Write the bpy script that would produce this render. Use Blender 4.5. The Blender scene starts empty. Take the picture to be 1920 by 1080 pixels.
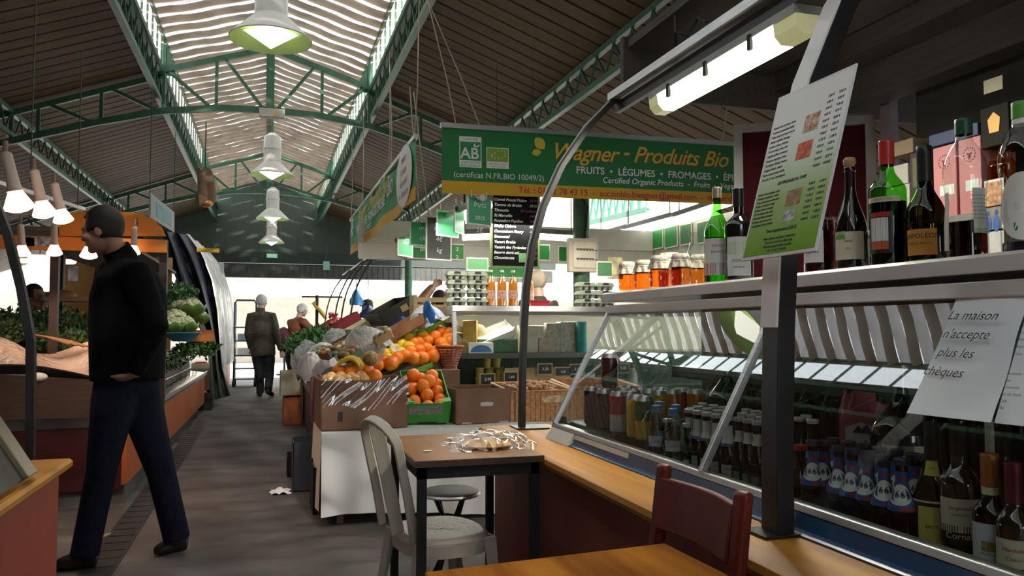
import bpy, bmesh, math, random
from math import pi, sin, cos, radians as R
from mathutils import Matrix, Vector
random.seed(7)
sc = bpy.context.scene
# ---------------------------------------------------------------- camera, sky, exposure
FPX, CH, YAW, PITCH = 1500.0, 1.2, 0.29721196, 0.04995840
cam = bpy.data.objects.new('camera', bpy.data.cameras.new('camera'))
sc.collection.objects.link(cam); sc.camera = cam
cam.location = (0, 0, CH); cam.rotation_euler = (pi / 2 + PITCH, 0, -YAW)
cam.data.sensor_width = 36; cam.data.lens = FPX / 1920 * 36; cam.data.clip_start = 0.02
w = bpy.data.worlds.new('sky'); sc.world = w; w.use_nodes = True
w.node_tree.nodes['Background'].inputs[0].default_value = (0.88, 0.95, 1.0, 1)
w.node_tree.nodes['Background'].inputs[1].default_value = 4.4
sun = bpy.data.objects.new('sun', bpy.data.lights.new('sun', 'SUN')); sc.collection.objects.link(sun)
sun.data.energy = 24.0; sun.data.angle = R(2); sun.data.color = (1, .96, .88)
sun.rotation_euler = (R(38), 0, R(8))
vs = sc.view_settings
vs.view_transform = 'Standard'; vs.look = 'None'; vs.gamma = 1; vs.use_curve_mapping = False; vs.exposure = 0.15
sc.cycles.max_bounces = 9; sc.cycles.transparent_max_bounces = 24; sc.cycles.glossy_bounces = 4
sc.cycles.diffuse_bounces = 4; sc.cycles.caustics_reflective = False; sc.cycles.caustics_refractive = False
sc.cycles.sample_clamp_indirect = 6; sc.cycles.use_denoising = True

# ---------------------------------------------------------------- pixel -> world
_f = Vector((sin(YAW) * cos(PITCH), cos(YAW) * cos(PITCH), sin(PITCH)))
_r = Vector((cos(YAW), -sin(YAW), 0)); _u = _r.cross(_f)
def at(px, py, X=None, Y=None, Z=None):
    d = _f + _r * ((px - 960) / FPX) + _u * ((540 - py) / FPX)
    t = X / d.x if X is not None else Y / d.y if Y is not None else (Z - CH) / d.z
    return Vector((0, 0, CH)) + d * t
def face_cam(x, y): return math.atan2(-x, y)

# ---------------------------------------------------------------- materials
MC = {}
def nodes(name):
    m = bpy.data.materials.new(name); m.use_nodes = True
    return m, m.node_tree, m.node_tree.nodes['Principled BSDF']
def M(name, col, rough=.55, metal=0., var=.12, scale=9., bump=0., bscale=None, emit=0., coat=0., stretch=None, ecol=None, spec=None, col2=None):
    if name in MC: return MC[name]
    m, t, b = nodes(name); L = t.links
    b.inputs['Roughness'].default_value = rough; b.inputs['Metallic'].default_value = metal
    if spec is not None: b.inputs['Specular IOR Level'].default_value = spec
    if coat: b.inputs['Coat Weight'].default_value = coat; b.inputs['Coat Roughness'].default_value = .12
    tc = t.nodes.new('ShaderNodeTexCoord'); src = tc.outputs['Object']
    if stretch:
        mp = t.nodes.new('ShaderNodeMapping'); mp.inputs['Scale'].default_value = stretch
        L.new(src, mp.inputs[0]); src = mp.outputs[0]
    n = t.nodes.new('ShaderNodeTexNoise'); n.inputs['Scale'].default_value = scale; n.inputs['Detail'].default_value = 5
    L.new(src, n.inputs[0])
    cr = t.nodes.new('ShaderNodeValToRGB'); cr.color_ramp.elements[0].position = .3; cr.color_ramp.elements[1].position = .7
    lo = [max(0, c * (1 - var)) for c in col]; hi = [min(1, c * (1 + var)) for c in (col2 or col)]
    cr.color_ramp.elements[0].color = (*lo, 1); cr.color_ramp.elements[1].color = (*hi, 1)
    L.new(n.outputs['Fac'], cr.inputs[0]); L.new(cr.outputs[0], b.inputs['Base Color'])
    if bump:
        n2 = n
        if bscale:
            n2 = t.nodes.new('ShaderNodeTexNoise'); n2.inputs['Scale'].default_value = bscale; n2.inputs['Detail'].default_value = 4; L.new(src, n2.inputs[0])
        bp = t.nodes.new('ShaderNodeBump'); bp.inputs['Strength'].default_value = bump; bp.inputs['Distance'].default_value = .01
        L.new(n2.outputs['Fac'], bp.inputs['Height']); L.new(bp.outputs[0], b.inputs['Normal'])
    if emit:
        b.inputs['Emission Color'].default_value = (*(ecol or col), 1); b.inputs['Emission Strength'].default_value = emit
    MC[name] = m; return m
def wood(name, c1, c2, scale=3., along='Y', rough=.4, coat=.3):
    if name in MC: return MC[name]
    m, t, b = nodes(name); L = t.links
    tc = t.nodes.new('ShaderNodeTexCoord'); mp = t.nodes.new('ShaderNodeMapping')
    s = {'X': (.35, 5, 5), 'Y': (5, .35, 5), 'Z': (5, 5, .35)}[along]; mp.inputs['Scale'].default_value = s
    n = t.nodes.new('ShaderNodeTexNoise'); n.inputs['Scale'].default_value = scale; n.inputs['Detail'].default_value = 8; n.inputs['Distortion'].default_value = .6
    cr = t.nodes.new('ShaderNodeValToRGB'); e = cr.color_ramp.elements
    e[0].position = .32; e[1].position = .68; e[0].color = (*c1, 1); e[1].color = (*c2, 1)
    L.new(tc.outputs['Object'], mp.inputs[0]); L.new(mp.outputs[0], n.inputs[0]); L.new(n.outputs['Fac'], cr.inputs[0]); L.new(cr.outputs[0], b.inputs['Base Color'])
    b.inputs['Specular IOR Level'].default_value = .35; b.inputs['Roughness'].default_value = rough; b.inputs['Coat Weight'].default_value = coat; b.inputs['Coat Roughness'].default_value = .15
    MC[name] = m; return m
def G(name, tint=(1, 1, 1), rough=.02, ior=1.5, refl=1., gloss=(1, 1, 1)):
    """thin glass, film or a bottle's wall: tinted see-through plus a fresnel reflection"""
    if name in MC: return MC[name]
    m, t, b = nodes(name); L = t.links; t.nodes.remove(b); out = t.nodes['Material Output']
    tr = t.nodes.new('ShaderNodeBsdfTransparent'); tr.inputs[0].default_value = (*tint, 1)
    gl = t.nodes.new('ShaderNodeBsdfGlossy'); gl.inputs['Roughness'].default_value = rough; gl.inputs[0].default_value = (*gloss, 1)
    fr = t.nodes.new('ShaderNodeFresnel'); fr.inputs[0].default_value = ior
    mu = t.nodes.new('ShaderNodeMath'); mu.operation = 'MULTIPLY'; mu.inputs[1].default_value = refl; mu.use_clamp = True
    mx = t.nodes.new('ShaderNodeMixShader')
    ge = t.nodes.new('ShaderNodeNewGeometry'); iv = t.nodes.new('ShaderNodeMath'); iv.operation = 'SUBTRACT'; iv.inputs[0].default_value = 1; m2 = t.nodes.new('ShaderNodeMath'); m2.operation = 'MULTIPLY'
    L.new(ge.outputs['Backfacing'], iv.inputs[1]); L.new(fr.outputs[0], mu.inputs[0]); L.new(mu.outputs[0], m2.inputs[0]); L.new(iv.outputs[0], m2.inputs[1]); L.new(m2.outputs[0], mx.inputs[0]); L.new(tr.outputs[0], mx.inputs[1]); L.new(gl.outputs[0], mx.inputs[2]); L.new(mx.outputs[0], out.inputs[0])
    MC[name] = m; return m
def FILM(name, col, opac=.35, rough=.12, bump=.6, scale=14.):
    """crinkled plastic sheet"""
    if name in MC: return MC[name]
    m, t, b = nodes(name); L = t.links; out = t.nodes['Material Output']
    b.inputs['Base Color'].default_value = (*col, 1); b.inputs['Roughness'].default_value = rough
    tr = t.nodes.new('ShaderNodeBsdfTransparent'); mx = t.nodes.new('ShaderNodeMixShader')
    n = t.nodes.new('ShaderNodeTexNoise'); n.inputs['Scale'].default_value = scale; n.inputs['Detail'].default_value = 4; n.inputs['Distortion'].default_value = 1.5
    tc = t.nodes.new('ShaderNodeTexCoord'); L.new(tc.outputs['Object'], n.inputs[0])
    bp = t.nodes.new('ShaderNodeBump'); bp.inputs['Strength'].default_value = bump; bp.inputs['Distance'].default_value = .03
    L.new(n.outputs['Fac'], bp.inputs['Height']); L.new(bp.outputs[0], b.inputs['Normal'])
    mx.inputs[0].default_value = opac
    L.new(tr.outputs[0], mx.inputs[1]); L.new(b.outputs[0], mx.inputs[2]); L.new(mx.outputs[0], out.inputs[0])
    MC[name] = m; return m
def CLEAR(name, rough=.06, bump=1., scale=20., ior=1.7, tint=(.97, .97, .97)):
    """clear crinkled film: see-through with sharp creased highlights"""
    m = G(name, tint, rough, ior, 2.2); t = m.node_tree; L = t.links
    n = t.nodes.new('ShaderNodeTexNoise'); n.inputs['Scale'].default_value = scale; n.inputs['Detail'].default_value = 3; n.inputs['Distortion'].default_value = 2
    tc = t.nodes.new('ShaderNodeTexCoord'); L.new(tc.outputs['Object'], n.inputs[0]); bp = t.nodes.new('ShaderNodeBump'); bp.inputs['Strength'].default_value = bump; bp.inputs['Distance'].default_value = .03
    L.new(n.outputs['Fac'], bp.inputs['Height'])
    for nd in t.nodes:
        if nd.bl_idname in ('ShaderNodeBsdfGlossy', 'ShaderNodeFresnel'): L.new(bp.outputs[0], nd.inputs['Normal'])
    return m
def TRANSL(name, col, t_amt=.5, scale=6., var=.2):
    if name in MC: return MC[name]
    m, t, b = nodes(name); L = t.links; t.nodes.remove(b); out = t.nodes['Material Output']
    d = t.nodes.new('ShaderNodeBsdfDiffuse'); s = t.nodes.new('ShaderNodeBsdfTranslucent'); mx = t.nodes.new('ShaderNodeMixShader')
    n = t.nodes.new('ShaderNodeTexNoise'); n.inputs['Scale'].default_value = scale; n.inputs['Detail'].default_value = 6
    tc = t.nodes.new('ShaderNodeTexCoord'); L.new(tc.outputs['Object'], n.inputs[0])
    cr = t.nodes.new('ShaderNodeValToRGB'); cr.color_ramp.elements[0].position = .3; cr.color_ramp.elements[1].position = .7
    cr.color_ramp.elements[0].color = (*[c * (1 - var) for c in col], 1); cr.color_ramp.elements[1].color = (*[min(1, c * (1 + var)) for c in col], 1)
    L.new(n.outputs['Fac'], cr.inputs[0]); L.new(cr.outputs[0], d.inputs[0]); L.new(cr.outputs[0], s.inputs[0])
    mx.inputs[0].default_value = t_amt; L.new(d.outputs[0], mx.inputs[1]); L.new(s.outputs[0], mx.inputs[2]); L.new(mx.outputs[0], out.inputs[0])
    MC[name] = m; return m

# ---------------------------------------------------------------- geometry
TXT = {}
def text_geo(s, size, align='CENTER', shear=0., bold=0., spacing=1.):
    k = (s, round(size, 5), align, shear, bold, spacing)
    if k in TXT: return TXT[k]
    c = bpy.data.curves.new('t', 'FONT'); c.body = s; c.size = size; c.align_x = align; c.align_y = 'CENTER'; c.shear = shear
    c.offset = bold; c.resolution_u = 3; c.space_character = spacing
    o = bpy.data.objects.new('t', c); me = bpy.data.meshes.new_from_object(o)
    r = ([v.co.copy() for v in me.vertices], [tuple(p.vertices) for p in me.polygons])
    bpy.data.objects.remove(o); bpy.data.curves.remove(c); bpy.data.meshes.remove(me)
    TXT[k] = r; return r
class MB:
    def __init__(s): s.v = []; s.f = []; s.m = []; s.tx = []
    def add(s, vs, fs, mi=0, X=None):
        n = len(s.v)
        s.v += [tuple(X @ Vector(v)) if X is not None else tuple(v) for v in vs]
        s.f += [tuple(i + n for i in f) for f in fs]; s.m += [mi] * len(fs); return s
    def box(s, x0, x1, y0, y1, z0, z1, mi=0, X=None):
        vs = [(x, y, z) for z in (z0, z1) for y in (y0, y1) for x in (x0, x1)]
        return s.add(vs, [(0, 2, 3, 1), (4, 5, 7, 6), (0, 1, 5, 4), (2, 6, 7, 3), (0, 4, 6, 2), (1, 3, 7, 5)], mi, X)
    def cbox(s, c, d, mi=0, rz=0, X=None):
        Y = Matrix.Translation(c) @ Matrix.Rotation(rz, 4, 'Z')
        if X is not None: Y = X @ Y
        return s.box(-d[0] / 2, d[0] / 2, -d[1] / 2, d[1] / 2, -d[2] / 2, d[2] / 2, mi, Y)
    def bar(s, a, b, wd, hg, mi=0, up=(0, 0, 1)):
        a = Vector(a); b = Vector(b); d = (b - a); L = d.length; d.normalize(); up = Vector(up)
        if abs(d.dot(up)) > .98: up = Vector((1, 0, 0)) if abs(d.x) < .9 else Vector((0, 1, 0))
        x = d.cross(up).normalized(); z = x.cross(d)
        X = Matrix(((x.x, d.x, z.x, a.x), (x.y, d.y, z.y, a.y), (x.z, d.z, z.z, a.z), (0, 0, 0, 1)))
        return s.box(-wd / 2, wd / 2, 0, L, -hg / 2, hg / 2, mi, X)
    def rings(s, rs, mi=0, cap=True, closed=True, X=None):
        n = len(rs[0]); vs = [p for r in rs for p in r]; fs = []
        for i in range(len(rs) - 1):
            for j in range(n if closed else n - 1):
                k = (j + 1) % n; fs.append((i * n + j, i * n + k, (i + 1) * n + k, (i + 1) * n + j))
        if cap and closed: fs.append(tuple(reversed(range(n)))); fs.append(tuple((len(rs) - 1) * n + j for j in range(n)))
        return s.add(vs, fs, mi, X)
    def tube(s, pts, r, n=8, mi=0, cap=True, X=None, sq=None):
        pts = [Vector(p) for p in pts]; rs = []; ref = None
        for i, p in enumerate(pts):
            t = (pts[min(i + 1, len(pts) - 1)] - pts[max(i - 1, 0)]).normalized()
            if ref is None: ref = Vector((0, 0, 1)) if abs(t.z) < .9 else Vector((0, 1, 0))
            a = t.cross(ref).normalized(); b = a.cross(t); ref = b
            rr = r[i] if isinstance(r, (list, tuple)) else r
            if sq: rs.append([p + a * (sq[0] / 2 * ex) + b * (sq[1] / 2 * ey) for ex, ey in ((1, 1), (-1, 1), (-1, -1), (1, -1))])
            else: rs.append([p + (a * cos(2 * pi * j / n) + b * sin(2 * pi * j / n)) * rr for j in range(n)])
        return s.rings(rs, mi, cap, True, X)
    def limb(s, pts, rad, side=(1, 0, 0), n=14, mi=0, X=None):
        """oval-section loft; rad = [(half width along side, half depth)]"""
        pts = [Vector(p) for p in pts]; rs = []
        for i, p in enumerate(pts):
            t = (pts[min(i + 1, len(pts) - 1)] - pts[max(i - 1, 0)]).normalized()
            a = Vector(side); a = (a - t * a.dot(t)).normalized(); b = t.cross(a)
            q = rad[i] if isinstance(rad[i], tuple) else (rad[i], rad[i])
            rs.append([p + a * (cos(2 * pi * j / n) * q[0]) + b * (sin(2 * pi * j / n) * q[1]) for j in range(n)])
        return s.rings(rs, mi, True, True, X)
    def lathe(s, prof, n=24, mi=0, a0=0., a1=2 * pi, X=None, cap=False):
        full = abs(a1 - a0 - 2 * pi) < 1e-6; k = n if full else n + 1
        rs = [[(max(r, 1e-5) * cos(a0 + (a1 - a0) * j / n), max(r, 1e-5) * sin(a0 + (a1 - a0) * j / n), z) for j in range(k)] for r, z in prof]
        return s.rings(rs, mi, cap, full, X)
    def ell(s, c, r, n=16, m=10, mi=0, X=None):
        if not isinstance(r, (tuple, list)): r = (r, r, r)
        rs = [[(c[0] + r[0] * sin(pi * i / m) * cos(2 * pi * j / n), c[1] + r[1] * sin(pi * i / m) * sin(2 * pi * j / n), c[2] - r[2] * cos(pi * i / m)) for j in range(n)] for i in range(1, m)]
        b = len(s.v); s.rings(rs, mi, False, True, X)
        pl = [(c[0], c[1], c[2] - r[2]), (c[0], c[1], c[2] + r[2])]; nb = len(s.v); s.add(pl, [], mi, X)
        for j in range(n):
            k = (j + 1) % n; s.f.append((nb, b + k, b + j)); s.m.append(mi)
            q = b + (m - 2) * n; s.f.append((nb + 1, q + j, q + k)); s.m.append(mi)
        return s
    def prism(s, poly, h0, h1, X=None, mi=0):
        n = len(poly); vs = [(x, y, h0) for x, y in poly] + [(x, y, h1) for x, y in poly]
        fs = [tuple(reversed(range(n))), tuple(range(n, 2 * n))] + [(i, (i + 1) % n, (i + 1) % n + n, i + n) for i in range(n)]
        return s.add(vs, fs, mi, X)
    def grid(s, fn, nu, nv, mi=0, X=None, thick=0., tvec=(0, 0, -1)):
        vs = [fn(i / nu, j / nv) for i in range(nu + 1) for j in range(nv + 1)]
        fs = [(i * (nv + 1) + j, (i + 1) * (nv + 1) + j, (i + 1) * (nv + 1) + j + 1, i * (nv + 1) + j + 1) for i in range(nu) for j in range(nv)]
        s.add(vs, fs, mi, X)
        if thick:
            n = len(vs); tv = Vector(tvec) * thick; b = len(s.v)
            s.add([Vector(v) + tv for v in vs], [tuple(reversed(f)) for f in fs], mi, X)
            per = [i * (nv + 1) for i in range(nu + 1)] + [nu * (nv + 1) + j for j in range(1, nv + 1)] + [i * (nv + 1) + nv for i in range(nu - 1, -1, -1)] + [j for j in range(nv - 1, 0, -1)]
            for a, c in zip(per, per[1:] + per[:1]):
                s.f.append((b - n + a, b - n + c, b + c, b + a)); s.m.append(mi)
        return s
    def poly(s, pts, mi=0, X=None): return s.add(pts, [tuple(range(len(pts)))], mi, X)
    def text(s, t, size, X, mi=0, align='CENTER', shear=0., bold=0., spacing=1.):
        v, f = text_geo(t, size, align, shear, bold, spacing); s.tx.append((len(s.v), len(s.f))); return s.add(v, f, mi, X)
    def text_cyl(s, t, size, r, zc, ac=-pi / 2, mi=0, shear=0., bold=0., rf=None):
        v, f = text_geo(t, size, 'CENTER', shear, bold); s.tx.append((len(s.v), len(s.f)))
        rf = rf or (lambda z: r)
        return s.add([(rf(zc + p.y) * cos(ac + p.x / r), rf(zc + p.y) * sin(ac + p.x / r), zc + p.y) for p in v], f, mi)
    def mesh(s, name, mats, smooth=True, angle=38):
        me = bpy.data.meshes.new(name); me.from_pydata(s.v, [], s.f)
        for m in (mats if isinstance(mats, (list, tuple)) else [mats]): me.materials.append(m)
        me.polygons.foreach_set('material_index', s.m)
        me.update()
        b = bmesh.new(); b.from_mesh(me); bmesh.ops.recalc_face_normals(b, faces=b.faces); b.to_mesh(me); b.free()
        if smooth:
            me.polygons.foreach_set('use_smooth', [True] * len(me.polygons)); me.set_sharp_from_angle(angle=R(angle))
        me.update(); return me
    def build(s, name, mats, parent=None, world=False, smooth=True, bevel=0., angle=38, remesh=0., loc=None, rot=None):
        if name == 'lettering' and 1 < len(s.tx) <= 16 and s.tx[0] == (0, 0):      # one part per line of writing
            ends = s.tx[1:] + [(len(s.v), len(s.f))]
            for (a, fa), (b, fb) in zip(s.tx, ends):
                q = MB(); q.v = s.v[a:b]; q.f = [tuple(i - a for i in f) for f in s.f[fa:fb]]; q.m = s.m[fa:fb]; o = q.build(name, mats, parent, world, smooth)
            return o
        o = bpy.data.objects.new(name, s.mesh(name, mats, smooth, angle)); sc.collection.objects.link(o)
        if parent is not None:
            o.parent = parent
            if world: o.location = -parent.location
        if loc is not None: o.location = loc
        if rot is not None: o.rotation_euler = (0, 0, rot)
        if remesh:
            md = o.modifiers.new('remesh', 'REMESH'); md.mode = 'VOXEL'; md.voxel_size = remesh; md.use_smooth_shade = True
            ms = o.modifiers.new('smooth', 'SMOOTH'); ms.iterations = 4; ms.factor = .5
        if bevel:
            md = o.modifiers.new('bevel', 'BEVEL'); md.width = bevel; md.segments = 2; md.limit_method = 'ANGLE'; md.angle_limit = R(50)
        return o
def tag(o, label=None, cat=None, group=None, kind=None):
    if label: o['label'] = label
    if cat: o['category'] = cat
    if group: o['group'] = group
    if kind: o['kind'] = kind
    return o
def T(name, label, cat, loc=(0, 0, 0), rot=0., group=None):
    o = bpy.data.objects.new(name, None); sc.collection.objects.link(o); o.empty_display_size = .05
    o.location = loc; o.rotation_euler = (0, 0, rot); return tag(o, label, cat, group)
def S(name, mb, mats, smooth=True, bevel=0.): return tag(mb.build(name, mats, smooth=smooth, bevel=bevel), kind='structure')
def dup(root, loc, rot=None, label=None, group=None, scale=None):
    r = root.copy(); sc.collection.objects.link(r); r.location = loc
    if rot is not None: r.rotation_euler = rot if isinstance(rot, tuple) else (0, 0, rot)
    if label: r['label'] = label
    if group: r['group'] = group
    if scale: r.scale = (scale,) * 3 if not isinstance(scale, tuple) else scale
    for ch in list(root.children):
        c = ch.copy(); sc.collection.objects.link(c); c.parent = r
        for g in list(ch.children):
            d = g.copy(); sc.collection.objects.link(d); d.parent = c
    return r
def FR(x, y, z, rz=0., tilt=0.):
    """frame of something upright that faces -Y: local x to the right, y up"""
    return Matrix.Translation((x, y, z)) @ Matrix.Rotation(rz, 4, 'Z') @ Matrix.Rotation(pi / 2 + tilt, 4, 'X')
ORD = 'first second third fourth fifth sixth seventh eighth ninth tenth eleventh twelfth'.split()

# colours
steelgreen = M('green painted steel', (.03, .105, .052), .45, var=.25)
black = M('black painted steel', (.012, .011, .012), .4, var=.3)
blackp = M('matt black', (.012, .012, .013), .8, var=.2)
white = M('white plastic', (.72, .72, .70), .45, var=.05)
alu = M('aluminium', (.62, .62, .62), .35, .9, var=.12, stretch=(1, 1, 12))
paper = M('paper', (.80, .82, .84), .7, var=.03)
card = M('cardboard', (.19, .10, .06), .8, var=.18, scale=5)
glass = G('window glass', (.94, .97, .95), .01)
ink = M('ink', (.03, .03, .035), .6, var=.1)
inkw = M('white lettering', (.75, .77, .74), .6, var=.05)
redink = M('red lettering', (.55, .04, .03), .6, var=.05)
yellowink = M('gold lettering', (.72, .47, .06), .55, var=.08)
# ================================================================ the hall
floor_m = M('worn concrete', (.072, .064, .062), .7, var=.3, scale=2.2, bump=.25, bscale=60, col2=(.105, .095, .088), spec=.3)
S('floor', MB().box(-9, 12, -9, 20.2, -.2, 0), floor_m)
S('ground_outside', MB().box(-14, 20, 20.2, 40, -.2, -.01), M('sunlit paving', (.5, .49, .47), .8, var=.1))
d = MB().box(-.86, -.70, 1.5, 11.5, .001, .006)
for i in range(60): d.box(-.845, -.715, 1.6 + i * .16, 1.7 + i * .16, .006, .009)
S('trim_1', d, M('drain grating', (.018, .017, .016), .5, var=.3), smooth=False)
# side roofs: ribbed boards running down from the lantern
ceil_m = M('brown ceiling boards', (.098, .056, .021), .75, var=.3, scale=1.2, stretch=(.3, 6, 1))
def slope(sg, y0=-6., y1=19.85, xs=(1.16, 2.6, 7.2)):
    prof = []; y = y0
    while y < y1:
        prof += [(y, 0), (y + .17, 0), (y + .178, .022), (y + .192, .022)]; y += .2
    zz = lambda x: 4.05 - .37 * (x - 1.16)
    mb = MB()
    mb.rings([[(sg * x, y, zz(x) + h) for y, h in prof] for x in xs], 0, False, False)
    mb.rings([[(sg * x, y, zz(x) + .09) for y in (y0, y1)] for x in xs], 0, False, False)
    return mb
S('ceiling', slope(-1), ceil_m, smooth=False); S('ceiling', slope(1, -6., 8.4), ceil_m, smooth=False); S('ceiling', slope(1, 8.4, 19.85, (1.16, 2.6, 3.2)), ceil_m, smooth=False)
# lantern roof: translucent sheets with rolled ribs
sheet = TRANSL('roof sheet', (.40, .395, .41), .24, 3., .2); roll = TRANSL('rolled rib', (.34, .28, .22), .08, 5., .2)
lr = MB()
for sg in (-1, 1):
    y = -6.
    while y < 19.8:
        def pt(u, v, y=y, sg=sg):
            x = u * 1.15; z = 4.79 - .34 * u; return (sg * x, y + v * .145, z + .012 * sin(v * pi))
        lr.grid(pt, 6, 3, 0)
        rng = random.uniform(-.008, .008)
        def pr_(u, v, y=y, sg=sg, rng=rng):
            x = u * 1.15; z = 4.79 - .34 * u
            return (sg * x, y + .145 + v * .135 + .008 * sin(u * 9 + y), z - (.052 + rng) * sin(v * pi) + .006 * sin(u * 14 + y * 3))
        lr.grid(pr_, 12, 6, 1)
        y += .28
S('ceiling_lantern', lr, [sheet, roll])
S('trim_2', MB().box(-.05, .05, -6, 19.8, 4.74, 4.80), steelgreen)
# clerestory glazing
for k, sg in ((1, -1), (2, 1)):
    S('window_%d' % k, MB().box(sg * 1.13 - .004, sg * 1.13 + .004, -6, 19.8, 4.05, 4.44), G('clerestory glass', (.97, .99, .98), .05))
    fr = MB().box(sg * 1.14 - .02, sg * 1.14 + .02, -6, 19.8, 4.0, 4.05).box(sg * 1.14 - .015, sg * 1.14 + .015, -6, 19.8, 4.40, 4.45)
    y = -5.8
    while y < 19.8: fr.box(sg * 1.14 - .01, sg * 1.14 + .01, y, y + .012, 4.05, 4.44); y += .36
    S('trim_%d' % (k + 2), fr, steelgreen, smooth=False)
# lattice girders along the hall
def girder(x, zb, zt, y0=-6., y1=19.8, step=.34, s=.05):
    mb = MB().box(x - s / 2, x + s / 2, y0, y1, zb, zb + s).box(x - s / 2, x + s / 2, y0, y1, zt - s, zt)
    y = y0; k = 0
    while y + step / 2 < y1:
        a, b = ((zb + s, zt - s) if k % 2 == 0 else (zt - s, zb + s)); mb.bar((x, y, a), (x, y + step / 2, b), .016, .016); y += step / 2; k += 1
    return mb
for x, zb, zt in ((-1.165, 3.68, 4.04), (1.165, 3.68, 4.04), (-2.6, 3.2, 3.5), (2.6, 3.2, 3.5)):
    tag(girder(x, zb, zt).build('lattice_girder', steelgreen, smooth=False), kind='structure')
# trusses across the hall
def truss(Y):
    mb = MB(); W = .05
    bot = [(-2.6, 3.16), (-1.8, 3.42), (-1.13, 3.60), (-.55, 3.68), (0, 3.70), (.55, 3.68), (1.13, 3.60), (1.8, 3.42), (2.6, 3.16)]
    for a, b in zip(bot, bot[1:]): mb.bar((a[0], Y, a[1]), (b[0], Y, b[1]), W, .07)
    top = [(-2.6, 3.46), (-1.13, 4.0), (-1.13, 4.06), (0, 4.42), (1.13, 4.06), (1.13, 4.0), (2.6, 3.46)]
    for a, b in zip(top, top[1:]):
        if abs(a[0] - b[0]) > .01: mb.bar((a[0], Y, a[1]), (b[0], Y, b[1]), W, .06)
    for sg in (-1, 1):
        for (xa, za), (xb, zb) in (((1.13, 4.40), (1.13, 3.6)), ((.58, 4.24), (.58, 3.67)), ((.50, 4.26), (.06, 3.69)), ((1.08, 4.05), (.64, 3.68)),
                                   ((2.35, 3.55), (2.35, 3.24)), ((1.75, 3.77), (1.75, 3.43)), ((2.25, 3.58), (1.85, 3.42)), ((1.65, 3.80), (1.2, 3.60)), ((2.6, 3.5), (2.6, 3.16))):
            mb.bar((sg * xa, Y, za), (sg * xb, Y, zb), .035, .035)
        mb.prism([(1.0, 4.0), (1.13, 4.0), (1.13, 4.34), (1.10, 4.34)], -.006, .006, Matrix.Translation((0, Y, 0)) @ Matrix.Diagonal((sg, 1, 1, 1)) @ Matrix.Rotation(pi / 2, 4, 'X'))
    mb.box(-.045, .045, Y - .045, Y + .045, 3.68, 4.44)
    # outer bays, down to the eaves
    for sg in ((-1, 1) if Y < 8 else (-1,)):
        mb.bar((sg * 2.6, Y, 3.46), (sg * 7, Y, 1.86), W, .06).bar((sg * 2.6, Y, 3.16), (sg * 7, Y, 1.7), W, .06)
        for i in range(6): mb.bar((sg * (2.8 + i * .7), Y, 3.1 - i * .235), (sg * (3.1 + i * .7), Y, 3.26 - i * .255), .03, .03)
    return mb
for Y in (3.7, 9.5, 15.3): tag(truss(Y).build('roof_truss', steelgreen, smooth=False), kind='structure')
# columns
def column(x, y, h, r=.075):
    return MB().tube([(x, y, 0), (x, y, h)], r, 16).box(x - .13, x + .13, y - .13, y + .13, 0, .03).box(x - .12, x + .12, y - .12, y + .12, h - .05, h)
colm = M('dark green column', (.03, .09, .04), .5, var=.35)
for x, y in ((2.6, 15.3), (-2.6, 15.3)): tag(column(x, y, 3.22).build('column', colm), kind='structure')
pc = at(1090, 440, Y=8.0); tag(column(pc.x, 8.0, 3.15, .09).build('column', colm), kind='structure')
# end gable and door head
gable = M('grey green gable boards', (.055, .075, .06), .7, var=.2, stretch=(8, 8, .4))
g = MB().prism([(-4.9, 2.7), (4.9, 2.7), (1.2, 4.05), (1.2, 4.42), (0, 4.8), (-1.2, 4.42), (-1.2, 4.05)], -.06, .06, Matrix.Translation((0, 19.9, 0)) @ Matrix.Rotation(pi / 2, 4, 'X'))
S('wall_far', g, gable, smooth=False)
S('trim_5', MB().box(-7.2, 7.2, 19.6, 19.8, 2.72, 2.98), M('dark lintel', (.015, .022, .018), .6))
rb = MB().box(-1.1, 7, 19.3, 19.6, 2.36, 2.66)
for i in range(60): rb.box(-1.1 + i * .13, -1.08 + i * .13, 19.285, 19.3, 2.38, 2.65)
S('trim_6', rb, M('roller housing', (.045, .045, .04), .5, .3, var=.2), smooth=False)
# side walls
S('wall_left', MB().box(-7.3, -7.2, -6, 20, 0, 1.1).box(-7.3, -7.2, -6, 9, 1.1, 2.1).box(-7.3, -7.2, 14, 20, 1.1, 2.1), M('left wall render', (.25, .2, .13), .8))
S('wall_back', MB().box(-7.2, 7.2, -6.2, -6, 0, 1.0).box(-7.2, -1.2, -6.2, -6, 1, 2.5).box(1.8, 7.2, -6.2, -6, 1, 2.5).box(-7.2, 7.2, -6.2, -6, 2.5, 4.0), M('back wall render', (.3, .27, .22), .8))
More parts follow.
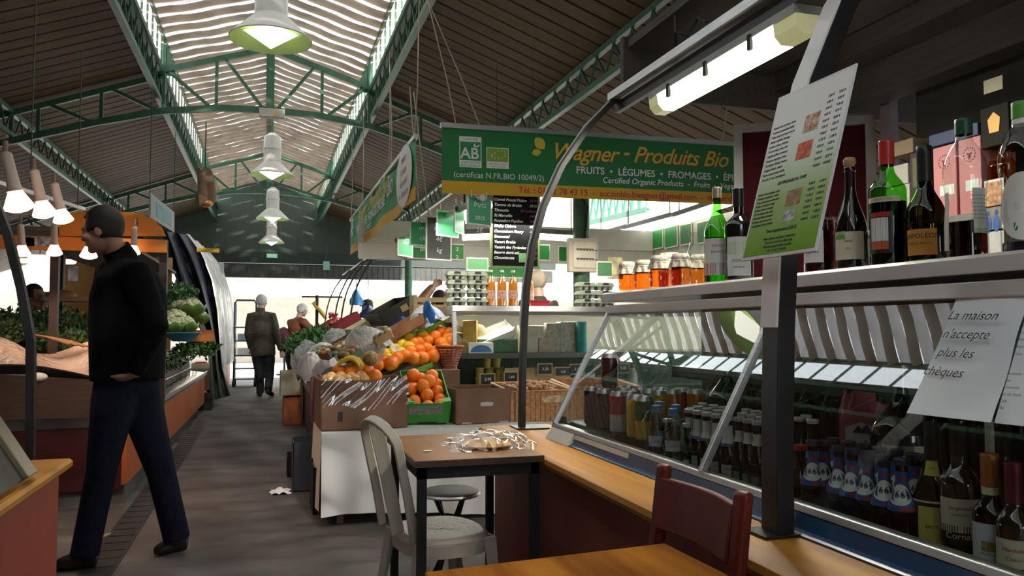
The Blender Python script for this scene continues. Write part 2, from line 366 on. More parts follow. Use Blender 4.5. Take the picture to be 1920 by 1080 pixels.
# beyond the far end: sunlit stone wall, low white lean-to
m, t, b = nodes('pale rubble stone'); L = t.links
vo = t.nodes.new('ShaderNodeTexVoronoi'); vo.inputs['Scale'].default_value = 2.2; tc = t.nodes.new('ShaderNodeTexCoord'); mp = t.nodes.new('ShaderNodeMapping'); mp.inputs['Scale'].default_value = (1, 1, 2.2)
L.new(tc.outputs['Object'], mp.inputs[0]); L.new(mp.outputs[0], vo.inputs[0]); cr = t.nodes.new('ShaderNodeValToRGB'); cr.color_ramp.elements[0].color = (.5, .44, .36, 1); cr.color_ramp.elements[1].color = (.33, .26, .2, 1); cr.color_ramp.elements[1].position = .8
L.new(vo.outputs['Distance'], cr.inputs[0]); L.new(cr.outputs[0], b.inputs['Base Color']); b.inputs['Roughness'].default_value = .9
S('wall_outside', MB().box(-14, 20, 34, 34.5, 0, 7), m)
tag(MB().box(-12, 16, 27, 33, 2.55, 2.62).box(-12, 16, 26.95, 27.05, 2.2, 2.6).build('market_awning', M('white awning canvas', (.8, .8, .78), .7), smooth=False), 'long white canvas awning in the sun beyond the far opening', 'awning')
cw = MB().box(-12, 16, 29.5, 29.7, 0, 2.4)
S('wall_lean_to', cw, M('cream render', (.40, .35, .30), .8))
# ================================================================ the bar stall along the aisle
maroon = M('maroon panel', (.24, .05, .03), .6, var=.2, scale=3)
blue = M('blue plinth steel', (.02, .085, .21), .35, var=.12, scale=4, coat=.3)
oak = wood('varnished counter wood', (.32, .125, .010), (.54, .25, .028), 3., 'Y', .5, .0)
creamw = M('white enamelled steel', (.66, .64, .61), .3, var=.06, coat=.3)
GX = lambda z: 1.165 + (z - .80) * .54
def on_glass(px, py, off=.004):
    d = _f + _r * ((px - 960) / FPX) + _u * ((540 - py) / FPX)
    t = (1.165 - off + (CH - .80) * .54) / (d.x - .54 * d.z); return Vector((0, 0, CH)) + d * t
# ledge
bar = T('bar_counter', 'long bar counter with varnished wooden ledge and maroon front panel under the drinks case', 'counter', (1.1, 2, 0))
def ledge_sec(y): 
    e = .955 - .035 * (3.6 - y) / 3.; return [(1.30, y, .70), (1.30, y, .74), (e + .02, y, .74), (e + .006, y, .734), (e, y, .72), (e + .006, y, .706), (e + .02, y, .70)]
MB().rings([ledge_sec(y) for y in (.25, 1.2, 2.2, 3.0, 3.66)], 0).build('ledge', oak, bar, True)
MB().box(1.02, 1.06, .25, 3.60, .06, .70).box(1.06, 1.9, 3.54, 3.60, .06, .70).build('front_panel', maroon, bar, True)
MB().box(1.06, 1.9, .25, 3.5, 0, .08).build('plinth', M('dark plinth', (.03, .025, .022), .7), bar, True)
# refrigerated case
case = T('display_case', 'glass fronted refrigerated drinks case with white rails standing on the bar counter', 'display case', (1.4, 2, .74))
Y0, Y1 = .35, 3.18
MB().rings([[(1.128, y, .7415), (1.20, y, .7415), (1.20, y, .786), (1.152, y, .786), (1.146, y, .752), (1.128, y, .745)] for y in (Y0, 3.05)], 0).build('blue_plinth', blue, case, True, smooth=False)
rail = MB().rings([[(1.150, y, .788), (1.19, y, .788), (1.19, y, .803), (1.158, y, .803)] for y in (Y0, Y1)], 0)
rail.build('base_rail', alu, case, True, smooth=False, bevel=.002)
MB().rings([[(1.12, y, .742), (1.2, y, .742), (1.2, y, .787), (1.15, y, .787)] for y in (2.93, Y1)], 0).build('white_end_plinth', creamw, case, True, smooth=False)
MB().rings([[(1.145, y, .770), (1.151, y, .770), (1.154, y, .786), (1.149, y, .786)] for y in (2.44, 2.92)], 0).build('price_strip', white, case, True, smooth=False)
MB().rings([[(1.14, Y1, .742), (1.22, Y1, .742), (1.22, Y1, .83), (1.165, Y1, .83)], [(1.15, Y1 + .05, .742), (1.22, Y1 + .05, .742), (1.22, Y1 + .05, .82), (1.18, Y1 + .05, .82)]], 0).build('end_cap', blackp, case, True, smooth=False, bevel=.012)
def pane(y0, y1):
    n = Vector((-1, 0, .54)).normalized() * .003; z0, z1 = .80, 1.30
    return MB().rings([[Vector((GX(z), y, z)) + n * s for z, s in ((z0, -1), (z1, -1), (z1, 1), (z0, 1))] for y in (y0, y1)], 0)
cg = G('case glass', (.93, .96, .95), .008, 1.55, 2.1)
for a, b_ in ((Y0, 1.985), (2.0, Y1)): pane(a, b_).build('front_glass', cg, case, True, smooth=False)
MB().box(GX(.8), 1.80, 3.176, 3.182, .80, .801).poly([(GX(.8), 3.18, .80), (1.86, 3.18, .80), (1.86, 3.18, 1.30), (GX(1.3), 3.18, 1.30)]).build('end_glass', cg, case, True, smooth=False)
for y, wd in ((1.992, .022), (3.178, .022)):
    MB().bar((GX(.80) - .004, y, .80), (GX(1.30) - .004, y, 1.30), wd, .016, up=(0, 1, 0)).build('mullion', alu, case, True, smooth=False, bevel=.002)
MB().box(1.40, 1.445, Y0, Y1 + .01, 1.262, 1.296).build('glass_head_rail', creamw, case, True, smooth=False, bevel=.003)
MB().rings([[(1.395, y, 1.312), (1.40, y, 1.345), (1.412, y, 1.353), (1.86, y, 1.353), (1.86, y, 1.312)] for y in (Y0, Y1 + .05)], 0).build('top_shelf', creamw, case, True, smooth=False, bevel=.002)
dk = M('dark case liner', (.03, .03, .032), .25, .3, var=.2)
MB().box(1.20, 1.88, Y0, Y1, .69, .70).box(1.20, 1.215, Y0, Y1, .70, .79).box(1.86, 1.90, Y0, Y1, .70, 1.31).box(1.2, 1.9, Y1 - .004, Y1 + .01, .70, .80).build('liner', dk, case, True, smooth=False)
MB().box(1.70, 1.86, Y0, Y1 - .02, .985, 1.035).build('rear_ledge', M('brown rear ledge', (.05, .04, .035), .3, .2, var=.2), case, True, smooth=False, bevel=.004)
gr = MB()
for i in range(70): gr.box(1.845, 1.858, .5 + i * .036, .516 + i * .036, .74, .95)
gr.build('evaporator_grille', dk, case, True, smooth=False)
# steel steps that raise the front cans
st = tag(MB().box(1.222, 1.64, 2.72, 3.16, .701, .81).build('steel_riser', M('brushed steel', (.3, .3, .31), .18, 1., var=.1), smooth=False, bevel=.003), 'shiny steel step under the drink cans at the far end of the case', 'riser')
tag(MB().box(1.222, 1.70, 2.28, 2.715, .701, .755).build('steel_riser', MC['brushed steel'], smooth=False, bevel=.003), 'lower steel step under the water bottles in the case', 'riser')
# arched canopy frame
frame = T('arched_canopy', 'arched black canopy frame of the bar stall with pale outer strips', 'frame', (1.1, 2.5, .74))
arch = [(1.128, .742), (1.132, 1.0), (1.139, 1.2), (1.152, 1.387), (1.182, 1.58), (1.235, 1.766), (1.327, 1.965), (1.465, 2.165), (1.60, 2.305), (1.8, 2.42), (2.1, 2.50), (2.75, 2.56)]
def archy(y, wd, dp, sh=0., sd=None):
    sd = sd or dp
    pts = [(x + sh, y, z) for x, z in arch]; rs = []; ro = []
    for i, p in enumerate(pts):
        a = Vector(pts[max(0, i - 1)]); c = Vector(pts[min(len(pts) - 1, i + 1)]); t = (c - a).normalized(); n = Vector((-t.z, 0, t.x)); p = Vector(p); yv = Vector((0, dp / 2, 0))
        rs.append([p + n * wd / 2 + yv, p + n * wd / 2 - yv, p - n * wd / 2 - yv, p - n * wd / 2 + yv])
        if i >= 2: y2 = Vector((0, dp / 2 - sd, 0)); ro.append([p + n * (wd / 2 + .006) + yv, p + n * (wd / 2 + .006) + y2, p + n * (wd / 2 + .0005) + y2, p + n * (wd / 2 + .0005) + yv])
    return MB().rings(rs, 0), MB().rings(ro, 0)
glare_white = M('pale glossy strip', (.93, .93, .92), .25, 0, var=.02, coat=.8)  # near-white base puts skylight glare into the colour of the arches' outer faces
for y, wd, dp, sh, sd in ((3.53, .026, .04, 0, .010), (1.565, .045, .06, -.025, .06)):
    a, o = archy(y, wd, dp, sh, sd); a.build('arch', black, frame, True, angle=50, bevel=.002); o.build('arch_strip', glare_white, frame, True, angle=50)
for q in ((1.09, 1.24, 3.46, 3.60), (1.04, 1.14, 1.52, 1.61)): MB().box(*q, .741, .747).build('foot_plate', black, frame, True)
MB().tube([(1.60, .3, 2.325), (1.60, 3.55, 2.325)], .02, 4, sq=(.05, .035)).build('purlin', alu, frame, True, smooth=False)
MB().box(1.615, 1.64, .3, 3.55, 2.25, 2.30).build('valance_rail', black, frame, True)
tag(MB().tube([(1.57, 2.62, 2.352), (1.58, 2.7, 2.40), (1.56, 2.72, 2.36), (1.6, 2.8, 2.37), (1.57, 2.86, 2.40), (1.59, 2.9, 2.352)], .008, 6).build('cable_tie', blackp), 'tangle of black cable sitting on the canopy edge', 'cable')
# canopy ceiling and rear wall of the stall
dkb = M('dark canopy boards', (.05, .04, .034), .7, var=.25, stretch=(6, .4, 6))
cp = MB().box(1.66, 3.4, .2, 3.5, 2.56, 2.60)
for x, z, hw in ((2.35, 2.50, .10), (2.62, 2.42, .12), (2.72, 2.26, .06)): cp.box(x - hw, x + hw, .2, 3.5, z, 2.56)
tag(cp.build('stall_ceiling', dkb, smooth=False), kind='structure')
tag(MB().box(1.64, 3.4, 3.505, 3.54, at(1300, 192, Y=3.5).z, 2.62).build('stall_valance', dkb, smooth=False), 'dark board closing the far end of the bar canopy behind the long lamp', 'valance')
tag(MB().box(2.86, 2.92, .1, 2.95, 0, 2.56).build('stall_back_wall', M('dark back wall', (.03, .026, .024), .8), smooth=False), kind='structure')
# fluorescent batten
fl = T('fluorescent_lamp', 'long lit fluorescent batten with clear cover under the bar canopy', 'lamp', (1.675, 2.68, 2.2))
E1 = M('fluorescent diffuser', (1, .97, .80), .4, emit=7., ecol=(1, .97, .80), var=.02)
cov = lambda y0, y1: MB().rings([[(1.675 + s * a, y, 2.2 + b) for a, b in ((-.055, .02), (-.05, -.02), (-.025, -.045), (.025, -.045), (.05, -.02), (.055, .02))] for y in (y0, y1) for s in (1,)], 0)
cov(2.28, 3.12).build('diffuser', E1, fl, True, smooth=False)
ec = M('yellowed end cap', (.62, .6, .36), .3, var=.08, emit=.25, ecol=(.8, .8, .4))
for a, b_ in ((2.16, 2.28), (3.12, 3.2)): cov(a, b_).build('end_cap', ec, fl, True, smooth=False)
MB().box(1.615, 1.735, 2.16, 3.2, 2.221, 2.25).build('housing', M('grey housing', (.4, .4, .36), .5), fl, True)
for y in (2.4, 2.7, 3.0): MB().box(1.61, 1.622, y, y + .02, 2.18, 2.235).build('clip', blackp, fl, True)
for y in (2.3, 3.05): MB().tube([(1.675, y, 2.25), (1.675, y, 2.56)], .007).build('hanger', black, fl, True)
lt = bpy.data.lights.new('tube light', 'AREA'); lt.shape = 'RECTANGLE'; lt.size = .08; lt.size_y = .85; lt.energy = 22; lt.color = (1, .95, .80)
lo = bpy.data.objects.new('tube_light', lt); sc.collection.objects.link(lo); lo.location = (1.675, 2.7, 2.148)
# menu board on the near arch
mb_ = T('menu_board', 'green and white printed menu board fixed to the near canopy arch', 'menu', (1.06, 1.485, 1.355))
X0 = Vector((1.052, 1.617, 1.355)); ux = Vector((0, -1, 0)); uy = Vector((.11, 0, .394)).normalized(); uz = ux.cross(uy)
MX = Matrix(((ux.x, uy.x, uz.x, X0.x), (ux.y, uy.y, uz.y, X0.y), (ux.z, uy.z, uz.z, X0.z), (0, 0, 0, 1)))
MWd, MH = .264, .409
MB().box(0, MWd, 0, MH, -.004, 0, X=MX).build('board', M('board edge white', (.8, .8, .8), .3), mb_, True)
m, t, b = nodes('menu print'); L = t.links; tc = t.nodes.new('ShaderNodeTexCoord'); sp = t.nodes.new('ShaderNodeSeparateXYZ'); cr = t.nodes.new('ShaderNodeValToRGB')
mr = t.nodes.new('ShaderNodeMapRange'); mr.inputs['From Min'].default_value = 1.36; mr.inputs['From Max'].default_value = 1.74
L.new(tc.outputs['Object'], sp.inputs[0]); L.new(sp.outputs['Z'], mr.inputs[0]); L.new(mr.outputs[0], cr.inputs[0])
e = cr.color_ramp.elements; e[0].color = (.21, .45, .02, 1); e[1].color = (.93, .94, .93, 1); e[1].position = .75; e.new(.35).color = (.40, .60, .18, 1)
L.new(cr.outputs[0], b.inputs['Base Color']); b.inputs['Roughness'].default_value = .22
MB().box(.006, MWd - .006, .008, MH - .006, 0, .0006, X=MX).build('print', m, mb_, True, smooth=False)
tx = MB()
rows = [l for l in ('Salade verte, tomates, olives|Tomates, mozzarella, basilic|Thon, oeuf, pommes de terre|Poulet, crudités, fromage|Jambon, melon, tomates|Chèvre chaud, noix, miel|Légumes grillés, parmesan|Bresaola, roquette, citron|Aubergines, ricotta, menthe|Lasagnes maison, salade|Penne, sauce tomate, basilic|Gnocchi, crème, champignons').split('|')]
for i, l in enumerate(rows): tx.text(l, .0072, MX @ Matrix.Translation((.012, .325 - i * .0118, .0012)), align='LEFT', bold=.00028)
tx.text('LES SPECIALES DU CHEF', .0095, MX @ Matrix.Translation((.13, .176, .0012)), bold=.0004)
for i, l in enumerate(rows[:9]): tx.text(l, .0072, MX @ Matrix.Translation((.012, .158 - i * .0095, .0012)), align='LEFT', bold=.00028)
for i, pz in enumerate('7,00 € 8,50 € 9,00 € 9,50 € 8,00 € 7,50 € 9,00 € 11,00 € 8,50 € 9,00 € 12,00 € 10,00 €'.replace(' €', '€').split()):
    for k in (0, 1): tx.text(pz.replace('€', ' €'), .0075, MX @ Matrix.Translation((.205 + k * .034, .355 - i * .0145, .0012)), bold=.00025)
for i in range(7):
    for k in (0, 1): tx.text('%d,00 €' % (9 + (i + k * 2) % 5), .0075, MX @ Matrix.Translation((.205 + k * .034, .155 - i * .0132, .0012)), bold=.00025)
tx.text('Tous suppléments 0.50 €', .0105, MX @ Matrix.Translation((.13, .062, .0012)), bold=.0004)
for i, l in enumerate(('Pâtes fraîches et pizzas à emporter', 'Ouvert du mardi au dimanche', 'Marché couvert, allée centrale', 'Tél. : 01 42 72 00 00')): tx.text(l, .008, MX @ Matrix.Translation((.13, .044 - i * .0095, .0012)), bold=.00025)
tx.build('lettering', ink, mb_, True, smooth=False)
for k, (x, y, wd, hh, c1, c2) in enumerate(((.13, .285, .05, .042, (.5, .06, .03), (.85, .6, .4)), (.125, .222, .05, .04, (.62, .02, .02), (.75, .12, .03)), (.125, .115, .05, .036, (.10, .2, .04), (.5, .2, .1)), (.127, .078, .042, .026, (.25, .27, .28), (.6, .62, .6)))):
    MB().box(x, x + wd, y, y + hh, .0006, .0012, X=MX).build('food_photo', M('food photo %d' % k, c1, .4, var=.3, scale=90, col2=c2), mb_, True, smooth=False)
# the brown notice board behind the bottles
bb = T('notice_board', 'dark maroon notice board in a grey frame standing behind the bar bottles', 'board', (2.58, 3.4, 1.36))
a = at(1375, 235, Z=2.25); c = at(1640, 215, Z=2.25); rz = math.atan2(c.y - a.y, c.x - a.x); Wd = (c - a).length
BX = FR(a.x, a.y, 0, rz)
MB().box(.04, Wd - .04, 1.0, 2.21, -.02, -.01, X=BX).build('panel', M('maroon board', (.035, .004, .006), .85, var=.15, spec=.08), bb, True)
MB().box(0, .045, .8, 2.25, -.02, .01, X=BX).box(Wd - .045, Wd, .8, 2.25, -.02, .01, X=BX).box(.045, Wd - .045, 2.205, 2.25, -.02, .01, X=BX).build('board_frame', M('grey board frame', (.17, .155, .14), .5, var=.2), bb, True, smooth=False)
MB().box(.5, .53, 1.0, 1.75, -.009, .012, X=BX).box(.3, .53, 1.72, 1.75, -.009, .012, X=BX).build('batten', M('maroon batten', (.06, .015, .015), .5), bb, True)
tag(MB().box(2.80, 2.85, 3.05, 3.11, 0, 2.5).build('stall_post', M('grey post', (.16, .13, .14), .5, var=.15)), kind='structure')
# notices taped on the glass
def sheet_on(pts, name, label, curl=0.):
    p = [on_glass(*q, off=.0075) for q in pts]
    def fn(u, v):
        a = p[0].lerp(p[1], u); c = p[3].lerp(p[2], u); q = a.lerp(c, v)
        return q + Vector((-1, 0, .2)) * (.010 * sin(v * 5 + u * 3) ** 2 * u * .5 + curl * (v ** 2) * (1 - u) * .03)
    o = tag(MB().grid(fn, 10, 14, thick=.0006, tvec=(1, 0, -.5)).build(name, M('notice paper', (.84, .91, .96), .7, var=.03)), label, 'notice'); return o, p
o, p = sheet_on(((1797, 549), (1935, 545), (1862, 793), (1713, 777)), 'paper_notice', 'white paper notice with large italic French text taped on the case glass', .6)
def ptext(o, p, lines, mat):
    ux = (p[1] - p[0]); Wd = ux.length; ux.normalize(); vy = (p[0] - p[3]); H = vy.length; vy.normalize(); n = ux.cross(vy).normalized(); vy = n.cross(ux)
    tx = MB()
    for s, u, v, size, al, sh in lines:
        q = p[0].lerp(p[1], u).lerp(p[3].lerp(p[2], u), v) + n * .014
        X = Matrix(((ux.x, vy.x, n.x, q.x), (ux.y, vy.y, n.y, q.y), (ux.z, vy.z, n.z, q.z), (0, 0, 0, 1)))
        tx.text(s, size, X, align=al, shear=sh)
    tx.build('lettering', mat, o, smooth=False)
ptext(o, p, (('La maison', .06, .22, .030, 'LEFT', .25), ("n'accepte", .08, .37, .030, 'LEFT', .25), ('plus les', .10, .52, .030, 'LEFT', .25), ('chèques', .0, .67, .030, 'LEFT', .25)), ink)
o, p = sheet_on(((1937, 546), (2030, 540), (1985, 806), (1864, 793)), 'paper_notice', 'pale blue price list sheet beside the large notice on the case glass')
ptext(o, p, [(s, .08, .24 + i * .055, .0085, 'LEFT', .2) for i, s in enumerate(('Vins au verre', 'Rouge', 'Rosé', 'Blanc', 'Bière', 'Cidre'))] + [(s, .08, .66 + i * .05, .0085, 'LEFT', .2) for i, s in enumerate(('Boissons + pain', 'Eau', 'Limonade', 'Jus de fruits', 'Café', 'Thé'))], M('blue ink', (.04, .06, .2), .6))
# ================================================================ bottles, cans, jars
def cosb(a, b, t): return a + (b - a) * (.5 - .5 * cos(pi * t))
def bprof(H, R_, rn, hs, hn, lip=.0, foot=.004):
    p = [(R_ * .82, .0), (R_ - foot * .4, .001), (R_, foot + .003), (R_, hs)]
    for i in range(1, 9): p.append((cosb(R_, rn, i / 8), hs + (hn - hs) * i / 8))
    p.append((rn, H - .012))
    if lip: p += [(rn + lip, H - .011), (rn + lip, H - .002)]
    p.append((rn + lip * .6, H)); return p
def r_at(p, z):
    for a, b in zip(p, p[1:]):
        if a[1] <= z <= b[1] and b[1] > a[1]: return a[0] + (b[0] - a[0]) * (z - a[1]) / (b[1] - a[1])
    return p[-1][0]
def bottle(name, label, prof, gmat, loc, cap=None, labels=(), liquid=None, group=None, cat='bottle', rot=None, collar=None, cork=None):
    """prof: bottle outline; cap=(material, z0, overhang); labels=(z0, z1, half angle, material, ((text, size, dz, ink), ...), ang); liquid=(level, material)"""
    t = T(name, label, cat, loc, face_cam(loc[0], loc[1]) if rot is None else rot, group); H = prof[-1][1]
    MB().lathe(prof, 28, cap=True).build('glass', gmat, t)
    if liquid:
        lv, lm = liquid; lp = [(max(.002, r - .0025), z + .003) for r, z in prof if z < lv] + [(max(.002, r_at(prof, lv) - .0025), lv), (.001, lv)]
        MB().lathe(lp, 24, cap=False).build('liquid', lm, t)
    if cap:
        cm, z0, ov = cap; cp = [(r_at(prof, z) + ov, z) for z in [z0 + (H - z0) * i / 5 for i in range(6)]]
        cp[-1] = (max(r for r, z in cp[3:]), H + .001); cp += [(cp[-1][0] * .92, H + .003), (.001, H + .003)]
        MB().lathe([(cp[0][0] - ov, z0)] + cp, 24).build('cap', cm, t)
    if cork: MB().lathe([(.011, H - .01), (.0125, H + .004), (.0165, H + .010), (.0165, H + .022), (.012, H + .027), (.001, H + .027)], 18).build('cork', cork, t)
    for lb in labels:
        z0, z1, ha, lm, txts = lb[:5]; ac = -pi / 2 + (lb[5] if len(lb) > 5 else 0)
        n = max(2, int((z1 - z0) / .008)); pr_ = [(r_at(prof, z0 + (z1 - z0) * i / n) + .0007, z0 + (z1 - z0) * i / n) for i in range(n + 1)]
        if ha: o = MB().lathe(pr_, 18, a0=ac - ha, a1=ac + ha).build('label', lm, t)
        else:
            zc = (z0 + z1) / 2; hz = (z1 - z0) / 2; vv = [(zc, 0)] + [(zc + hz * sin(2 * pi * i / 28), cos(2 * pi * i / 28)) for i in range(28)] + [(zc + hz * .5 * sin(2 * pi * i / 28), .5 * cos(2 * pi * i / 28)) for i in range(28)]
            o = MB().add([((r_at(prof, z) + .0012) * cos(ac + 1.15 * a), (r_at(prof, z) + .0012) * sin(ac + 1.15 * a), z) for z, a in vv], [(1 + i, 1 + (i + 1) % 28, 29 + (i + 1) % 28, 29 + i) for i in range(28)] + [(0, 29 + i, 29 + (i + 1) % 28) for i in range(28)]).build('label', lm, t)
        if txts:
            by = {}
            for s, size, dz, im in txts: by.setdefault(im.name, (im, []))[1].append((s, size, dz))
            for im, l in by.values():
                mb = MB()
                for s, size, dz in l: mb.text_cyl(s, size, r_at(prof, z0 + dz), z0 + dz, ac, rf=lambda z: r_at(prof, z) + .0016)
                mb.build('lettering', im, o, smooth=False)
    return t
gg = G('green bottle glass', (.22, .62, .12), .03, 1.5, 1.2); gd = G('dark bottle glass', (.018, .035, .015), .03, 1.5, 1.2); gc = G('clear bottle glass', (.90, .93, .92), .02, 1.5, 1.3)
gb = G('brown bottle glass', (.06, .022, .008), .03, 1.5, 1.2); gbeer = G('beer green glass', (.03, .13, .035), .03, 1.5, 1.2); pet = G('clear pet', (.86, .90, .95), .05, 1.5, 1.6)
gdk = M('dark wine in glass', (.010, .008, .007), .06, var=.1, coat=1.)
lw = M('white label', (.78, .78, .74), .6, var=.03); lcream = M('cream label', (.68, .62, .46), .6, var=.04); lyel = M('yellow label', (.62, .58, .14), .5, var=.1)
lor = M('orange label', (.62, .28, .04), .5, var=.1); lgreen = M('green label', (.10, .35, .05), .5, var=.08); lred = M('dark red label', (.30, .02, .015), .5); lblack = M('black label', (.015, .015, .02), .4)
capred = M('red cap', (.55, .03, .025), .35, var=.05); capgreen = M('dark green cap', (.012, .07, .035), .4, var=.08); capgold = M('pale gold cap', (.55, .47, .33), .35, .5); capblk = M('black cap', (.015, .015, .02), .35)
capblue = M('blue cap', (.13, .28, .62), .5, var=.03); capw = M('white crown cap', (.52, .54, .52), .4, .3, var=.08); corkm = M('cork stopper', (.52, .31, .14), .7, var=.2, scale=60); copper = M('copper foil', (.42, .14, .04), .35, .5)
ruby = G('purple syrup', (.22, .006, .03), .04, 1.33, .5); redliq = G('red aperitif', (.45, .035, .01), .04, 1.33, .5); dkliq = G('dark vermouth', (.02, .02, .008), .04, 1.33, .4)
greeni = M('green lettering', (.03, .2, .05), .6)
ZS = 1.3535
def base(px, py, z=ZS): return at(px, py, Z=z)
def place(px, X, z=ZS):                    # on the shelf: column in the picture, distance from the aisle
    p = at(px, 500, X=X); return (X, p.y, z)
# ---- along the top shelf
wp = lambda H, R_=.038, rn=.0145: bprof(H, R_, rn, H * .56, H * .74, .0015)
bottle('wine_bottle', 'open green wine bottle with a pale gold screw cap and a white and red label', bprof(.335, .046, .014, .17, .27, .001), gg, place(1346, 1.50), (capgold, .300, .0015),
       [(.028, .155, 1.2, lw, (('VINO', .016, .10, redink), ('BIANCO', .012, .08, ink))), (.028, .07, 1.21, lred, (('igt', .012, .02, inkw),))], liquid=(.16, G('green wine', (.25, .5, .1), .03, 1.33, .3)))
bottle('liqueur_bottle', 'round black liqueur bottle with a black cap beside the open green bottle', bprof(.315, .047, .016, .19, .235, .001), gdk, place(1386, 1.52), (capblk, .255, .0025),
       [(.02, .15, .9, lw, (('RISERVA', .012, .05, greeni), ('amaro', .014, .03, greeni))), (.09, .135, .91, M('pale green label', (.45, .7, .3), .6), ())])
bottle('aperitif_bottle', 'square shouldered clear bottle of red drink with a white label behind the menu board', bprof(.205, .042, .016, .15, .19, .001), gc, place(1537, 1.50), None, [(.03, .12, .8, lw, (('Liquore', .014, .06, ink), ('Artigianale', .010, .03, ink)), -.55)], liquid=(.150, redliq))
bottle('sparkling_wine_bottle', 'dark corked sparkling wine bottle with a cream label and a small green tag', bprof(.285, .043, .0135, .10, .235, .002), gdk, place(1597, 1.52), None,
       [(.03, .105, .95, lcream, (('brut', .012, .05, ink), ('bio', .009, .03, greeni)), -.15), (.085, .107, .35, lgreen, (), -.7)], cork=corkm)
bottle('vermouth_bottle', 'green vermouth bottle with a bright red screw cap and black and orange label', bprof(.325, .0455, .0165, .195, .255, .001), gg, place(1667, 1.52), (capred, .265, .0022),
       [(.165, .178, 1.0, lcream, (('VERMOUTH', .009, .0065, ink),), -.3), (.035, .14, .7, lblack, (), -.45), (.06, .125, .5, lw, (), -.5), (.045, .066, .5, M('orange red label', (.65, .13, .02), .5), (), -.5), (.128, .139, .55, capred, (), -.45)], liquid=(.168, dkliq))
bottle('brandy_bottle', 'dark brandy bottle with a long black neck foil and a gold label reading Napoleon', bprof(.290, .044, .0155, .125, .205, .001), G('brandy glass', (.10, .085, .02), .03, 1.5, 1.2), place(1738, 1.54), (capblk, .205, .002),
       [(.022, .085, .85, lor, (('NAPOLÉON', .0165, .046, ink), ('VIEUX ROYAL', .009, .028, ink)), -.3), (.205, .212, pi, lor, ())], liquid=(.10, gb))
bottle('syrup_bottle', 'half empty clear bottle of purple syrup with a dark green cap and torn white label', [(.038, 0), (.043, .003), (.0435, .02), (.043, .08), (.040, .125), (.041, .15), (.045, .175), (.0455, .20), (.041, .225), (.030, .25), (.019, .265), (.0165, .28), (.016, .315)], gc, place(1814, 1.50), (capgreen, .282, .002),
       [(.055, .155, .42, lw, tuple(('sirop de fruits rouges', .0048, .084 - i * .0085, ink) for i in range(7)), .75), (.055, .066, .43, lgreen, (), .75), (.02, .15, .35, lw, (), -1.25)], liquid=(.083, ruby))
bottle('mint_syrup_bottle', 'nearly empty clear syrup bottle with a green and white cap and a mint leaf label', [(.038, 0), (.043, .003), (.0435, .02), (.043, .08), (.040, .125), (.041, .15), (.045, .175), (.0455, .20), (.041, .225), (.030, .25), (.019, .265), (.0165, .28), (.016, .315)], gc, place(1924, 1.50), (lgreen, .282, .002),
       [(.025, .165, 0, lw, (), -.05), (.045, .068, .45, M('mint leaf green', (.04, .28, .04), .5, var=.4, scale=80), ()), (.270, .284, pi, lw, ())], liquid=(.022, M('black dregs', (.01, .01, .02), .3)))
# carafe and honey jars at the far end
bottle('glass_carafe', 'clear glass carafe with a flared lip next to the honey jars', [(.036, 0), (.041, .003), (.041, .03), (.033, .09), (.019, .135), (.015, .155), (.016, .175), (.021, .19)], gc, place(1302, 1.47), cat='carafe')
amber = G('amber honey', (.60, .26, .06), .05, 1.4, .6); clothm = M('speckled jar cloth', (.72, .62, .50), .8, var=.45, scale=70)
def jar(label, px, X, k=1.):
    loc = place(px, X); t = T('honey_jar', label, 'jar', loc, 0, 'honey jars on the bar shelf')
    pj = [(.032, 0), (.037, .004), (.040, .03), (.040, .06), (.036, .082), (.032, .09), (.032, .1)]
    MB().lathe([(r * k, z * k) for r, z in pj], 22, cap=True).build('glass', gc, t); MB().lathe([(r * k - .003, z * k + .003) for r, z in pj[:5]] + [(.001, .085 * k)], 20).build('honey', amber, t)
    ph = random.random() * 6
    def fn(u, v):
        a = u * 2 * pi; q = [(.0, .128), (.030, .126), (.036, .112), (.034, .1), (.040, .087), (.044, .074)]; i = min(4, int(v * 5)); f = v * 5 - i
        r = q[i][0] + (q[i + 1][0] - q[i][0]) * f; z = q[i][1] + (q[i + 1][1] - q[i][1]) * f
        r *= 1 + (.10 * sin(a * 9 + ph) if v > .55 else .02 * sin(a * 4 + ph)); return (r * k * cos(a), r * k * sin(a), z * k)
    MB().grid(fn, 48, 10).build('cloth_cover', clothm, t); MB().lathe([(.0345 * k, .097 * k), (.0365 * k, .1 * k), (.0345 * k, .103 * k)], 20).build('string', lw, t)
for lab, px, X, k in (('honey jar with a cloth top at the far end of the row', 1176, 1.46, 1.0), ('honey jar with a cloth top, second from the far end', 1206, 1.47, .98), ('honey jar with a knotted cloth top in the middle of the row', 1236, 1.45, 1.0), ('taller honey jar with a cloth top standing behind the row', 1256, 1.58, 1.22),
                        ('honey jar with a cloth top, last of the row before the carafe', 1276, 1.47, .97), ('honey jar half hidden behind the glass carafe', 1312, 1.58, 1.0)): jar(lab, px, X, k)
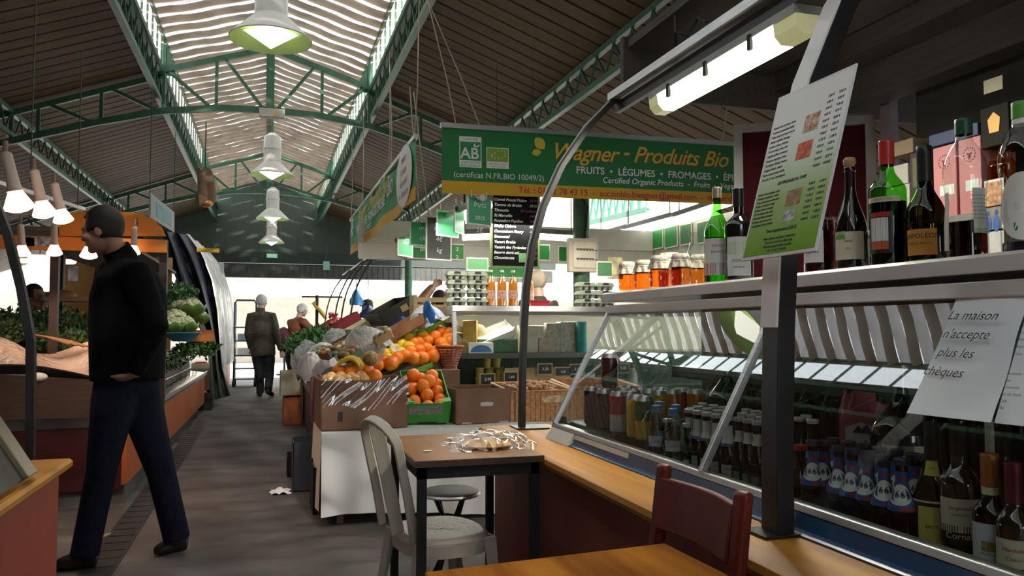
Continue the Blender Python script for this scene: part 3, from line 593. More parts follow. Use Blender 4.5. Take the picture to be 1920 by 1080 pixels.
# ---- wine bottles inside the case, by the base rail
ZD = .701
foil = lambda z0: (blackp, z0, .001)
bottle('wine_bottle', 'dark sparkling wine bottle with a round gold neck seal and a yellow oval label', bprof(.315, .043, .0145, .12, .24, .002), gdk, (1.33, 1.352, ZD), (lblack, .225, .001), [(.05, .135, .62, lyel, (('BRUT', .010, .045, ink),), -.1), (.048, .052, pi, lcream, ()), (.142, .146, pi, lcream, ()), (.195, .226, .7, lyel, (('1920', .006, .015, ink),), -.1)])
bottle('wine_bottle', 'tall dark wine bottle with a cream label above a black band lettered Cornala', bprof(.32, .037, .0145, .19, .235, .0015), gdk, (1.325, 1.280, ZD), foil(.245), [(.10, .165, 1.15, lcream, (('Sangiovese', .0095, .047, ink), ('CABERNET', .0065, .034, ink))), (.075, .113, 1.16, lblack, (('Cornalà', .017, .018, inkw),))])
bottle('wine_bottle', 'small wine bottle with a copper foil neck and a pale label with fruit drawing', bprof(.262, .0315, .014, .15, .19, .001), gb, (1.295, 1.182, ZD), (copper, .205, .0012), [(.035, .14, 1.25, M('pale blue label', (.62, .68, .72), .6, var=.03), (('MOSCATO', .0075, .05, ink), ('rosa', .006, .038, ink))), (.09, .108, .55, M('fruit drawing', (.3, .22, .04), .6, var=.6, scale=90), ()), (.190, .204, 1.5, lcream, ())])
bottle('wine_bottle', 'small wine bottle with a dark red foil neck and cream label in red script', bprof(.255, .0315, .014, .145, .185, .001), gdk, (1.29, 1.128, ZD), (M('burgundy foil', (.14, .012, .03), .35, .4), .185, .0012), [(.075, .125, 1.2, lcream, (('Mandolino', .0095, .032, redink), ('Classico', .0095, .016, redink)))])
for lab, x, y in (('plain dark wine bottle standing behind the tall cream labelled bottle', 1.44, 1.28), ('plain dark wine bottle standing behind the copper necked bottle', 1.42, 1.17), ('plain dark wine bottle standing behind the red foiled bottle', 1.43, 1.08)):
    bottle('wine_bottle', lab, bprof(.31, .037, .0145, .19, .235, .0015), gdk, (x, y, ZD), (blackp, .24, .001), [(.08, .15, .9, M('dim label', (.10, .09, .09), .6), ())])
bottle('slim_bottle', 'slim white necked bottle standing behind the wines', bprof(.30, .025, .013, .12, .23, .001), gc, (1.50, 1.36, ZD), (lcream, .20, .001), liquid=(.2, M('milky liqueur', (.6, .58, .5), .4)))
# demijohn style bottles on the deck
bottle('demijohn', 'big brown round bellied wine bottle with a yellow label, cream capped', bprof(.40, .078, .017, .22, .33, .002), G('demijohn brown', (.10, .05, .018), .03, 1.5, 1.2), (1.60, 1.725, ZD), (capgold, .375, .0015), [(.075, .20, .75, lcream, (('VINO ROSSO', .018, .07, redink), ('da tavola', .011, .045, redink)), .1), (.175, .2, .25, M('olive seal', (.2, .2, .08), .5), (), .1)], liquid=(.24, gdk))
bottle('demijohn', 'bright green round bellied wine bottle standing at the back of the beers', bprof(.41, .075, .017, .22, .33, .002), gg, (1.66, 2.66, ZD), None, liquid=(.2, gd))
# shrink wrapped water pack
pk = T('water_pack', 'pink and white shrink wrapped pack of water bottles reading evian', 'water pack', (1.72, 1.98, ZD), face_cam(1.72, 1.98) + .12)
def pkf(u, v):
    a = u * 2 * pi; c, s_ = cos(a), sin(a); e = .35; x = .085 * abs(c) ** e * (1 if c > 0 else -1); y = .06 * abs(s_) ** e * (1 if s_ > 0 else -1)
    k = 1 if v < .8 else 1 - (v - .8) * .9; return (x * k, y * k, v * .31 + .006 * sin(a * 6) * v)
MB().grid(pkf, 40, 12).build('wrap', M('pink print film', (.55, .09, .12), .25, var=.25, scale=12), pk)
MB().prism([(-.075, .10), (.03, .10), (.06, .16), (.02, .205), (-.03, .225), (-.075, .21)], 0, .0015, FR(0, -.0615, 0)).build('white_panel', lw, pk)
MB().prism([(-.055, .195), (-.04, .215), (-.03, .205), (-.015, .222), (-.004, .2), (.008, .21), (.018, .19), (-.01, .193)], 0, .001, FR(0, -.0635, 0)).build('mountain_logo', M('mountain blue', (.05, .09, .32), .5), pk)
MB().text('evian', .055, FR(-.02, -.0637, .155), bold=.0006).build('lettering', M('pink red lettering', (.6, .05, .1), .5), pk, smooth=False)
# ---- beers: neck labelled lager bottles behind the base rail
bp = bprof(.222, .0295, .0125, .115, .175, .0015)
blue_l = M('blue neck label', (.03, .10, .36), .4, var=.1); redl = M('red ribbon print', (.42, .03, .04), .5)
def beer64(loc, label, rot=0.):
    t = bottle('beer_bottle', label, bp, gbeer, loc, (M('dark crown cap', (.05, .055, .09), .35, .5, var=.1), .212, .0022), [(.118, .198, 1.25, blue_l, (), rot), (.130, .172, 0, lw, (('1664', .0205, .021, ink),), rot)], group='blue labelled lager bottles', rot=face_cam(loc[0], loc[1]))
    for a, b_, c_, d_ in ((.180, .187, -.3, .8), (.120, .127, .1, 1.1)): MB().lathe([(r_at(bp, z) + .0017, z) for z in (a, (a + b_) / 2, b_)], 8, a0=-pi / 2 + rot + c_, a1=-pi / 2 + rot + d_).build('red_ribbon', redl, t)
    return t
fr = [(1523, 820), (1548, 825), (1572, 831), (1595, 836), (1630, 843), (1658, 848), (1687, 853)]
k = 0
for px, X, rt in ((1524, 1.285, -.15), (1546, 1.31, -.5), (1573, 1.285, -.3), (1598, 1.285, -.4), (1628, 1.29, -.6), (1657, 1.285, -.1), (1690, 1.285, -.25)):
    p = at(px, 850, X=X); beer64((X, p.y, ZD), 'blue labelled lager bottle, %s along the front row from the black post' % ORD[k], rt); k += 1
k = 0
for px, X in ((1563, 1.36), (1592, 1.36), (1622, 1.36), (1650, 1.36), (1680, 1.365), (1712, 1.36), (1735, 1.37)):
    p = at(px, 845, X=X); beer64((X, p.y, ZD), 'blue labelled lager bottle, %s along the second row from the black post' % ORD[k], .2); k += 1
bottle('sauce_bottle', 'small red capped bottle close to the black post', bprof(.20, .028, .014, .11, .15, .001), gdk, (1.30, at(1500, 850, X=1.30).y, ZD), (capred, .188, .003), [(.03, .075, .9, lor, ())])
# lagers with tall white neck foils
pp = bprof(.235, .030, .0128, .125, .185, .0015); perw = M('white neck foil', (.60, .62, .58), .4, var=.04); perp = M('violet band', (.11, .08, .18), .5); bl2 = M('silver blue label', (.5, .55, .62), .35, .3, var=.12)
k = 0
for row, (X, pxs) in enumerate(((1.31, (1293, 1308, 1325, 1343, 1365)), (1.385, (1309, 1327, 1346, 1364)), (1.46, (1318, 1338, 1357)))):
    for j, px in enumerate(pxs):
        p = at(px, 770, X=X)
        bottle('beer_bottle', 'white necked lager bottle, %s in the %s row behind the glass joint' % (ORD[j], ('front', 'middle', 'rear')[row]), pp, gbeer, (X, p.y, ZD), (capw, .226, .0022),
               [(.16, .212, pi, perw, ()), (.152, .162, pi, perp, ()), (.185, .197, .35, lcream, (), -.3)] + ([(.02, .10, .85, bl2, (('PERONI', .0125, .05, redink), ('BIRRA', .008, .068, ink), ('S', .016, .02, M('navy lettering', (.02, .04, .2), .5))), .1)] if row == 0 else []), group='white necked lager bottles')
# plain green lagers beside the post
k = 0
for row, (X, pxs) in enumerate(((1.33, (1386, 1403, 1420, 1440)), (1.41, (1392, 1410, 1428)), (1.49, (1400, 1417, 1433)))):
    for j, px in enumerate(pxs):
        p = at(px, 770, X=X)
        bottle('beer_bottle', 'green lager bottle, %s in the %s row between the glass joint and the post' % (ORD[j], ('front', 'middle', 'rear')[row]), pp, gbeer, (X, p.y, ZD), (capw, .226, .0022),
               [(.168, .20, pi, perw, ())] + ([(.03, .095, .5, lblack, (), -.3), (.04, .085, .38, M('silver green label', (.35, .45, .38), .3, .4, var=.3, scale=60), (), -.3)] if row == 0 else []), group='green lager bottles by the post')
for j, (px, X) in enumerate(((1500, 1.50), (1512, 1.56), (1524, 1.50))):
    p = at(px, 800, X=X)
    bottle('beer_bottle', 'small green beer bottle, %s of three at the back next to the grille' % ORD[j], pp, gbeer, (X, p.y, ZD), (capw, .226, .0022), [(.13, .155, .8, M('silver green label', (.35, .45, .38), .3, .4, var=.3, scale=60), ())], group='green beers by the grille')
# brown soft drink bottles in front of the water
for j, px in enumerate((1236, 1253, 1272)):
    p = at(px, 800, X=1.30)
    bottle('soda_bottle', 'dark brown soda bottle, %s of three in front of the white necked lagers' % ORD[j], bprof(.19, .026, .013, .10, .15, .0015), gdk, (1.30, p.y - .06, ZD), (capw, .181, .002), [(.05, .08, .8, lor if j == 0 else lcream, (), .2)], group='dark brown soda bottles')
bottle('juice_bottle', 'small bottle with a bright green neck tag beside the brown sodas', bprof(.20, .026, .013, .10, .15, .0015), gdk, (1.315, at(1284, 800, X=1.315).y, ZD), None, [(.13, .19, pi, M('bright green tag', (.08, .42, .05), .4), ())])
# water bottles
wb = [(.024, 0), (.028, .004), (.029, .02), (.027, .03), (.029, .04), (.0295, .085), (.028, .095), (.0295, .105), (.027, .125), (.018, .15), (.0125, .16), (.0125, .178)]
k = 0
for X, pxs in ((1.275, (1231, 1262, 1292, 1317, 1348)), (1.35, (1236, 1267, 1296, 1322, 1352))):
    for j, px in enumerate(pxs):
        p = at(px, 760, X=X)
        if p.y < 2.31: continue
        bottle('water_bottle', 'small clear water bottle with a blue cap, %s in the %s row' % (ORD[j], 'front' if X < 1.3 else 'rear'), wb, pet, (X, p.y, .756), (capblue, .158, .004), [(.045, .08, 1.1, M('pale water label', (.62, .64, .72), .4, var=.15, scale=40), (('evian', .010, .017, redink),))], group='blue capped water bottles', liquid=(.14, G('water', (.9, .93, .96), .02, 1.33, .3)))
# cans
def can(label, loc, mats, h=.152, txt=None, group='drink cans on the steel step', rot=None, r=.033):
    t = T('drink_can', label, 'can', loc, face_cam(loc[0], loc[1]) if rot is None else rot, group)
    MB().lathe([(.024, 0), (r - .001, .006), (r, .011), (r, h * .45)], 24, 0).lathe([(r, h * .45), (r, h - .016)], 24, 1).build('body', [mats[1], mats[0]], t)
    MB().lathe([(r, h - .016), (r - .004, h - .005), (r - .0055, h), (r - .007, h), (r - .009, h - .004), (.001, h - .004)], 24).box(-.008, .008, -.012, .006, h - .0035, h - .002).build('lid', alu, t)
    if txt: MB().text_cyl(txt[0], txt[1], r + .0008, h * .55, -pi / 2, 0, .1).build('lettering', txt[2], t, smooth=False)
cm = lambda n, c: M('can ' + n, c, .25, .35, var=.12, scale=20)
blk, brn, red, wht, grn, yel, blu, org, dgn = cm('black', (.015, .012, .014)), cm('brown', (.09, .03, .03)), cm('red', (.45, .02, .03)), cm('silver', (.6, .6, .62)), cm('green', (.03, .28, .04)), cm('yellow', (.7, .5, .03)), cm('blue', (.05, .12, .4)), cm('orange', (.75, .26, .02)), cm('dark green', (.05, .12, .05))
k = 0
cl = [('black', blk, blk), ('dark brown', brn, brn), ('red and silver', red, wht), ('blue and green', blu, grn), ('yellow', yel, yel), ('dark green and yellow', dgn, yel)]
for j, ((n, a, b_), px) in enumerate(zip(cl, (1110, 1134, 1160, 1180, 1192, 1208))):
    X = 1.262 if j != 3 else 1.30; p = at(px, 760, X=X); can('%s drink can in the front row at the case end' % n, (X, min(p.y, 3.13), .811), (a, b_), txt=('7', .06, inkw) if j == 5 else None)
back = [('black', blk, blk, 1.345, 3.10), ('dark', brn, blk, 1.345, 2.985), ('red topped', red, brn, 1.345, 2.90), ('dark grey', blk, wht, 1.35, 2.82), ('red', red, red, 1.43, 2.93), ('orange', org, org, 1.43, 2.845), ('dark red', red, blk, 1.43, 3.03), ('golden', yel, org, 1.43, 2.765), ('amber', org, yel, 1.51, 2.80), ('crimson', red, red, 1.51, 2.90), ('tangerine', org, org, 1.59, 2.77), ('cherry red', red, org, 1.59, 2.87)]
for n, a, b_, x, y in back: can('%s drink can standing behind the front row of cans' % n, (x, y, .811), (a, b_))
p = at(1141, 730, X=1.30); can('dark can stacked on top of the other cans', (1.305, min(p.y, 3.05), .9635), (brn, brn), h=.135)
# tall green bottles at the back of the cans
for j, (x, y) in enumerate(((1.66, 3.08), (1.68, 2.98), (1.70, 2.88))):
    bottle('beer_bottle', 'dark bottle with a pale screw cap behind the cans, %s from the far end' % ORD[j], pp, gbeer, (x, y, ZD), (capw, .212, .002), (), group='bottles behind the cans')
# ---- boxes on the rear shelves of the bar
shelf = T('wall_shelf', 'grey wooden shelves with cupboard along the back wall of the bar', 'shelf', (2.7, 1.8, 0))
greyw = M('grey shelf paint', (.26, .24, .21), .6, var=.12)
MB().box(2.48, 2.86, .6, 2.95, 1.60, 1.625).build('shelf_board', greyw, shelf, True); MB().box(2.5, 2.86, .6, 2.95, 0, 1.34).build('cupboard', M('pale cupboard', (.30, .29, .26), .6, var=.1), shelf, True)
MB().box(2.45, 2.86, .6, 2.95, 1.34, 1.365).build('cupboard_top', greyw, shelf, True); MB().box(2.84, 2.86, .6, 2.95, 1.365, 1.60).build('shelf_back', M('pale shelf back', (.35, .34, .31), .7), shelf, True)
def boxon(name, label, cat, px0, px1, z0, h, mat, X=2.52, dep=.16, extra=None, grp=None):
    y1 = at(px0, 400, X=X).y; y0 = at(px1, 400, X=X).y
    t = T(name, label, cat, (X + dep / 2, (y0 + y1) / 2, z0), 0, grp); w2 = (y1 - y0) / 2
    MB().box(-dep / 2, dep / 2, -w2, w2, 0, h).build('carton', mat, t, bevel=.003)
    if extra: extra(t, dep, w2, h)
    return t
FX = lambda x, y, z: Matrix(((0, 0, -1, x), (-1, 0, 0, y), (0, 1, 0, z), (0, 0, 0, 1)))
pink = M('pink carton', (.62, .24, .24), .5, var=.06)
def grapes(t, dep, w2, h):
    mb = MB(); 
    for i in range(14): a = 2 * pi * i / 14; mb.ell((-dep / 2 - .001, .026 * cos(a), h * .78 + .026 * sin(a)), (.001, .003, .003), 8, 6)
    for i, (a, b_) in enumerate(((0, 0), (.007, .004), (-.007, .004), (.0035, -.007), (-.0035, -.007), (0, -.014))): mb.ell((-dep / 2 - .001, a, h * .78 + b_), (.002, .004, .004), 8, 6)
    mb.build('grape_emblem', M('aubergine print', (.16, .03, .08), .5), t); MB().box(-dep / 2 - .001, -dep / 2, -w2 + .01, w2 - .03, .09, .13).build('barcode_sticker', lw, t)
Z1 = 1.6255
boxon('carton', 'white carton lying at the end of the bar shelf by the grey post', 'box', 1662, 1706, Z1, .17, M('white carton', (.42, .40, .36), .6, var=.06), dep=.2)
boxon('carton', 'white lidded carton stacked on the end carton of the bar shelf', 'box', 1662, 1704, Z1 + .172, .085, M('white carton', (.42, .40, .36), .6, var=.06), dep=.2)
def darkbox(t, dep, w2, h): MB().box(-dep / 2 - .001, -dep / 2, -w2 + .015, w2 - .015, h * .5, h * .92).build('olive_panel', M('olive panel', (.10, .10, .04), .5), t); MB().box(-dep / 2 - .001, -dep / 2, -w2 + .02, w2 - .02, .03, .07).build('barcode_sticker', lw, t)
boxon('gift_box', 'narrow dark gift box with an olive panel on the bar shelf', 'box', 1708, 1737, Z1 - .045 + .046, .29, M('near black carton', (.035, .025, .02), .4), extra=darkbox, dep=.09)
boxon('carton', 'pink carton with a grape emblem on the bar shelf', 'box', 1752, 1795, Z1, .285, pink, extra=grapes, dep=.17)
boxon('carton', 'second pink carton further along the bar shelf behind the syrup bottle', 'box', 1800, 1842, Z1, .29, pink, extra=grapes, dep=.17)
boxon('carton', 'dark blue carton lying across the pink boxes', 'box', 1745, 1838, Z1 + .292, .05, M('dark blue carton', (.03, .05, .12), .5), dep=.16)
boxon('carton', 'brown carton lying on the white lidded carton', 'box', 1668, 1715, Z1 + .295, .06, M('pale brown carton', (.22, .16, .09), .7), dep=.2)
def whisky(t, dep, w2, h):
    MB().box(-dep / 2 - .001, -dep / 2, -w2 + .02, w2 - .02, .20, .25).build('cream_sticker', lcream, t); MB().prism([(-.02, 0), (.02, 0), (.026, .05), (.0, .075), (-.026, .05)], 0, .002, FX(-dep / 2 - .001, 0, h - .1)).build('crest', M('bronze crest', (.45, .25, .06), .4, .4), t)
boxon('gift_box', 'black gift box with a bronze crest above a row of amber bottles', 'box', 1843, 1897, Z1 + .235, .15, M('black gold carton', (.012, .010, .005), .6, spec=.2), extra=whisky)
amb = G('golden spirit', (.92, .62, .14), .04, 1.4, .6)
for j, px in enumerate((1850, 1868, 1886)):
    p = at(px, 300, X=2.58); bottle('spirit_bottle', 'amber spirit bottle, %s of three on the shelf beneath the black gift box' % ORD[j], bprof(.23, .034, .02, .17, .20, .001), G('clear amber glass', (.95, .8, .45), .03), (2.58, p.y, Z1), None, [(.02, .03, pi, lor, ())], liquid=(.19, amb), group='amber spirit bottles')
def flat(name, label, px0, py0, px1, py1, mats, X=2.445, cat='photo'):
    a = at(px0, py0, X=X); b_ = at(px1, py1, X=X); t = T(name, label, cat, (X, (a.y + b_.y) / 2, b_.z)); w2 = abs(a.y - b_.y) / 2; h = a.z - b_.z
    MB().box(-.002, 0, -w2, w2, 0, h).build('card', mats[0], t)
    if len(mats) > 1: MB().box(-.003, -.002, -w2 * .85, w2 * .85, h * .1, h * .92).build('picture', mats[1], t)
    return t, w2, h
flat('photo', 'snapshot of food propped behind the purple syrup bottle', 1846, 340, 1884, 388, (lw, M('food snapshot', (.5, .25, .12), .5, var=.6, scale=60)), X=2.40)
t, w2, h = flat('photo', 'photo of two people in blue pinned below the food snapshot', 1842, 388, 1882, 432, (lw, M('photo backdrop', (.25, .22, .2), .5, var=.3, scale=30)), X=2.40)
mb = MB()
for s_ in (-1, 1): mb.ell((-.004, s_ * w2 * .4, h * .30), (.001, w2 * .34, h * .32), 12, 8).ell((-.004, s_ * w2 * .4, h * .70), (.001, w2 * .15, h * .13), 12, 8)
mb.build('printed_figures', M('photo blue', (.04, .12, .35), .5, var=.3), t)
flat('paper_notice', 'white note with a red scribble hanging below the photo', 1842, 433, 1884, 478, (lw, M('note paper', (.6, .58, .55), .6)), X=2.40, cat='notice')
# ================================================================ organic stall: display case, eggs, juice, boards, banners
stg = M('stainless steel', (.5, .5, .5), .25, 1., var=.1)
cheese_case = T('display_case', 'wide glass fronted cheese case at the back of the fruit table', 'display case', (2.4, 6.4, 0))
CX0, CX1, CYF = 1.35, 4.2, 5.92
MB().box(CX0, CX1, CYF, CYF + .9, 0, .66).build('cabinet', M('beige case body', (.32, .30, .25), .5), cheese_case, True)
MB().rings([[(x, CYF + .05, 1.30), (x, CYF + .02, 1.33), (x, CYF + .04, 1.372), (x, CYF + .6, 1.372), (x, CYF + .6, 1.30)] for x in (CX0, CX1)], 0).build('top_rail', alu, cheese_case, True, smooth=False)
gcase = G('cheese case glass', (.90, .93, .90), .01, 1.5, .8)
MB().poly([(CX0 + .02, CYF, .68), (CX1, CYF, .68), (CX1, CYF + .05, 1.30), (CX0 + .02, CYF + .05, 1.30)]).build('front_glass', gcase, cheese_case, True, smooth=False)
MB().poly([(CX0, CYF, .68), (CX0, CYF + .9, .68), (CX0, CYF + .9, 1.33), (CX0, CYF + .05, 1.33)]).build('end_glass', gcase, cheese_case, True, smooth=False)
MB().bar((CX0 + .012, CYF - .01, .64), (CX0 + .012, CYF + .04, 1.34), .026, .03).box(CX0 - .01, CX0 + .03, CYF + .0, CYF + .9, .64, .67).build('end_frame', alu, cheese_case, True, smooth=False, bevel=.003)
MB().box(CX0 + .02, CX1, CYF + .08, CYF + .85, .985, 1.0).box(CX0 + .02, CX1, CYF + .06, CYF + .08, .965, 1.005).build('glass_shelf', M('dark shelf edge', (.06, .06, .055), .3), cheese_case, True, smooth=False)
MB().box(CX0 + .02, CX1, CYF + .86, CYF + .9, .66, 1.31).build('back_panel', M('pale case back', (.52, .49, .40), .6, var=.08), cheese_case, True)
mb = MB()
for i in range(100): mb.box(CX0 + .03 + i * .028, CX0 + .036 + i * .028, CYF + .70, CYF + .703, .70, .96)
for j in range(12): mb.box(CX0 + .03, CX1, CYF + .697, CYF + .70, .71 + j * .021, .715 + j * .021)
mb.build('wire_mesh', M('green grey mesh', (.10, .13, .10), .5), cheese_case, True, smooth=False)
MB().box(CX0 + .03, CX1, CYF + .71, CYF + .72, .69, .98).build('mesh_backing', M('green dim backing', (.16, .20, .13), .6, var=.2, scale=3), cheese_case, True)
MB().box(CX0 + .1, CX1 - .1, CYF + .20, CYF + .24, 1.305, 1.325).build('strip_light', M('case lamp', (1, .95, .82), .5, emit=14), cheese_case, True, smooth=False)
cb = lambda n, c, s_=18, v=.2: M(n, c, .6, var=v, scale=s_)
def thing1(name, label, cat, mb, mat, group=None, bevel=0., smooth=True, loc=None, rot=None): return tag(mb.build(name, mat, bevel=bevel, smooth=smooth, loc=loc, rot=rot), label, cat, group)
YS = CYF + .14
def wedge(px, w_, h, d, mat, label, rot=0., z=1.001): p = at(px, 640, Y=YS); return thing1('cheese', label, 'cheese', MB().prism([(-w_ / 2, 0), (w_ / 2, 0), (w_ / 2, d), (-w_ / 2, d * .8)], 0, h), mat, 'cheeses on the upper shelf', .006, loc=(p.x, YS + .06, z), rot=rot)
wedge(873, .16, .10, .2, cb('yellow cheese', (.58, .40, .14)), 'pale yellow cheese wedge at the end of the upper shelf', .1)
wedge(884, .11, .26, .2, cb('golden cheese', (.62, .42, .10)), 'tall golden slice of cheese leaning behind the blue topped tub', -.3)
wedge(1004, .20, .22, .12, cb('rind cheese', (.45, .42, .33), 10), 'round rind grey cheese with a green stamp, standing on edge', .15)
wedge(1047, .16, .24, .12, cb('grey rind cheese', (.36, .36, .31), 25, .35), 'upright grey rinded cheese slab with small holes', -.1)
wedge(1071, .14, .25, .12, cb('speckled cheese', (.40, .37, .30), 30, .35), 'speckled grey cheese slab beside the turquoise roll', .1)
wedge(1030, .14, .12, .1, cb('pink rind cheese', (.42, .33, .25)), 'low pinkish cheese block in front of the grey slabs', 0)
p = at(1090, 640, Y=YS + .05); thing1('wrapping_roll', 'turquoise roll of wrapping standing among the cheeses', 'roll', MB().tube([(0, 0, 0), (0, 0, .25)], .045, 20), cb('turquoise film', (.03, .28, .27)), loc=(p.x, p.y, 1.001))
t = T('cheese_tub', 'white tub with a blue oval emblem at the front of the cheese shelf', 'tub', (at(901, 640, Y=YS).x, YS + .03, 1.001)); MB().box(-.10, .10, -.05, .07, 0, .085).build('tub', lw, t, bevel=.006); MB().prism([(.085 * cos(a * pi / 16), .012 + .055 * sin(a * pi / 16)) for a in range(17)], 0, .001, FR(0, -.0515, 0)).build('emblem', M('blue emblem', (.05, .14, .35), .5, var=.3, scale=20), t)
p = at(925, 612, Y=YS + .16); thing1('foam_tray', 'white foam tray tilted on top of the wrapped cheeses', 'tray', MB().grid(lambda u, v: ((u - .5) * .34, (v - .5) * .2, .02 * (abs(u - .5) > .45) + .02 * (abs(v - .5) > .4)), 20, 14, thick=.07), lw, loc=(p.x, p.y + .05, 1.15)).rotation_euler = (R(25), R(-22), 0)
p = at(930, 640, Y=YS + .2); thing1('cheese', 'green wrapped cheese block under the foam tray', 'cheese', MB().box(-.17, .17, -.08, .1, 0, .11), cb('green wrap', (.05, .12, .06)), 'cheeses on the upper shelf', .01, loc=(p.x, p.y, 1.001))
p = at(865, 612, Y=YS + .25); thing1('cheese_paper', 'crumpled pale cheese paper at the end of the case', 'paper', MB().grid(lambda u, v: ((u - .5) * .28, (v - .5) * .16, .05 * sin(u * 7 + v * 3) + .04 * cos(v * 8)), 16, 12, thick=.002), lcream, loc=(p.x + .06, p.y, 1.16)).rotation_euler = (R(60), R(15), 0)
# lower level
YL = CYF + .30
ypot = M('yellow pot', (.62, .50, .12), .45, var=.12); k = 0
mb = MB().lathe([(.03, 0), (.036, .07), (.039, .072), (.039, .078), (.001, .078)], 16)
pot0 = None
for lv in range(3):
    for j in range(5 if lv < 2 else 2):
        lab = 'yellow yoghurt pot, %s along the %s layer of the stack' % (ORD[j], ('bottom', 'middle', 'top')[lv]); pos = (at(905, 690, Y=YL).x + j * .083 + (.06 if lv == 2 else 0), YL + .1, .72 + lv * .079)
        if pot0 is None:
            pot0 = T('yoghurt_pot', lab, 'pot', pos, 0, 'yellow yoghurt pots in the cheese case'); mb.build('pot', ypot, pot0); MB().lathe([(.0385, .073), (.0395, .074), (.0395, .079), (.001, .0795)], 16).build('lid', lcream, pot0)
        else: dup(pot0, pos, 0, lab)
thing1('pot_stand', 'low pale stand under the yoghurt pots in the case', 'stand', MB().box(at(895, 690, Y=YL).x, at(985, 690, Y=YL).x + .05, YL, YL + .2, .665, .719), lcream)
def milk(px, label):
    p = at(px, 690, Y=YL + .02); t = T('milk_bottle', label, 'bottle', (p.x, p.y, .665)); MB().lathe([(.035, 0), (.042, .01), (.043, .12), (.038, .15), (.022, .18), (.018, .2)], 20).build('body', lw, t); MB().lathe([(.02, .195), (.021, .22), (.001, .222)], 16).build('cap', M('orange cap', (.55, .13, .04), .45), t)
milk(961, 'white milk bottle with an orange cap beside the yoghurt pots'); milk(1186, 'white milk bottle with an orange cap seen through the drinks case')
for j, (px, py, ww, hh, lab) in enumerate(((914, 711, .11, .075, 'black price slate in front of the yoghurt pots'), (958, 707, .10, .07, 'black price slate below the milk bottle'), (1022, 692, .11, .075, 'black price slate in a wooden frame above the walnuts'), (1055, 697, .12, .06, 'black price slate leaning on the crate behind the walnuts'), (1082, 692, .11, .07, 'dark price slate by the blue lidded tub'), (1168, 690, .10, .07, 'black price slate in a pale frame seen through the drinks case'))):
    p = at(px, py, Y=CYF + .10); t = T('price_slate', lab, 'slate', (p.x, CYF + .10, p.z - hh / 2)); MB().box(-ww / 2, ww / 2, -.004, .004, 0, hh).build('slate', lblack, t); MB().box(-ww / 2 - .008, ww / 2 + .008, .0, .008, -.008, 0).box(-ww / 2 - .008, ww / 2 + .008, .0, .008, hh, hh + .008).box(-ww / 2 - .008, -ww / 2, .0, .008, 0, hh).box(ww / 2, ww / 2 + .008, .0, .008, 0, hh).build('slate_frame', M('pale wood', (.55, .42, .22), .6), t, smooth=False)
    MB().text(('2,90', '1,60', '3,50', '4,20', '2,10', '5,80')[j], hh * .42, FR(0, -.0055, hh * .5), shear=.2).build('lettering', inkw, t, smooth=False)
thing1('carton', 'open pale wooden tray behind the walnut price slates', 'box', MB().box(-.28, .28, 0, .12, 0, .10).box(-.28, .28, 0, .01, .1, .16), M('pale wood', (.55, .42, .22), .6), loc=(at(1010, 690, Y=CYF + .2).x, CYF + .22, .72))
t = T('tub', 'small tub with a light blue lid at the back of the walnut crates', 'tub', (at(1103, 690, Y=CYF + .2).x, CYF + .2, .77)); MB().lathe([(.05, 0), (.055, .05)], 20, cap=True).build('tub', lw, t); MB().lathe([(.057, .05), (.057, .065), (.001, .066)], 20).build('lid', M('light blue lid', (.12, .38, .55), .5), t)
# egg cartons on the case top
pulp = M('grey green moulded pulp', (.40, .43, .33), .85, var=.10, scale=40, bump=.2)
def carton_base():
    mb = MB()
    for i in range(3):
        for j in range(2): mb.lathe([(.012, 0), (.018, .002), (.0255, .034), (.0255, .036)], 12, X=Matrix.Translation(((i - 1) * .051, (j - .5) * .051, 0)), cap=True)
    return mb.box(-.081, .081, -.055, .055, .031, .036)
def carton_lid():
    mb = MB()
    def fn(u, v):
        x = (u - .5) * .158; y = (v - .5) * .106; e = min(1, min(u, 1 - u, v, 1 - v) * 9); return (x * (1 + .03 * (1 - e)), y * (1 + .03 * (1 - e)), .036 + .030 * min(1, e * 1.2) ** .6 - .006 * max(0, 1 - abs(v - .5) * 8))
    return mb.grid(fn, 18, 14).box(-.03, .03, -.057, -.05, .034, .052)
EG = None
def eggs(xc, yc, rows, cols, tag_):
    global EG
    for c in range(cols):
        for r_ in range(rows):
            pos = (xc + (c - (cols - 1) / 2) * .167 + random.uniform(-.004, .004), yc, 1.373 + r_ * .069); lab = '%s egg carton from the top of the %s' % (ORD[rows - 1 - r_], tag_[c])
            if EG is None:
                EG = T('egg_carton', lab, 'egg carton', pos, 0, 'stacked egg cartons'); carton_base().build('base', pulp, EG); carton_lid().build('lid', pulp, EG); MB().box(-.025, .025, -.0585, -.0575, .044, .062).build('label', ink, EG)
            else: dup(EG, pos, random.uniform(-.04, .04), lab)
YE = CYF + .22
pE = at(874, 540, Y=YE); eggs(pE.x, YE, 4, 2, ('stack at the end of the cheese case', 'stack next to the orange juice bottles'))
pE = at(1114, 540, Y=YE); eggs(pE.x, YE, 3, 2, ('far stack under the fuse box', 'stack by the honey jars'))
oj = M('orange juice', (.85, .26, .01), .3, var=.06, coat=1.)
jp = [(.036, 0), (.041, .004), (.041, .15), (.038, .18), (.024, .225), (.015, .25), (.014, .285)]
for j, px in enumerate((920, 941, 962, 991)):
    p = at(px, 540, Y=YE - .02)
    bottle('juice_bottle', 'orange juice bottle, %s from the egg cartons' % ORD[j], jp, gc, (p.x, YE - .02, 1.373), (lw, .272, .002), [(.06, .125, 1.3, M('peach label', (.72, .42, .30), .5, var=.3, scale=50), (('ORANGE', .016, .045, redink), ('bio', .014, .018, greeni)))], liquid=(.225, oj), group='orange juice bottles on the cheese case')
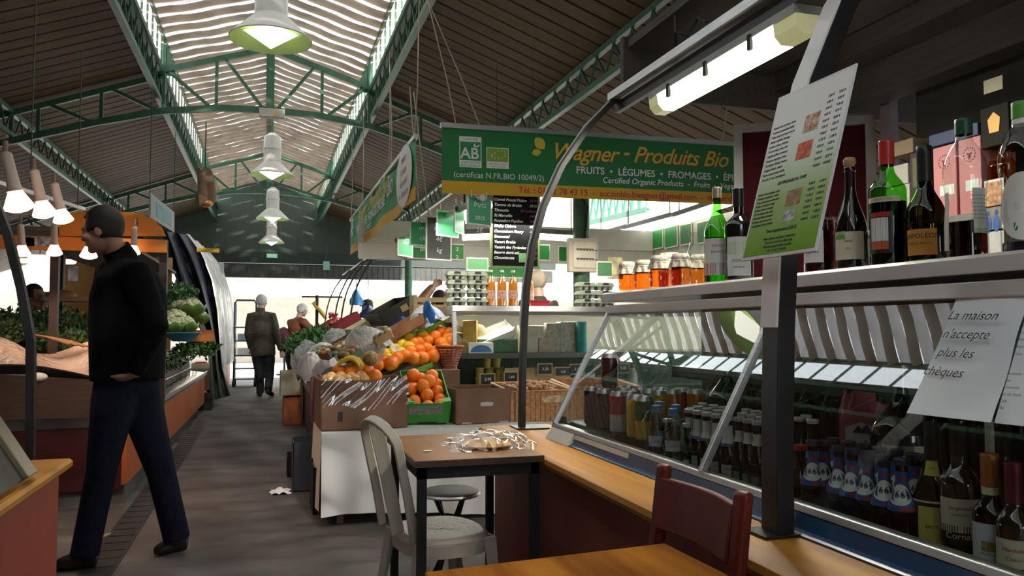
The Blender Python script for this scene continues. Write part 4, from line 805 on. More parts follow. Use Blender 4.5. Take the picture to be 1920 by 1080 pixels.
t = T('crate', 'small red plastic crate on the cheese case beside the juice', 'crate', (at(1008, 560, Y=YE).x, YE, 1.373)); MB().box(-.08, .08, -.06, .06, 0, .045).box(-.085, .085, -.065, .065, .04, .05).build('body', M('red plastic crate', (.5, .02, .03), .4), t)
# handwritten chalk board
cb_ = T('chalkboard', 'tall black chalkboard with a handwritten cheese list in a green frame', 'chalkboard', (at(966, 430, Y=5.75).x, 5.75, at(966, 499, Y=5.75).z))
a = at(923, 360, Y=5.75); c = at(1008, 499, Y=5.75); bw, bh = c.x - a.x, a.z - c.z
MB().box(-bw / 2, bw / 2, 0, .012, 0, bh).build('board', M('chalkboard black', (.010, .010, .011), .95, var=.3, spec=.05), cb_)
MB().box(-bw / 2 - .015, -bw / 2, -.006, .016, -.015, bh).box(bw / 2, bw / 2 + .015, -.006, .016, -.015, bh).box(-bw / 2, bw / 2, -.006, .016, -.015, 0).build('frame', M('olive green frame', (.16, .22, .08), .5), cb_, smooth=False)
tx = MB(); t2 = MB()
for i, (l, pz) in enumerate((('Comté Poucal Poitre', '2€70'), ('Tomme de Brebis', '3€10'), ('Timoutte', '2€ fondante'), ('St Marcellin', '3€80'), ('Roquefort Papillon', '2€60'), ('Bûche Chèvre', '6€90'), ('Camembert Fleury', '4€50'), ('Emmental', '1€90'), ('Yaourt Brebis', '2€20'), ('Yaourt des Pyrénées', '1€'), ('Beurre demi-sel', '3€40'), ('Chouettoute', '1€60'))):
    z = bh - .05 - i * .040; tx.text(l, .030, FR(-bw / 2 + .012, -.0012, z, 0), align='LEFT', shear=.25, bold=.0004)
    (t2 if i % 4 != 1 else tx).text(pz, .026, FR(bw / 2 - .01, -.0012, z), align='RIGHT', shear=.25)
tx.build('lettering', inkw, cb_, smooth=False); t2.build('lettering', M('purple chalk', (.35, .10, .22), .7), cb_, smooth=False); MB().box(bw * .08, bw * .24, -.0015, 0, .03, .10).build('green_sticker', M('sticker green', (.12, .30, .12), .5, var=.2), cb_)
for s_ in (-1, 1): MB().tube([(s_ * bw * .4, .006, bh - .01), (s_ * bw * .4, .006, 3.2 - cb_.location.z)], .003, 5).build('cord', black, cb_)
# fuse box on the column
fb = T('fuse_box', 'beige electrical fuse box strapped to the green column', 'fuse box', (at(1095, 510, Y=7.86).x, 7.86, at(1095, 510, Y=7.86).z))
a = at(1068, 445, Y=7.86); c = at(1123, 510, Y=7.86); fw, fh = c.x - a.x, a.z - c.z; bg = M('beige plastic', (.47, .41, .31), .5, var=.06)
MB().box(-fw / 2, fw / 2, 0, .09, 0, fh).build('case', bg, fb, bevel=.008); MB().box(-fw * .36, fw * .40, -.012, 0, fh * .12, fh * .9).build('door', M('pale beige door', (.53, .47, .36), .45), fb, bevel=.005)
for zz in (.38, .66):
    mb = MB().box(-fw * .28, fw * .32, -.016, -.012, fh * zz, fh * (zz + .03))
    for i in range(7): mb.box(-fw * .25 + i * .035, -fw * .25 + i * .035 + .02, -.018, -.012, fh * (zz - .03), fh * zz)
    mb.build('breaker_row', M('dark breakers', (.06, .055, .05), .5), fb, smooth=False)
thing1('cable', 'dark cable looping down the green column to the fuse box', 'cable', MB().tube([(pc.x - .11, 7.92, 3.0), (pc.x - .12, 7.9, 2.7), (pc.x + .03, 7.89, 2.5), (pc.x, 7.9, fb.location.z + fh)], .012, 6), blackp)
# banners
bgm = M('banner green', (.008, .16, .035), .45, var=.06, scale=2, coat=.15); byl = M('banner yellow', (.66, .36, .008), .5, var=.05)
def rail_and_ropes(t, X, W_, H, spots, hook):
    MB().box(-.01, W_ + .01, H - .012, H + .022, -.014, .014, X=X).build('top_rail', alu, t, smooth=False)
    for (u, dx) in spots:
        a = X @ Vector((u, H + .02, 0)); b = a + Vector(dx); MB().tube([a, a.lerp(b, .33) + Vector((.01, 0, .0)), b], .0045, 5).build('rope', M('rope', (.42, .36, .28), .9), t)
ba = T('shop_banner', 'wide green and yellow organic produce banner hanging over the cheese case', 'banner')
a = at(829, 362, Y=5.35); HB = at(829, 236, Y=5.35).z - a.z; WB = 3.0; X = FR(a.x, 5.35, a.z, .0) @ Matrix.Rotation(R(.6), 4, 'Z')
YB = .19 * HB
MB().box(0, WB, YB, HB, -.003, 0, X=X).build('green_field', bgm, ba, smooth=False); MB().box(0, WB, 0, YB, -.003, 0, X=X).build('yellow_band', byl, ba, smooth=False)
rail_and_ropes(ba, X, WB, HB, ((.10, (-.23, 0, .95)), (.27, (-.42, 0, .95)), (2.2, (.1, 0, .8))), 0)
pxm = HB / 130.            # metres per picture pixel on the banner
def bpos(px, py): q = at(px, py, Y=5.35); return X.inverted() @ q
def btext(mb, s, px, py, size, align='LEFT', shear=0., bold=0., dz=.002, sp=1.): q = bpos(px, py); mb.text(s, size, X @ Matrix.Translation((q.x, q.y, dz)), align=align, shear=shear, bold=bold, spacing=sp)
# the two certification emblems
q = bpos(861, 255); q2 = bpos(903, 315)
MB().box(q.x, q2.x, q2.y, q.y, 0, .0012, X=X).build('emblem_plate', lw, ba, smooth=False)
hq = q.y - q2.y; MB().box(q.x + .006, q2.x - .006, q2.y + hq * .23, q.y - hq * .17, .0012, .002, X=X).build('emblem_field', M('emblem green', (.02, .22, .06), .5), ba, smooth=False)
mb = MB(); mb.text('AB', hq * .50, X @ Matrix.Translation(((q.x + q2.x) / 2 - .006, q2.y + hq * .44, .003)), bold=.002); cx = (q.x + q2.x) / 2
mb.prism([(cx + .03, q2.y + hq * .65), (cx + .02, q2.y + hq * .72), (cx + .03, q2.y + hq * .8), (cx + .04, q2.y + hq * .7)], .002, .003, X=X).prism([(cx + .035, q2.y + hq * .66), (cx + .06, q2.y + hq * .76), (cx + .066, q2.y + hq * .72), (cx + .05, q2.y + hq * .66)], .002, .003, X=X)
mb.build('lettering', lw, ba, smooth=False)
mb = MB().text('CERTIFIÉ', hq * .10, X @ Matrix.Translation((cx, q.y - hq * .09, .003)), spacing=1.25).text('AGRICULTURE', hq * .095, X @ Matrix.Translation((cx, q2.y + hq * .16, .003))).text('BIOLOGIQUE', hq * .10, X @ Matrix.Translation((cx, q2.y + hq * .06, .003)), spacing=1.1)
mb.build('lettering', greeni, ba, smooth=False)
q = bpos(912, 276); q2 = bpos(954, 317); hq = q.y - q2.y
MB().box(q.x, q2.x, q2.y, q.y, 0, .0012, X=X).build('emblem_plate', lw, ba, smooth=False); MB().box(q.x + .005, q2.x - .005, q2.y + hq * .32, q.y - .005, .0012, .002, X=X).build('emblem_field', M('leaf emblem green', (.22, .36, .03), .5), ba, smooth=False)
mb = MB(); cx, cy = (q.x + q2.x) / 2, q2.y + hq * .66
for i in range(12):
    u = i / 12 * 2 * pi; px_, py_ = cx + .052 * cos(u) + .006, cy + .026 * sin(u) * (1 + .3 * cos(u)) + .010 * cos(u)
    mb.prism([(px_ + .006 * (1 if k % 2 == 0 else .42) * cos(k * pi / 5 + pi / 2), py_ + .006 * (1 if k % 2 == 0 else .42) * sin(k * pi / 5 + pi / 2)) for k in range(10)], .002, .003, X=X)
mb.build('star_leaf', lw, ba, smooth=False)
mb = MB().text('Agriculture certifiée', hq * .11, X @ Matrix.Translation((cx, q2.y + hq * .21, .003))).text('origine contrôlée', hq * .11, X @ Matrix.Translation((cx, q2.y + hq * .09, .003))); mb.build('lettering', greeni, ba, smooth=False)
def leafp(cx, cy, L_, W_, ang):
    pts = [(-L_ / 2 + L_ * i / 10, W_ / 2 * sin(pi * i / 10) ** .8) for i in range(11)] + [(L_ / 2 - L_ * i / 10, -W_ / 2 * sin(pi * i / 10) ** .8) for i in range(1, 10)]
    return [(cx + x * cos(ang) - y * sin(ang), cy + x * sin(ang) + y * cos(ang)) for x, y in pts]
mb = MB(); q = bpos(1012, 269); mb.prism(leafp(q.x, q.y, 29 * pxm, 22 * pxm, R(-48)), .001, .002, X=X); q = bpos(1006, 286); mb.prism(leafp(q.x, q.y, 20 * pxm, 14 * pxm, R(10)), .001, .002, X=X); mb.build('leaf_emblem', M('leaf gold', (.62, .50, .05), .5), ba, smooth=False)
sh = MB(); tx = MB(); k4 = 47 * pxm
for mb, dx, dy, dz, bd in ((sh, 1.6, 1.6, .0015, .0032), (tx, 0, 0, .003, .0014)):
    btext(mb, 'Wagner', 1031 + dx, 284 + dy, k4, shear=.38, bold=bd, dz=dz, sp=.93); btext(mb, '-', 1166 + dx, 285 + dy, k4, shear=.3, bold=bd, dz=dz); btext(mb, 'Produits Bio', 1186 + dx, 291 + dy, k4, shear=.38, bold=bd, dz=dz, sp=.95)
sh.build('lettering', M('brown shade lettering', (.18, .09, .02), .6), ba, smooth=False); tx.build('lettering', yellowink, ba, smooth=False)
mb = MB(); btext(mb, 'FRUITS  •  LÉGUMES  •  FROMAGES  •  ÉPICERIE', 1080, 319, 20.2 * pxm, bold=.0012); btext(mb, 'Certified Organic Products  -  Fruits  -  Vegetables', 1129, 338, 16.8 * pxm, shear=.18, bold=.0006); btext(mb, '(certificat N.FR.BIO 10049/2)', 850, 327, 15.5 * pxm)
mb.build('lettering', lw, ba, smooth=False)
mb = MB(); btext(mb, 'Tél. : 01 42 78 43 15  -  aucoinbio.bwagner@gmail.com  -  du mardi au dimanche', 972, 356.5, 18 * pxm, bold=.0008, sp=.98); mb.build('lettering', redink, ba, smooth=False)
# the banner along the aisle
bs = T('shop_banner', 'green and yellow banner hanging lengthwise along the aisle, seen at a slant', 'banner')
p0 = at(779, 380, X=1.0); p1 = at(657, 476, X=1.0); Ht = at(779, 258, X=1.0).z - p0.z; WL = p1.y - p0.y
XS = Matrix(((0, 0, -1, 1.0), (-1, 0, 0, p1.y), (0, 1, 0, p0.z + .02), (0, 0, 0, 1)))
HS = Ht - .02; bgl = M('banner green sheer', (.03, .30, .11), .5, var=.06); ripple = .015
def bgrid(y0, y1, mb=None): return MB().grid(lambda u, v: (u * WL, y0 + v * (y1 - y0), ripple * sin(u * 22)), 80, 2, X=XS)
bgrid(.1, HS).build('green_field', bgl, bs); bgrid(0, .1).build('yellow_band', byl, bs)
rail_and_ropes(bs, XS, WL, HS, ((.06, (.0, 0, 1.05)), (1.3, (.0, 0.0, 1.05)), (3.3, (0, 0, 1.05)), (WL - .06, (.03, 0, 1.05)), (WL - 1.2, (.12, .9, 1.05))), 0)
cx = WL - .42; MB().prism([(cx + .36 * cos(a * pi / 14), .245 + .235 * sin(a * pi / 14)) for a in range(28)], .016, .018, X=XS).build('white_disc', lw, bs, smooth=False)
mb = MB()
for i, l in enumerate(('ouvert', 'le matin', 'du mardi', 'au dimanche')): mb.text(l, .085, XS @ Matrix.Translation((cx, .38 - i * .09, .020)))
mb.build('lettering', M('mauve lettering', (.25, .12, .2), .6), bs, smooth=False)
mb = MB().text('Wagner - Produits Bio', .26, XS @ Matrix.Translation((1.0, .34, .018)), align='LEFT', shear=.35, bold=.002); mb.build('lettering', yellowink, bs, smooth=False)
mb = MB().text('FRUITS  LÉGUMES  FROMAGES  ÉPICERIE', .13, XS @ Matrix.Translation((.9, .215, .018)), align='LEFT', bold=.002).text('Certified Organic Products', .11, XS @ Matrix.Translation((1.0, .135, .018)), align='LEFT').text('AB', .3, XS @ Matrix.Translation((.35, .3, .018)), bold=.004); mb.text('Bio', .26, XS @ Matrix.Translation((3.3, .30, .018)), align='LEFT', shear=.3)
mb.build('lettering', lw, bs, smooth=False); mb = MB().text('Tél. : 01 42 78 43 15  -  du mardi au dimanche', .085, XS @ Matrix.Translation((.6, .05, .018)), align='LEFT', bold=.001); mb.build('lettering', redink, bs, smooth=False)
# pole with green price boards
pole = T('board_pole', 'pale pole hung with green price boards under the banners', 'pole'); PA = at(748, 449, Z=2.02); PB = at(905, 371, Z=2.06)
MB().tube([PA, PB], .022, 10).build('pole', M('white pole', (.6, .6, .57), .5), pole); MB().tube([PA - (PB - PA).normalized() * .06, PA], .03, 10).build('pole_end', M('brown pole end', (.25, .13, .06), .5), pole)
for u, dx in ((.33, (-.1, 0, 1.2)), (.45, (-.12, .1, 1.1))):
    a = PA.lerp(PB, u); MB().tube([a, a + Vector(dx)], .006, 5).build('rope', MC['rope'], pole)
gbm = M('price board green', (.01, .20, .03), .5, var=.08); gbl = M('price board pale green', (.04, .34, .13), .5, var=.08); gry = M('slate grey board', (.08, .08, .08), .6)
def hang(px, py0, py1, u, w_, mat, label, rz, txt=('bio', '2€'), name='price_board'):
    q = PA.lerp(PB, u); a = at(px, py0, Y=q.y); b_ = at(px, py1, Y=q.y); h = a.z - b_.z
    t = T(name, label, 'board', (q.x, q.y, b_.z), rz, 'price boards on the pole'); MB().box(-w_ / 2, w_ / 2, -.004, .004, 0, h).build('board', mat, t); MB().box(-w_ / 2, w_ / 2, -.005, .005, -.01, 0).box(-w_ / 2 - .01, -w_ / 2, -.005, .005, -.01, h).box(w_ / 2, w_ / 2 + .01, -.005, .005, -.01, h).build('edge', lw, t, smooth=False)
    mb = MB()
    for i, s in enumerate(txt): mb.text(s, .055, FR(0, -.0058, h * .75 - i * .085), shear=.2)
    mb.build('lettering', inkw, t, smooth=False)
    for s_ in (-1, 1): MB().tube([(s_ * w_ * .35, 0, h), (s_ * w_ * .35, 0, h + .05)], .003, 4).build('string', lw, t)
hang(760, 447, 479, .10, .26, gbl, 'pale green price board at the far end of the pole', .9, ('kiwi',))
hang(797, 428, 463, .33, .12, gbl, 'narrow pale green price board, second from the far end of the pole', .5, ())
hang(814, 418, 460, .43, .30, gbl, 'wide pale green price board covered in white writing', .2, ('oranges', 'citrons', 'bio 2€'))
hang(837, 410, 486, .56, .22, gry, 'long slate grey price board hanging in the middle of the pole', .4, ('noix', '4€', 'kg'))
hang(851, 396, 442, .66, .22, gbl, 'bright green price board just nearer than the grey one', .6, ())
hang(872, 388, 436, .78, .14, gbl, 'narrow bright green price board near the close end of the pole', .9, ())
hang(901, 372, 420, .97, .20, gbl, 'green price board with white writing at the close end of the pole', .5, ('fruits', 'secs', '5€'))
# valance boards around the stall, lamps, green boards
val = M('beige valance', (.50, .47, .40), .6, var=.06); YV = 8.6
v0 = at(672, 482, Y=YV); v1 = at(672, 415, Y=YV)
tag(MB().box(v0.x, 4.6, YV, YV + .06, v0.z, v1.z + .02).box(v0.x, 4.6, YV - .01, YV, v0.z - .02, v0.z).box(v0.x, 4.6, YV - .012, YV, v0.z + .16, v0.z + .175).build('stall_valance', val, smooth=False), 'long beige valance board across the back of the organic stall', 'valance')
XR = 4.4
tag(MB().box(XR, XR + .05, 3.9, YV - .02, v0.z - .02, v1.z + .02).build('stall_valance', val, smooth=False), 'beige valance board receding along the side of the organic stall', 'valance')
def tube_lamp(label, a, b, name='fluorescent_lamp', en=0):
    t = T(name, label, 'lamp', a); b = Vector(b) - Vector(a); MB().tube([(0, 0, 0), b], .035, 10).build('tube', M('lit tube', (1, .98, .9), .4, emit=5.), t); MB().bar((0, 0, .055), b + Vector((0, 0, .055)), .08, .05).build('housing', M('lamp housing grey', (.2, .19, .17), .6), t)
    for u in (.06, .94): MB().tube([b * u + Vector((0, 0, .07)), b * u + Vector((0, 0, .55))], .006, 5).build('hanger', black, t)
tube_lamp('lit fluorescent tube under the back valance near the chalkboard', (at(868, 445, Y=8.2).x, 8.2, at(868, 445, Y=8.2).z), (at(925, 443, Y=8.2).x, 8.2, at(925, 443, Y=8.2).z))
tube_lamp('lit fluorescent tube under the back valance behind the black arch', (at(1008, 443, Y=8.2).x, 8.2, at(1008, 443, Y=8.2).z), (at(1075, 447, Y=8.2).x, 8.2, at(1075, 447, Y=8.2).z))
for lab, a, b_ in (('lit fluorescent tube along the side valance, far one by the fuse box', (1124, 447), (1180, 432)), ('lit fluorescent tube along the side valance, middle one', (1174, 435), (1262, 412)), ('lit fluorescent tube along the side valance, near one behind the bottles', (1268, 412), (1368, 380))):
    p = at(*a, X=XR - .12); q = at(*b_, X=XR - .12); tube_lamp(lab, p, q)
p = at(868, 405, Y=6.1); q = at(915, 385, Y=5.45); tube_lamp('short lit tube behind the close end of the price board pole', p, q)
for j, (x, y, z, e_) in enumerate(((2.2, 7.2, 2.3, 40), (3.7, 6.4, 2.4, 26), ((p.x + q.x) / 2 + .3, 5.7, p.z + .02, 15))):
    l = bpy.data.lights.new('stall tubes', 'AREA'); l.shape = 'RECTANGLE'; l.size = 1.6; l.size_y = .1; l.energy = e_; l.color = (1, .95, .82); o = bpy.data.objects.new('stall_tubes', l); sc.collection.objects.link(o); o.location = (x, y, z - .12)
def gboard(px0, py0, px1, py1, Y, label, mat=None, txt=(), X=None):
    a = at(px0, py0, Y=Y) if X is None else at(px0, py0, X=X); b_ = at(px1, py1, Y=Y) if X is None else at(px1, py1, X=X)
    t = T('price_board', label, 'board', ((a.x + b_.x) / 2, (a.y + b_.y) / 2, b_.z), 0 if X is None else -pi / 2, 'green boards around the organic stall'); W_ = abs(b_.x - a.x) if X is None else abs(a.y - b_.y); h = a.z - b_.z
    MB().box(-W_ / 2, W_ / 2, -.004, .004, 0, h).build('board', mat or gbm, t); MB().box(-W_ / 2, W_ / 2, -.006, .006, -.012, 0).box(-W_ / 2, W_ / 2, -.006, .006, h, h + .012).box(-W_ / 2 - .006, -W_ / 2, -.006, .006, -.012, h + .012).box(W_ / 2, W_ / 2 + .006, -.006, .006, -.012, h + .012).build('edge', lcream, t, smooth=False)
    if txt:
        mb = MB()
        for i, s in enumerate(txt): mb.text(s, .06, FR(0, -.0055, h * .7 - i * .09))
        mb.build('lettering', inkw, t, smooth=False)
gboard(765, 454, 806, 484, 8.5, 'plain green board at the far corner of the back valance'); gboard(845, 459, 869, 486, 8.45, 'green board with white figures below the back valance', txt=('3', '2')); gboard(876, 485, 914, 506, 7.6, 'green board standing above the egg cartons', M('dull green board', (.05, .16, .06), .6)); gboard(908, 500, 985, 520, 8.4, 'green board half hidden behind the juice bottles')
gboard(1008, 460, 1030, 487, 8.3, 'green board just right of the chalkboard'.replace('right of', 'beyond')); gboard(1048, 463, 1069, 490, 8.2, 'green board beside the fuse box'); gboard(1120, 492, 1147, 518, 7.5, 'green board below the fuse box', M('dull green board', (.05, .16, .06), .6))
for j, (x0, y0, x1, y1) in enumerate(((1224, 434, 1243, 463), (1247, 429, 1270, 460), (1276, 424, 1297, 455), (1308, 419, 1330, 452))): gboard(x0, y0, x1, y1, 0, 'green board on the side valance, %s from the far end' % ORD[j], X=XR - .015, mat=gbm if j < 2 else M('dull green board', (.05, .16, .06), .6))
tag(MB().box(at(1140, 480, Y=8.0).x, at(1168, 480, Y=8.0).x, 8.0, 8.02, at(1150, 523, Y=8).z, at(1150, 482, Y=8).z).build('poster', M('pink and yellow poster', (.62, .25, .30), .6, var=.5, scale=14, col2=(.75, .65, .3)), smooth=False), 'pink and yellow poster behind the fuse box', 'poster')
# neighbouring court beyond the stall
S('wall_court', MB().box(11, 11.3, 4, 20, 0, 3.4), M('bright court wall', (.75, .74, .72), .8))
A0, A1 = at(1096, 420, Y=14.5), at(1215, 392, Y=11.5); up = Vector((0, 0, .62)); ct = MB().bar(A0, A1, .07, .08).bar(A0 + up, A1 + up, .07, .08)
for i in range(9):
    u = i / 9; v = (i + .5) / 9; w_ = (i + 1) / 9; ct.bar(A0.lerp(A1, u), A0.lerp(A1, v) + up, .04, .04).bar(A0.lerp(A1, v) + up, A0.lerp(A1, w_), .04, .04)
tag(ct.build('court_truss', M('pale green court steel', (.10, .32, .2), .5), smooth=False), kind='structure')
ce = bpy.data.lights.new('cheese case tube', 'AREA'); ce.shape = 'RECTANGLE'; ce.size = 2.6; ce.size_y = .04; ce.energy = 9; ce.color = (1, .94, .8); o = bpy.data.objects.new('cheese_case_tube', ce); sc.collection.objects.link(o); o.location = (2.75, CYF + .24, 1.296)
# ================================================================ fruit table and produce slope
cloth_m = M('white table cloth', (.74, .73, .69), .8, var=.04, scale=3)
tb = T('fruit_table', 'long trestle table under a white cloth at the front of the fruit stall', 'table', (1.3, 5.35, 0))
MB().box(.36, 2.7, 5.02, 5.80, .545, .57).build('tabletop', M('table board', (.2, .14, .08), .6), tb, True)
for x in (.45, 1.5, 2.6):
    for y in (5.1, 5.7): MB().box(x - .02, x + .02, y - .02, y + .02, 0, .545).build('leg', M('table leg', (.1, .08, .06), .6), tb, True)
def fcl(u, v):
    x = .325 + u * 2.4
    if v < .45: return (x, 5.82 - v / .45 * .83, .578 + .004 * sin(x * 9))
    w_ = (v - .45) / .55; return (x, 4.985 - .02 * w_ + .016 * sin(x * 13 + w_) * w_ + .01 * sin(x * 31) * w_, .576 - w_ * (.53 - .03 * sin(x * 3)))
o = tag(MB().grid(fcl, 120, 26, thick=.003, tvec=(0, 1, -.3)).grid(lambda u, v: (.325 - .012 * v + .008 * sin(u * 17) * v, 4.985 + u * .83, .578 - v * .5), 20, 8).build('tablecloth', cloth_m), 'white cloth hanging to the floor over the front of the fruit table', 'tablecloth')
def obox(name, label, loc, sx, sy, h, mat, rz=0., tilt=(0, 0), cat='box', hb=None, group=None, extra=None, wt=.006, inner=None):
    """open topped box, origin at its base; hb = height at the back"""
    hb = hb or h; t = T(name, label, cat, loc, 0, group); t.rotation_euler = (tilt[0], tilt[1], rz); x, y = sx / 2, sy / 2
    MB().box(-x, x, -y, y, 0, .006).build('bottom', mat, t)
    MB().box(-x, x, -y, -y + wt, 0, h).build('front_side', mat, t, bevel=.0015); MB().box(-x, x, y - wt, y, 0, hb).build('back_side', inner or mat, t, bevel=.0015)
    for s_ in (-1, 1): MB().prism([(-y, 0), (y, 0), (y, hb), (-y, h)], s_ * x - (wt if s_ > 0 else 0), s_ * x + (wt if s_ < 0 else 0), Matrix(((0, 0, 1, 0), (1, 0, 0, 0), (0, 1, 0, 0), (0, 0, 0, 1)))).build('end_side', mat, t)
    if extra: extra(t, x, y, h)
    return t
om = M('orange peel', (.84, .17, .002), .45, var=.10, scale=5, bump=.12, bscale=160, col2=(.9, .24, .004)); lemm = M('lemon peel', (.85, .55, .02), .42, var=.1, scale=5, bump=.12, bscale=160); pch = M('peach skin', (.80, .36, .12), .6, var=.25, scale=12, col2=(.85, .52, .2)); grapef = M('grapefruit peel', (.88, .42, .05), .42, var=.12, scale=5, bump=.1, bscale=160)
PR = {}
def fruit(kind, loc, label, group, k=1.):
    if kind not in PR:
        mat, r = {'orange': (om, (.042, .042, .040)), 'lemon': (lemm, (.034, .034, .043)), 'peach': (pch, (.036, .036, .034)), 'grapefruit': (grapef, (.05, .05, .047))}[kind]
        mb = MB().ell((0, 0, 0), r, 24, 16)
        if kind == 'lemon': mb.ell((0, 0, .041), (.008, .008, .010), 8, 6)
        PR[kind] = (mb.mesh(kind, mat), MB().lathe([(.0001, r[2] - .001), (.004, r[2] - .0012), (.0055, r[2] + .0006), (.002, r[2] + .001), (.0001, r[2] + .0008)], 8).mesh('stalk', M('stalk green', (.12, .13, .03), .7)))
    o = bpy.data.objects.new(kind, PR[kind][0]); sc.collection.objects.link(o); o.location = loc; o.scale = (k,) * 3
    o.rotation_euler = (random.uniform(.4, 2.2), random.uniform(-.8, .8), random.uniform(0, 6)); tag(o, label, kind, group)
    c = bpy.data.objects.new('stalk', PR[kind][1]); sc.collection.objects.link(c); c.parent = o; return o
# front brown carton with peaches under film
film = CLEAR('clear crinkled film', .07, 1., 16)
def tray(t, x, y, h): MB().grid(lambda u, v: (x - .20 + u * .19, -y + .02 + v * (2 * y - .04), h - .06 - .02 * sin(u * pi * 3) * sin(v * pi * 4)), 14, 16, thick=.006).build('moulded_tray', M('violet moulded tray', (.10, .08, .22), .6), t)
def bfx(t, x, y, h):
    tray(t, x, y, h)
    MB().box(-x + .1, -x + .13, -y - .001, -y, .05, .11).build('printed_mark', M('dark print', (.04, .02, .015), .7), t)
    MB().grid(lambda u, v: (-x - .004 + u * (2 * x + .008), -y - .008 - .008 * sin(u * 14 + v * 6) ** 2 - .006 * sin(v * 9 + u * 30) ** 2, h + .004 - v * .17 + .02 * sin(u * 9)), 60, 20).build('film', film, t)
B1 = obox('carton', 'brown carton of peaches wrapped in clear film at the corner of the fruit table', (.58, 5.24, .579), .53, .46, .30, card, .03, extra=bfx)
k = 0
for row, (y, z, xs) in enumerate(((5.06, .865, (.345, .395, .45, .505, .555)), (5.13, .88, (.36, .42, .485, .545)), (5.21, .86, (.34, .41, .48)))):
    for j, x in enumerate(xs):
        fruit('peach', (x + .03, y + random.uniform(-.01, .01), z + .012 + random.uniform(-.004, .004)), 'peach in the brown carton, %s from the aisle in the %s row' % (ORD[j], ('front', 'middle', 'back')[row]), 'peaches in the film wrapped carton')
fruit('orange', (.655, 5.09, .895), 'big lone orange lying among the peaches in the brown carton', None, 1.12)
# mauve crate behind it
mauve = M('mauve wooden crate', (.20, .075, .085), .7, var=.2)
def slats(t, x, y, h):
    for s_ in (-1, 1): MB().box(s_ * x - .012, s_ * x + .012, -y - .012, -y + .012, 0, h + .03).build('corner_post', mauve, t)
obox('crate', 'mauve wooden crate of oranges and lemons behind the brown carton', (.56, 5.66, .579), .52, .34, .27, mauve, 0, extra=slats)
k = 0
for kind, px, py, X_, lab in (('orange', 634, 695, 0, 'orange at the aisle end of the mauve crate'), ('orange', 656, 697, 0, 'orange second from the aisle end of the mauve crate'), ('grapefruit', 672, 688, 0, 'large orange grapefruit heaped over the rim of the mauve crate'), ('lemon', 686, 680, 0, 'lemon leaning against the large grapefruit'),
                              ('orange', 690, 694, 0, 'orange under the lemon in the mauve crate'), ('orange', 708, 685, 0, 'orange beside the green carton flap'), ('grapefruit', 678, 674, 0, 'pale grapefruit at the top of the mauve crate heap'), ('lemon', 696, 676, 0, 'lemon at the top of the mauve crate heap')):
    p = at(px, py, Y=5.58 + (690 - py) * .004); fruit(kind, p, lab, None, 1.05)
# green carton, tipped up towards the front
gcard = M('green printed carton', (.045, .26, .03), .5, var=.12, scale=6)
def gfx(t, x, y, h):
    MB().box(-x + .02, x - .05, -y - .001, -y, h * .45, h * .9).build('grey_label', M('grey carton print', (.20, .22, .17), .6, var=.25, scale=60), t); MB().box(-.06, .06, -y - .002, -y + .012, 0, .012).build('hand_cutout', M('carton cutout', (.01, .03, .01), .8), t)
    for s_ in (-1, 1): MB().prism([(s_ * x, h - .03), (s_ * x, h + .012), (s_ * (x - .05), h + .006)], -y + .006, -y + .05, Matrix.Rotation(pi / 2, 4, 'X') @ Matrix.Diagonal((1, 1, -1, 1))).build('corner_flap', M('bright green carton', (.06, .38, .05), .5), t)
TG = R(27)
G1 = obox('carton', 'green carton tipped up full of oranges on the fruit table', (1.0, 5.28, .685), .285, .42, .15, gcard, -.04, (TG, 0), extra=gfx)
thing1('wedge_block', 'wooden block propping up the green carton', 'block', MB().box(.88, 1.12, 5.36, 5.5, .579, .68), M('table board', (.2, .14, .08), .6))
k = 0
for row in range(5):
    for j in range(3):
        x = (j - 1) * .086 + (.0 if row % 2 == 0 else .012) + random.uniform(-.006, .006); y = -.16 + row * .081; z = .10 + random.uniform(-.012, .03)
        v = Matrix.Translation((1.0, 5.28, .685)) @ Matrix.Rotation(-.04, 4, 'Z') @ Matrix.Rotation(TG, 4, 'X') @ Vector((x, y, z))
        fruit('orange', v, 'orange in the tipped green carton, %s in the %s row from the front' % (ORD[j], ORD[row]), 'oranges in the tipped green carton', 1.03)
for j, (x, y, z) in enumerate(((-.02, -.02, .165), (.06, .10, .17), (-.06, .12, .165), (.03, .03, .172))):
    v = Matrix.Translation((1.0, 5.28, .685)) @ Matrix.Rotation(TG, 4, 'X') @ Vector((x, y, z)); fruit('orange', v, 'orange on the upper layer of the green carton, %s of four' % ORD[j], 'oranges in the tipped green carton', 1.05)
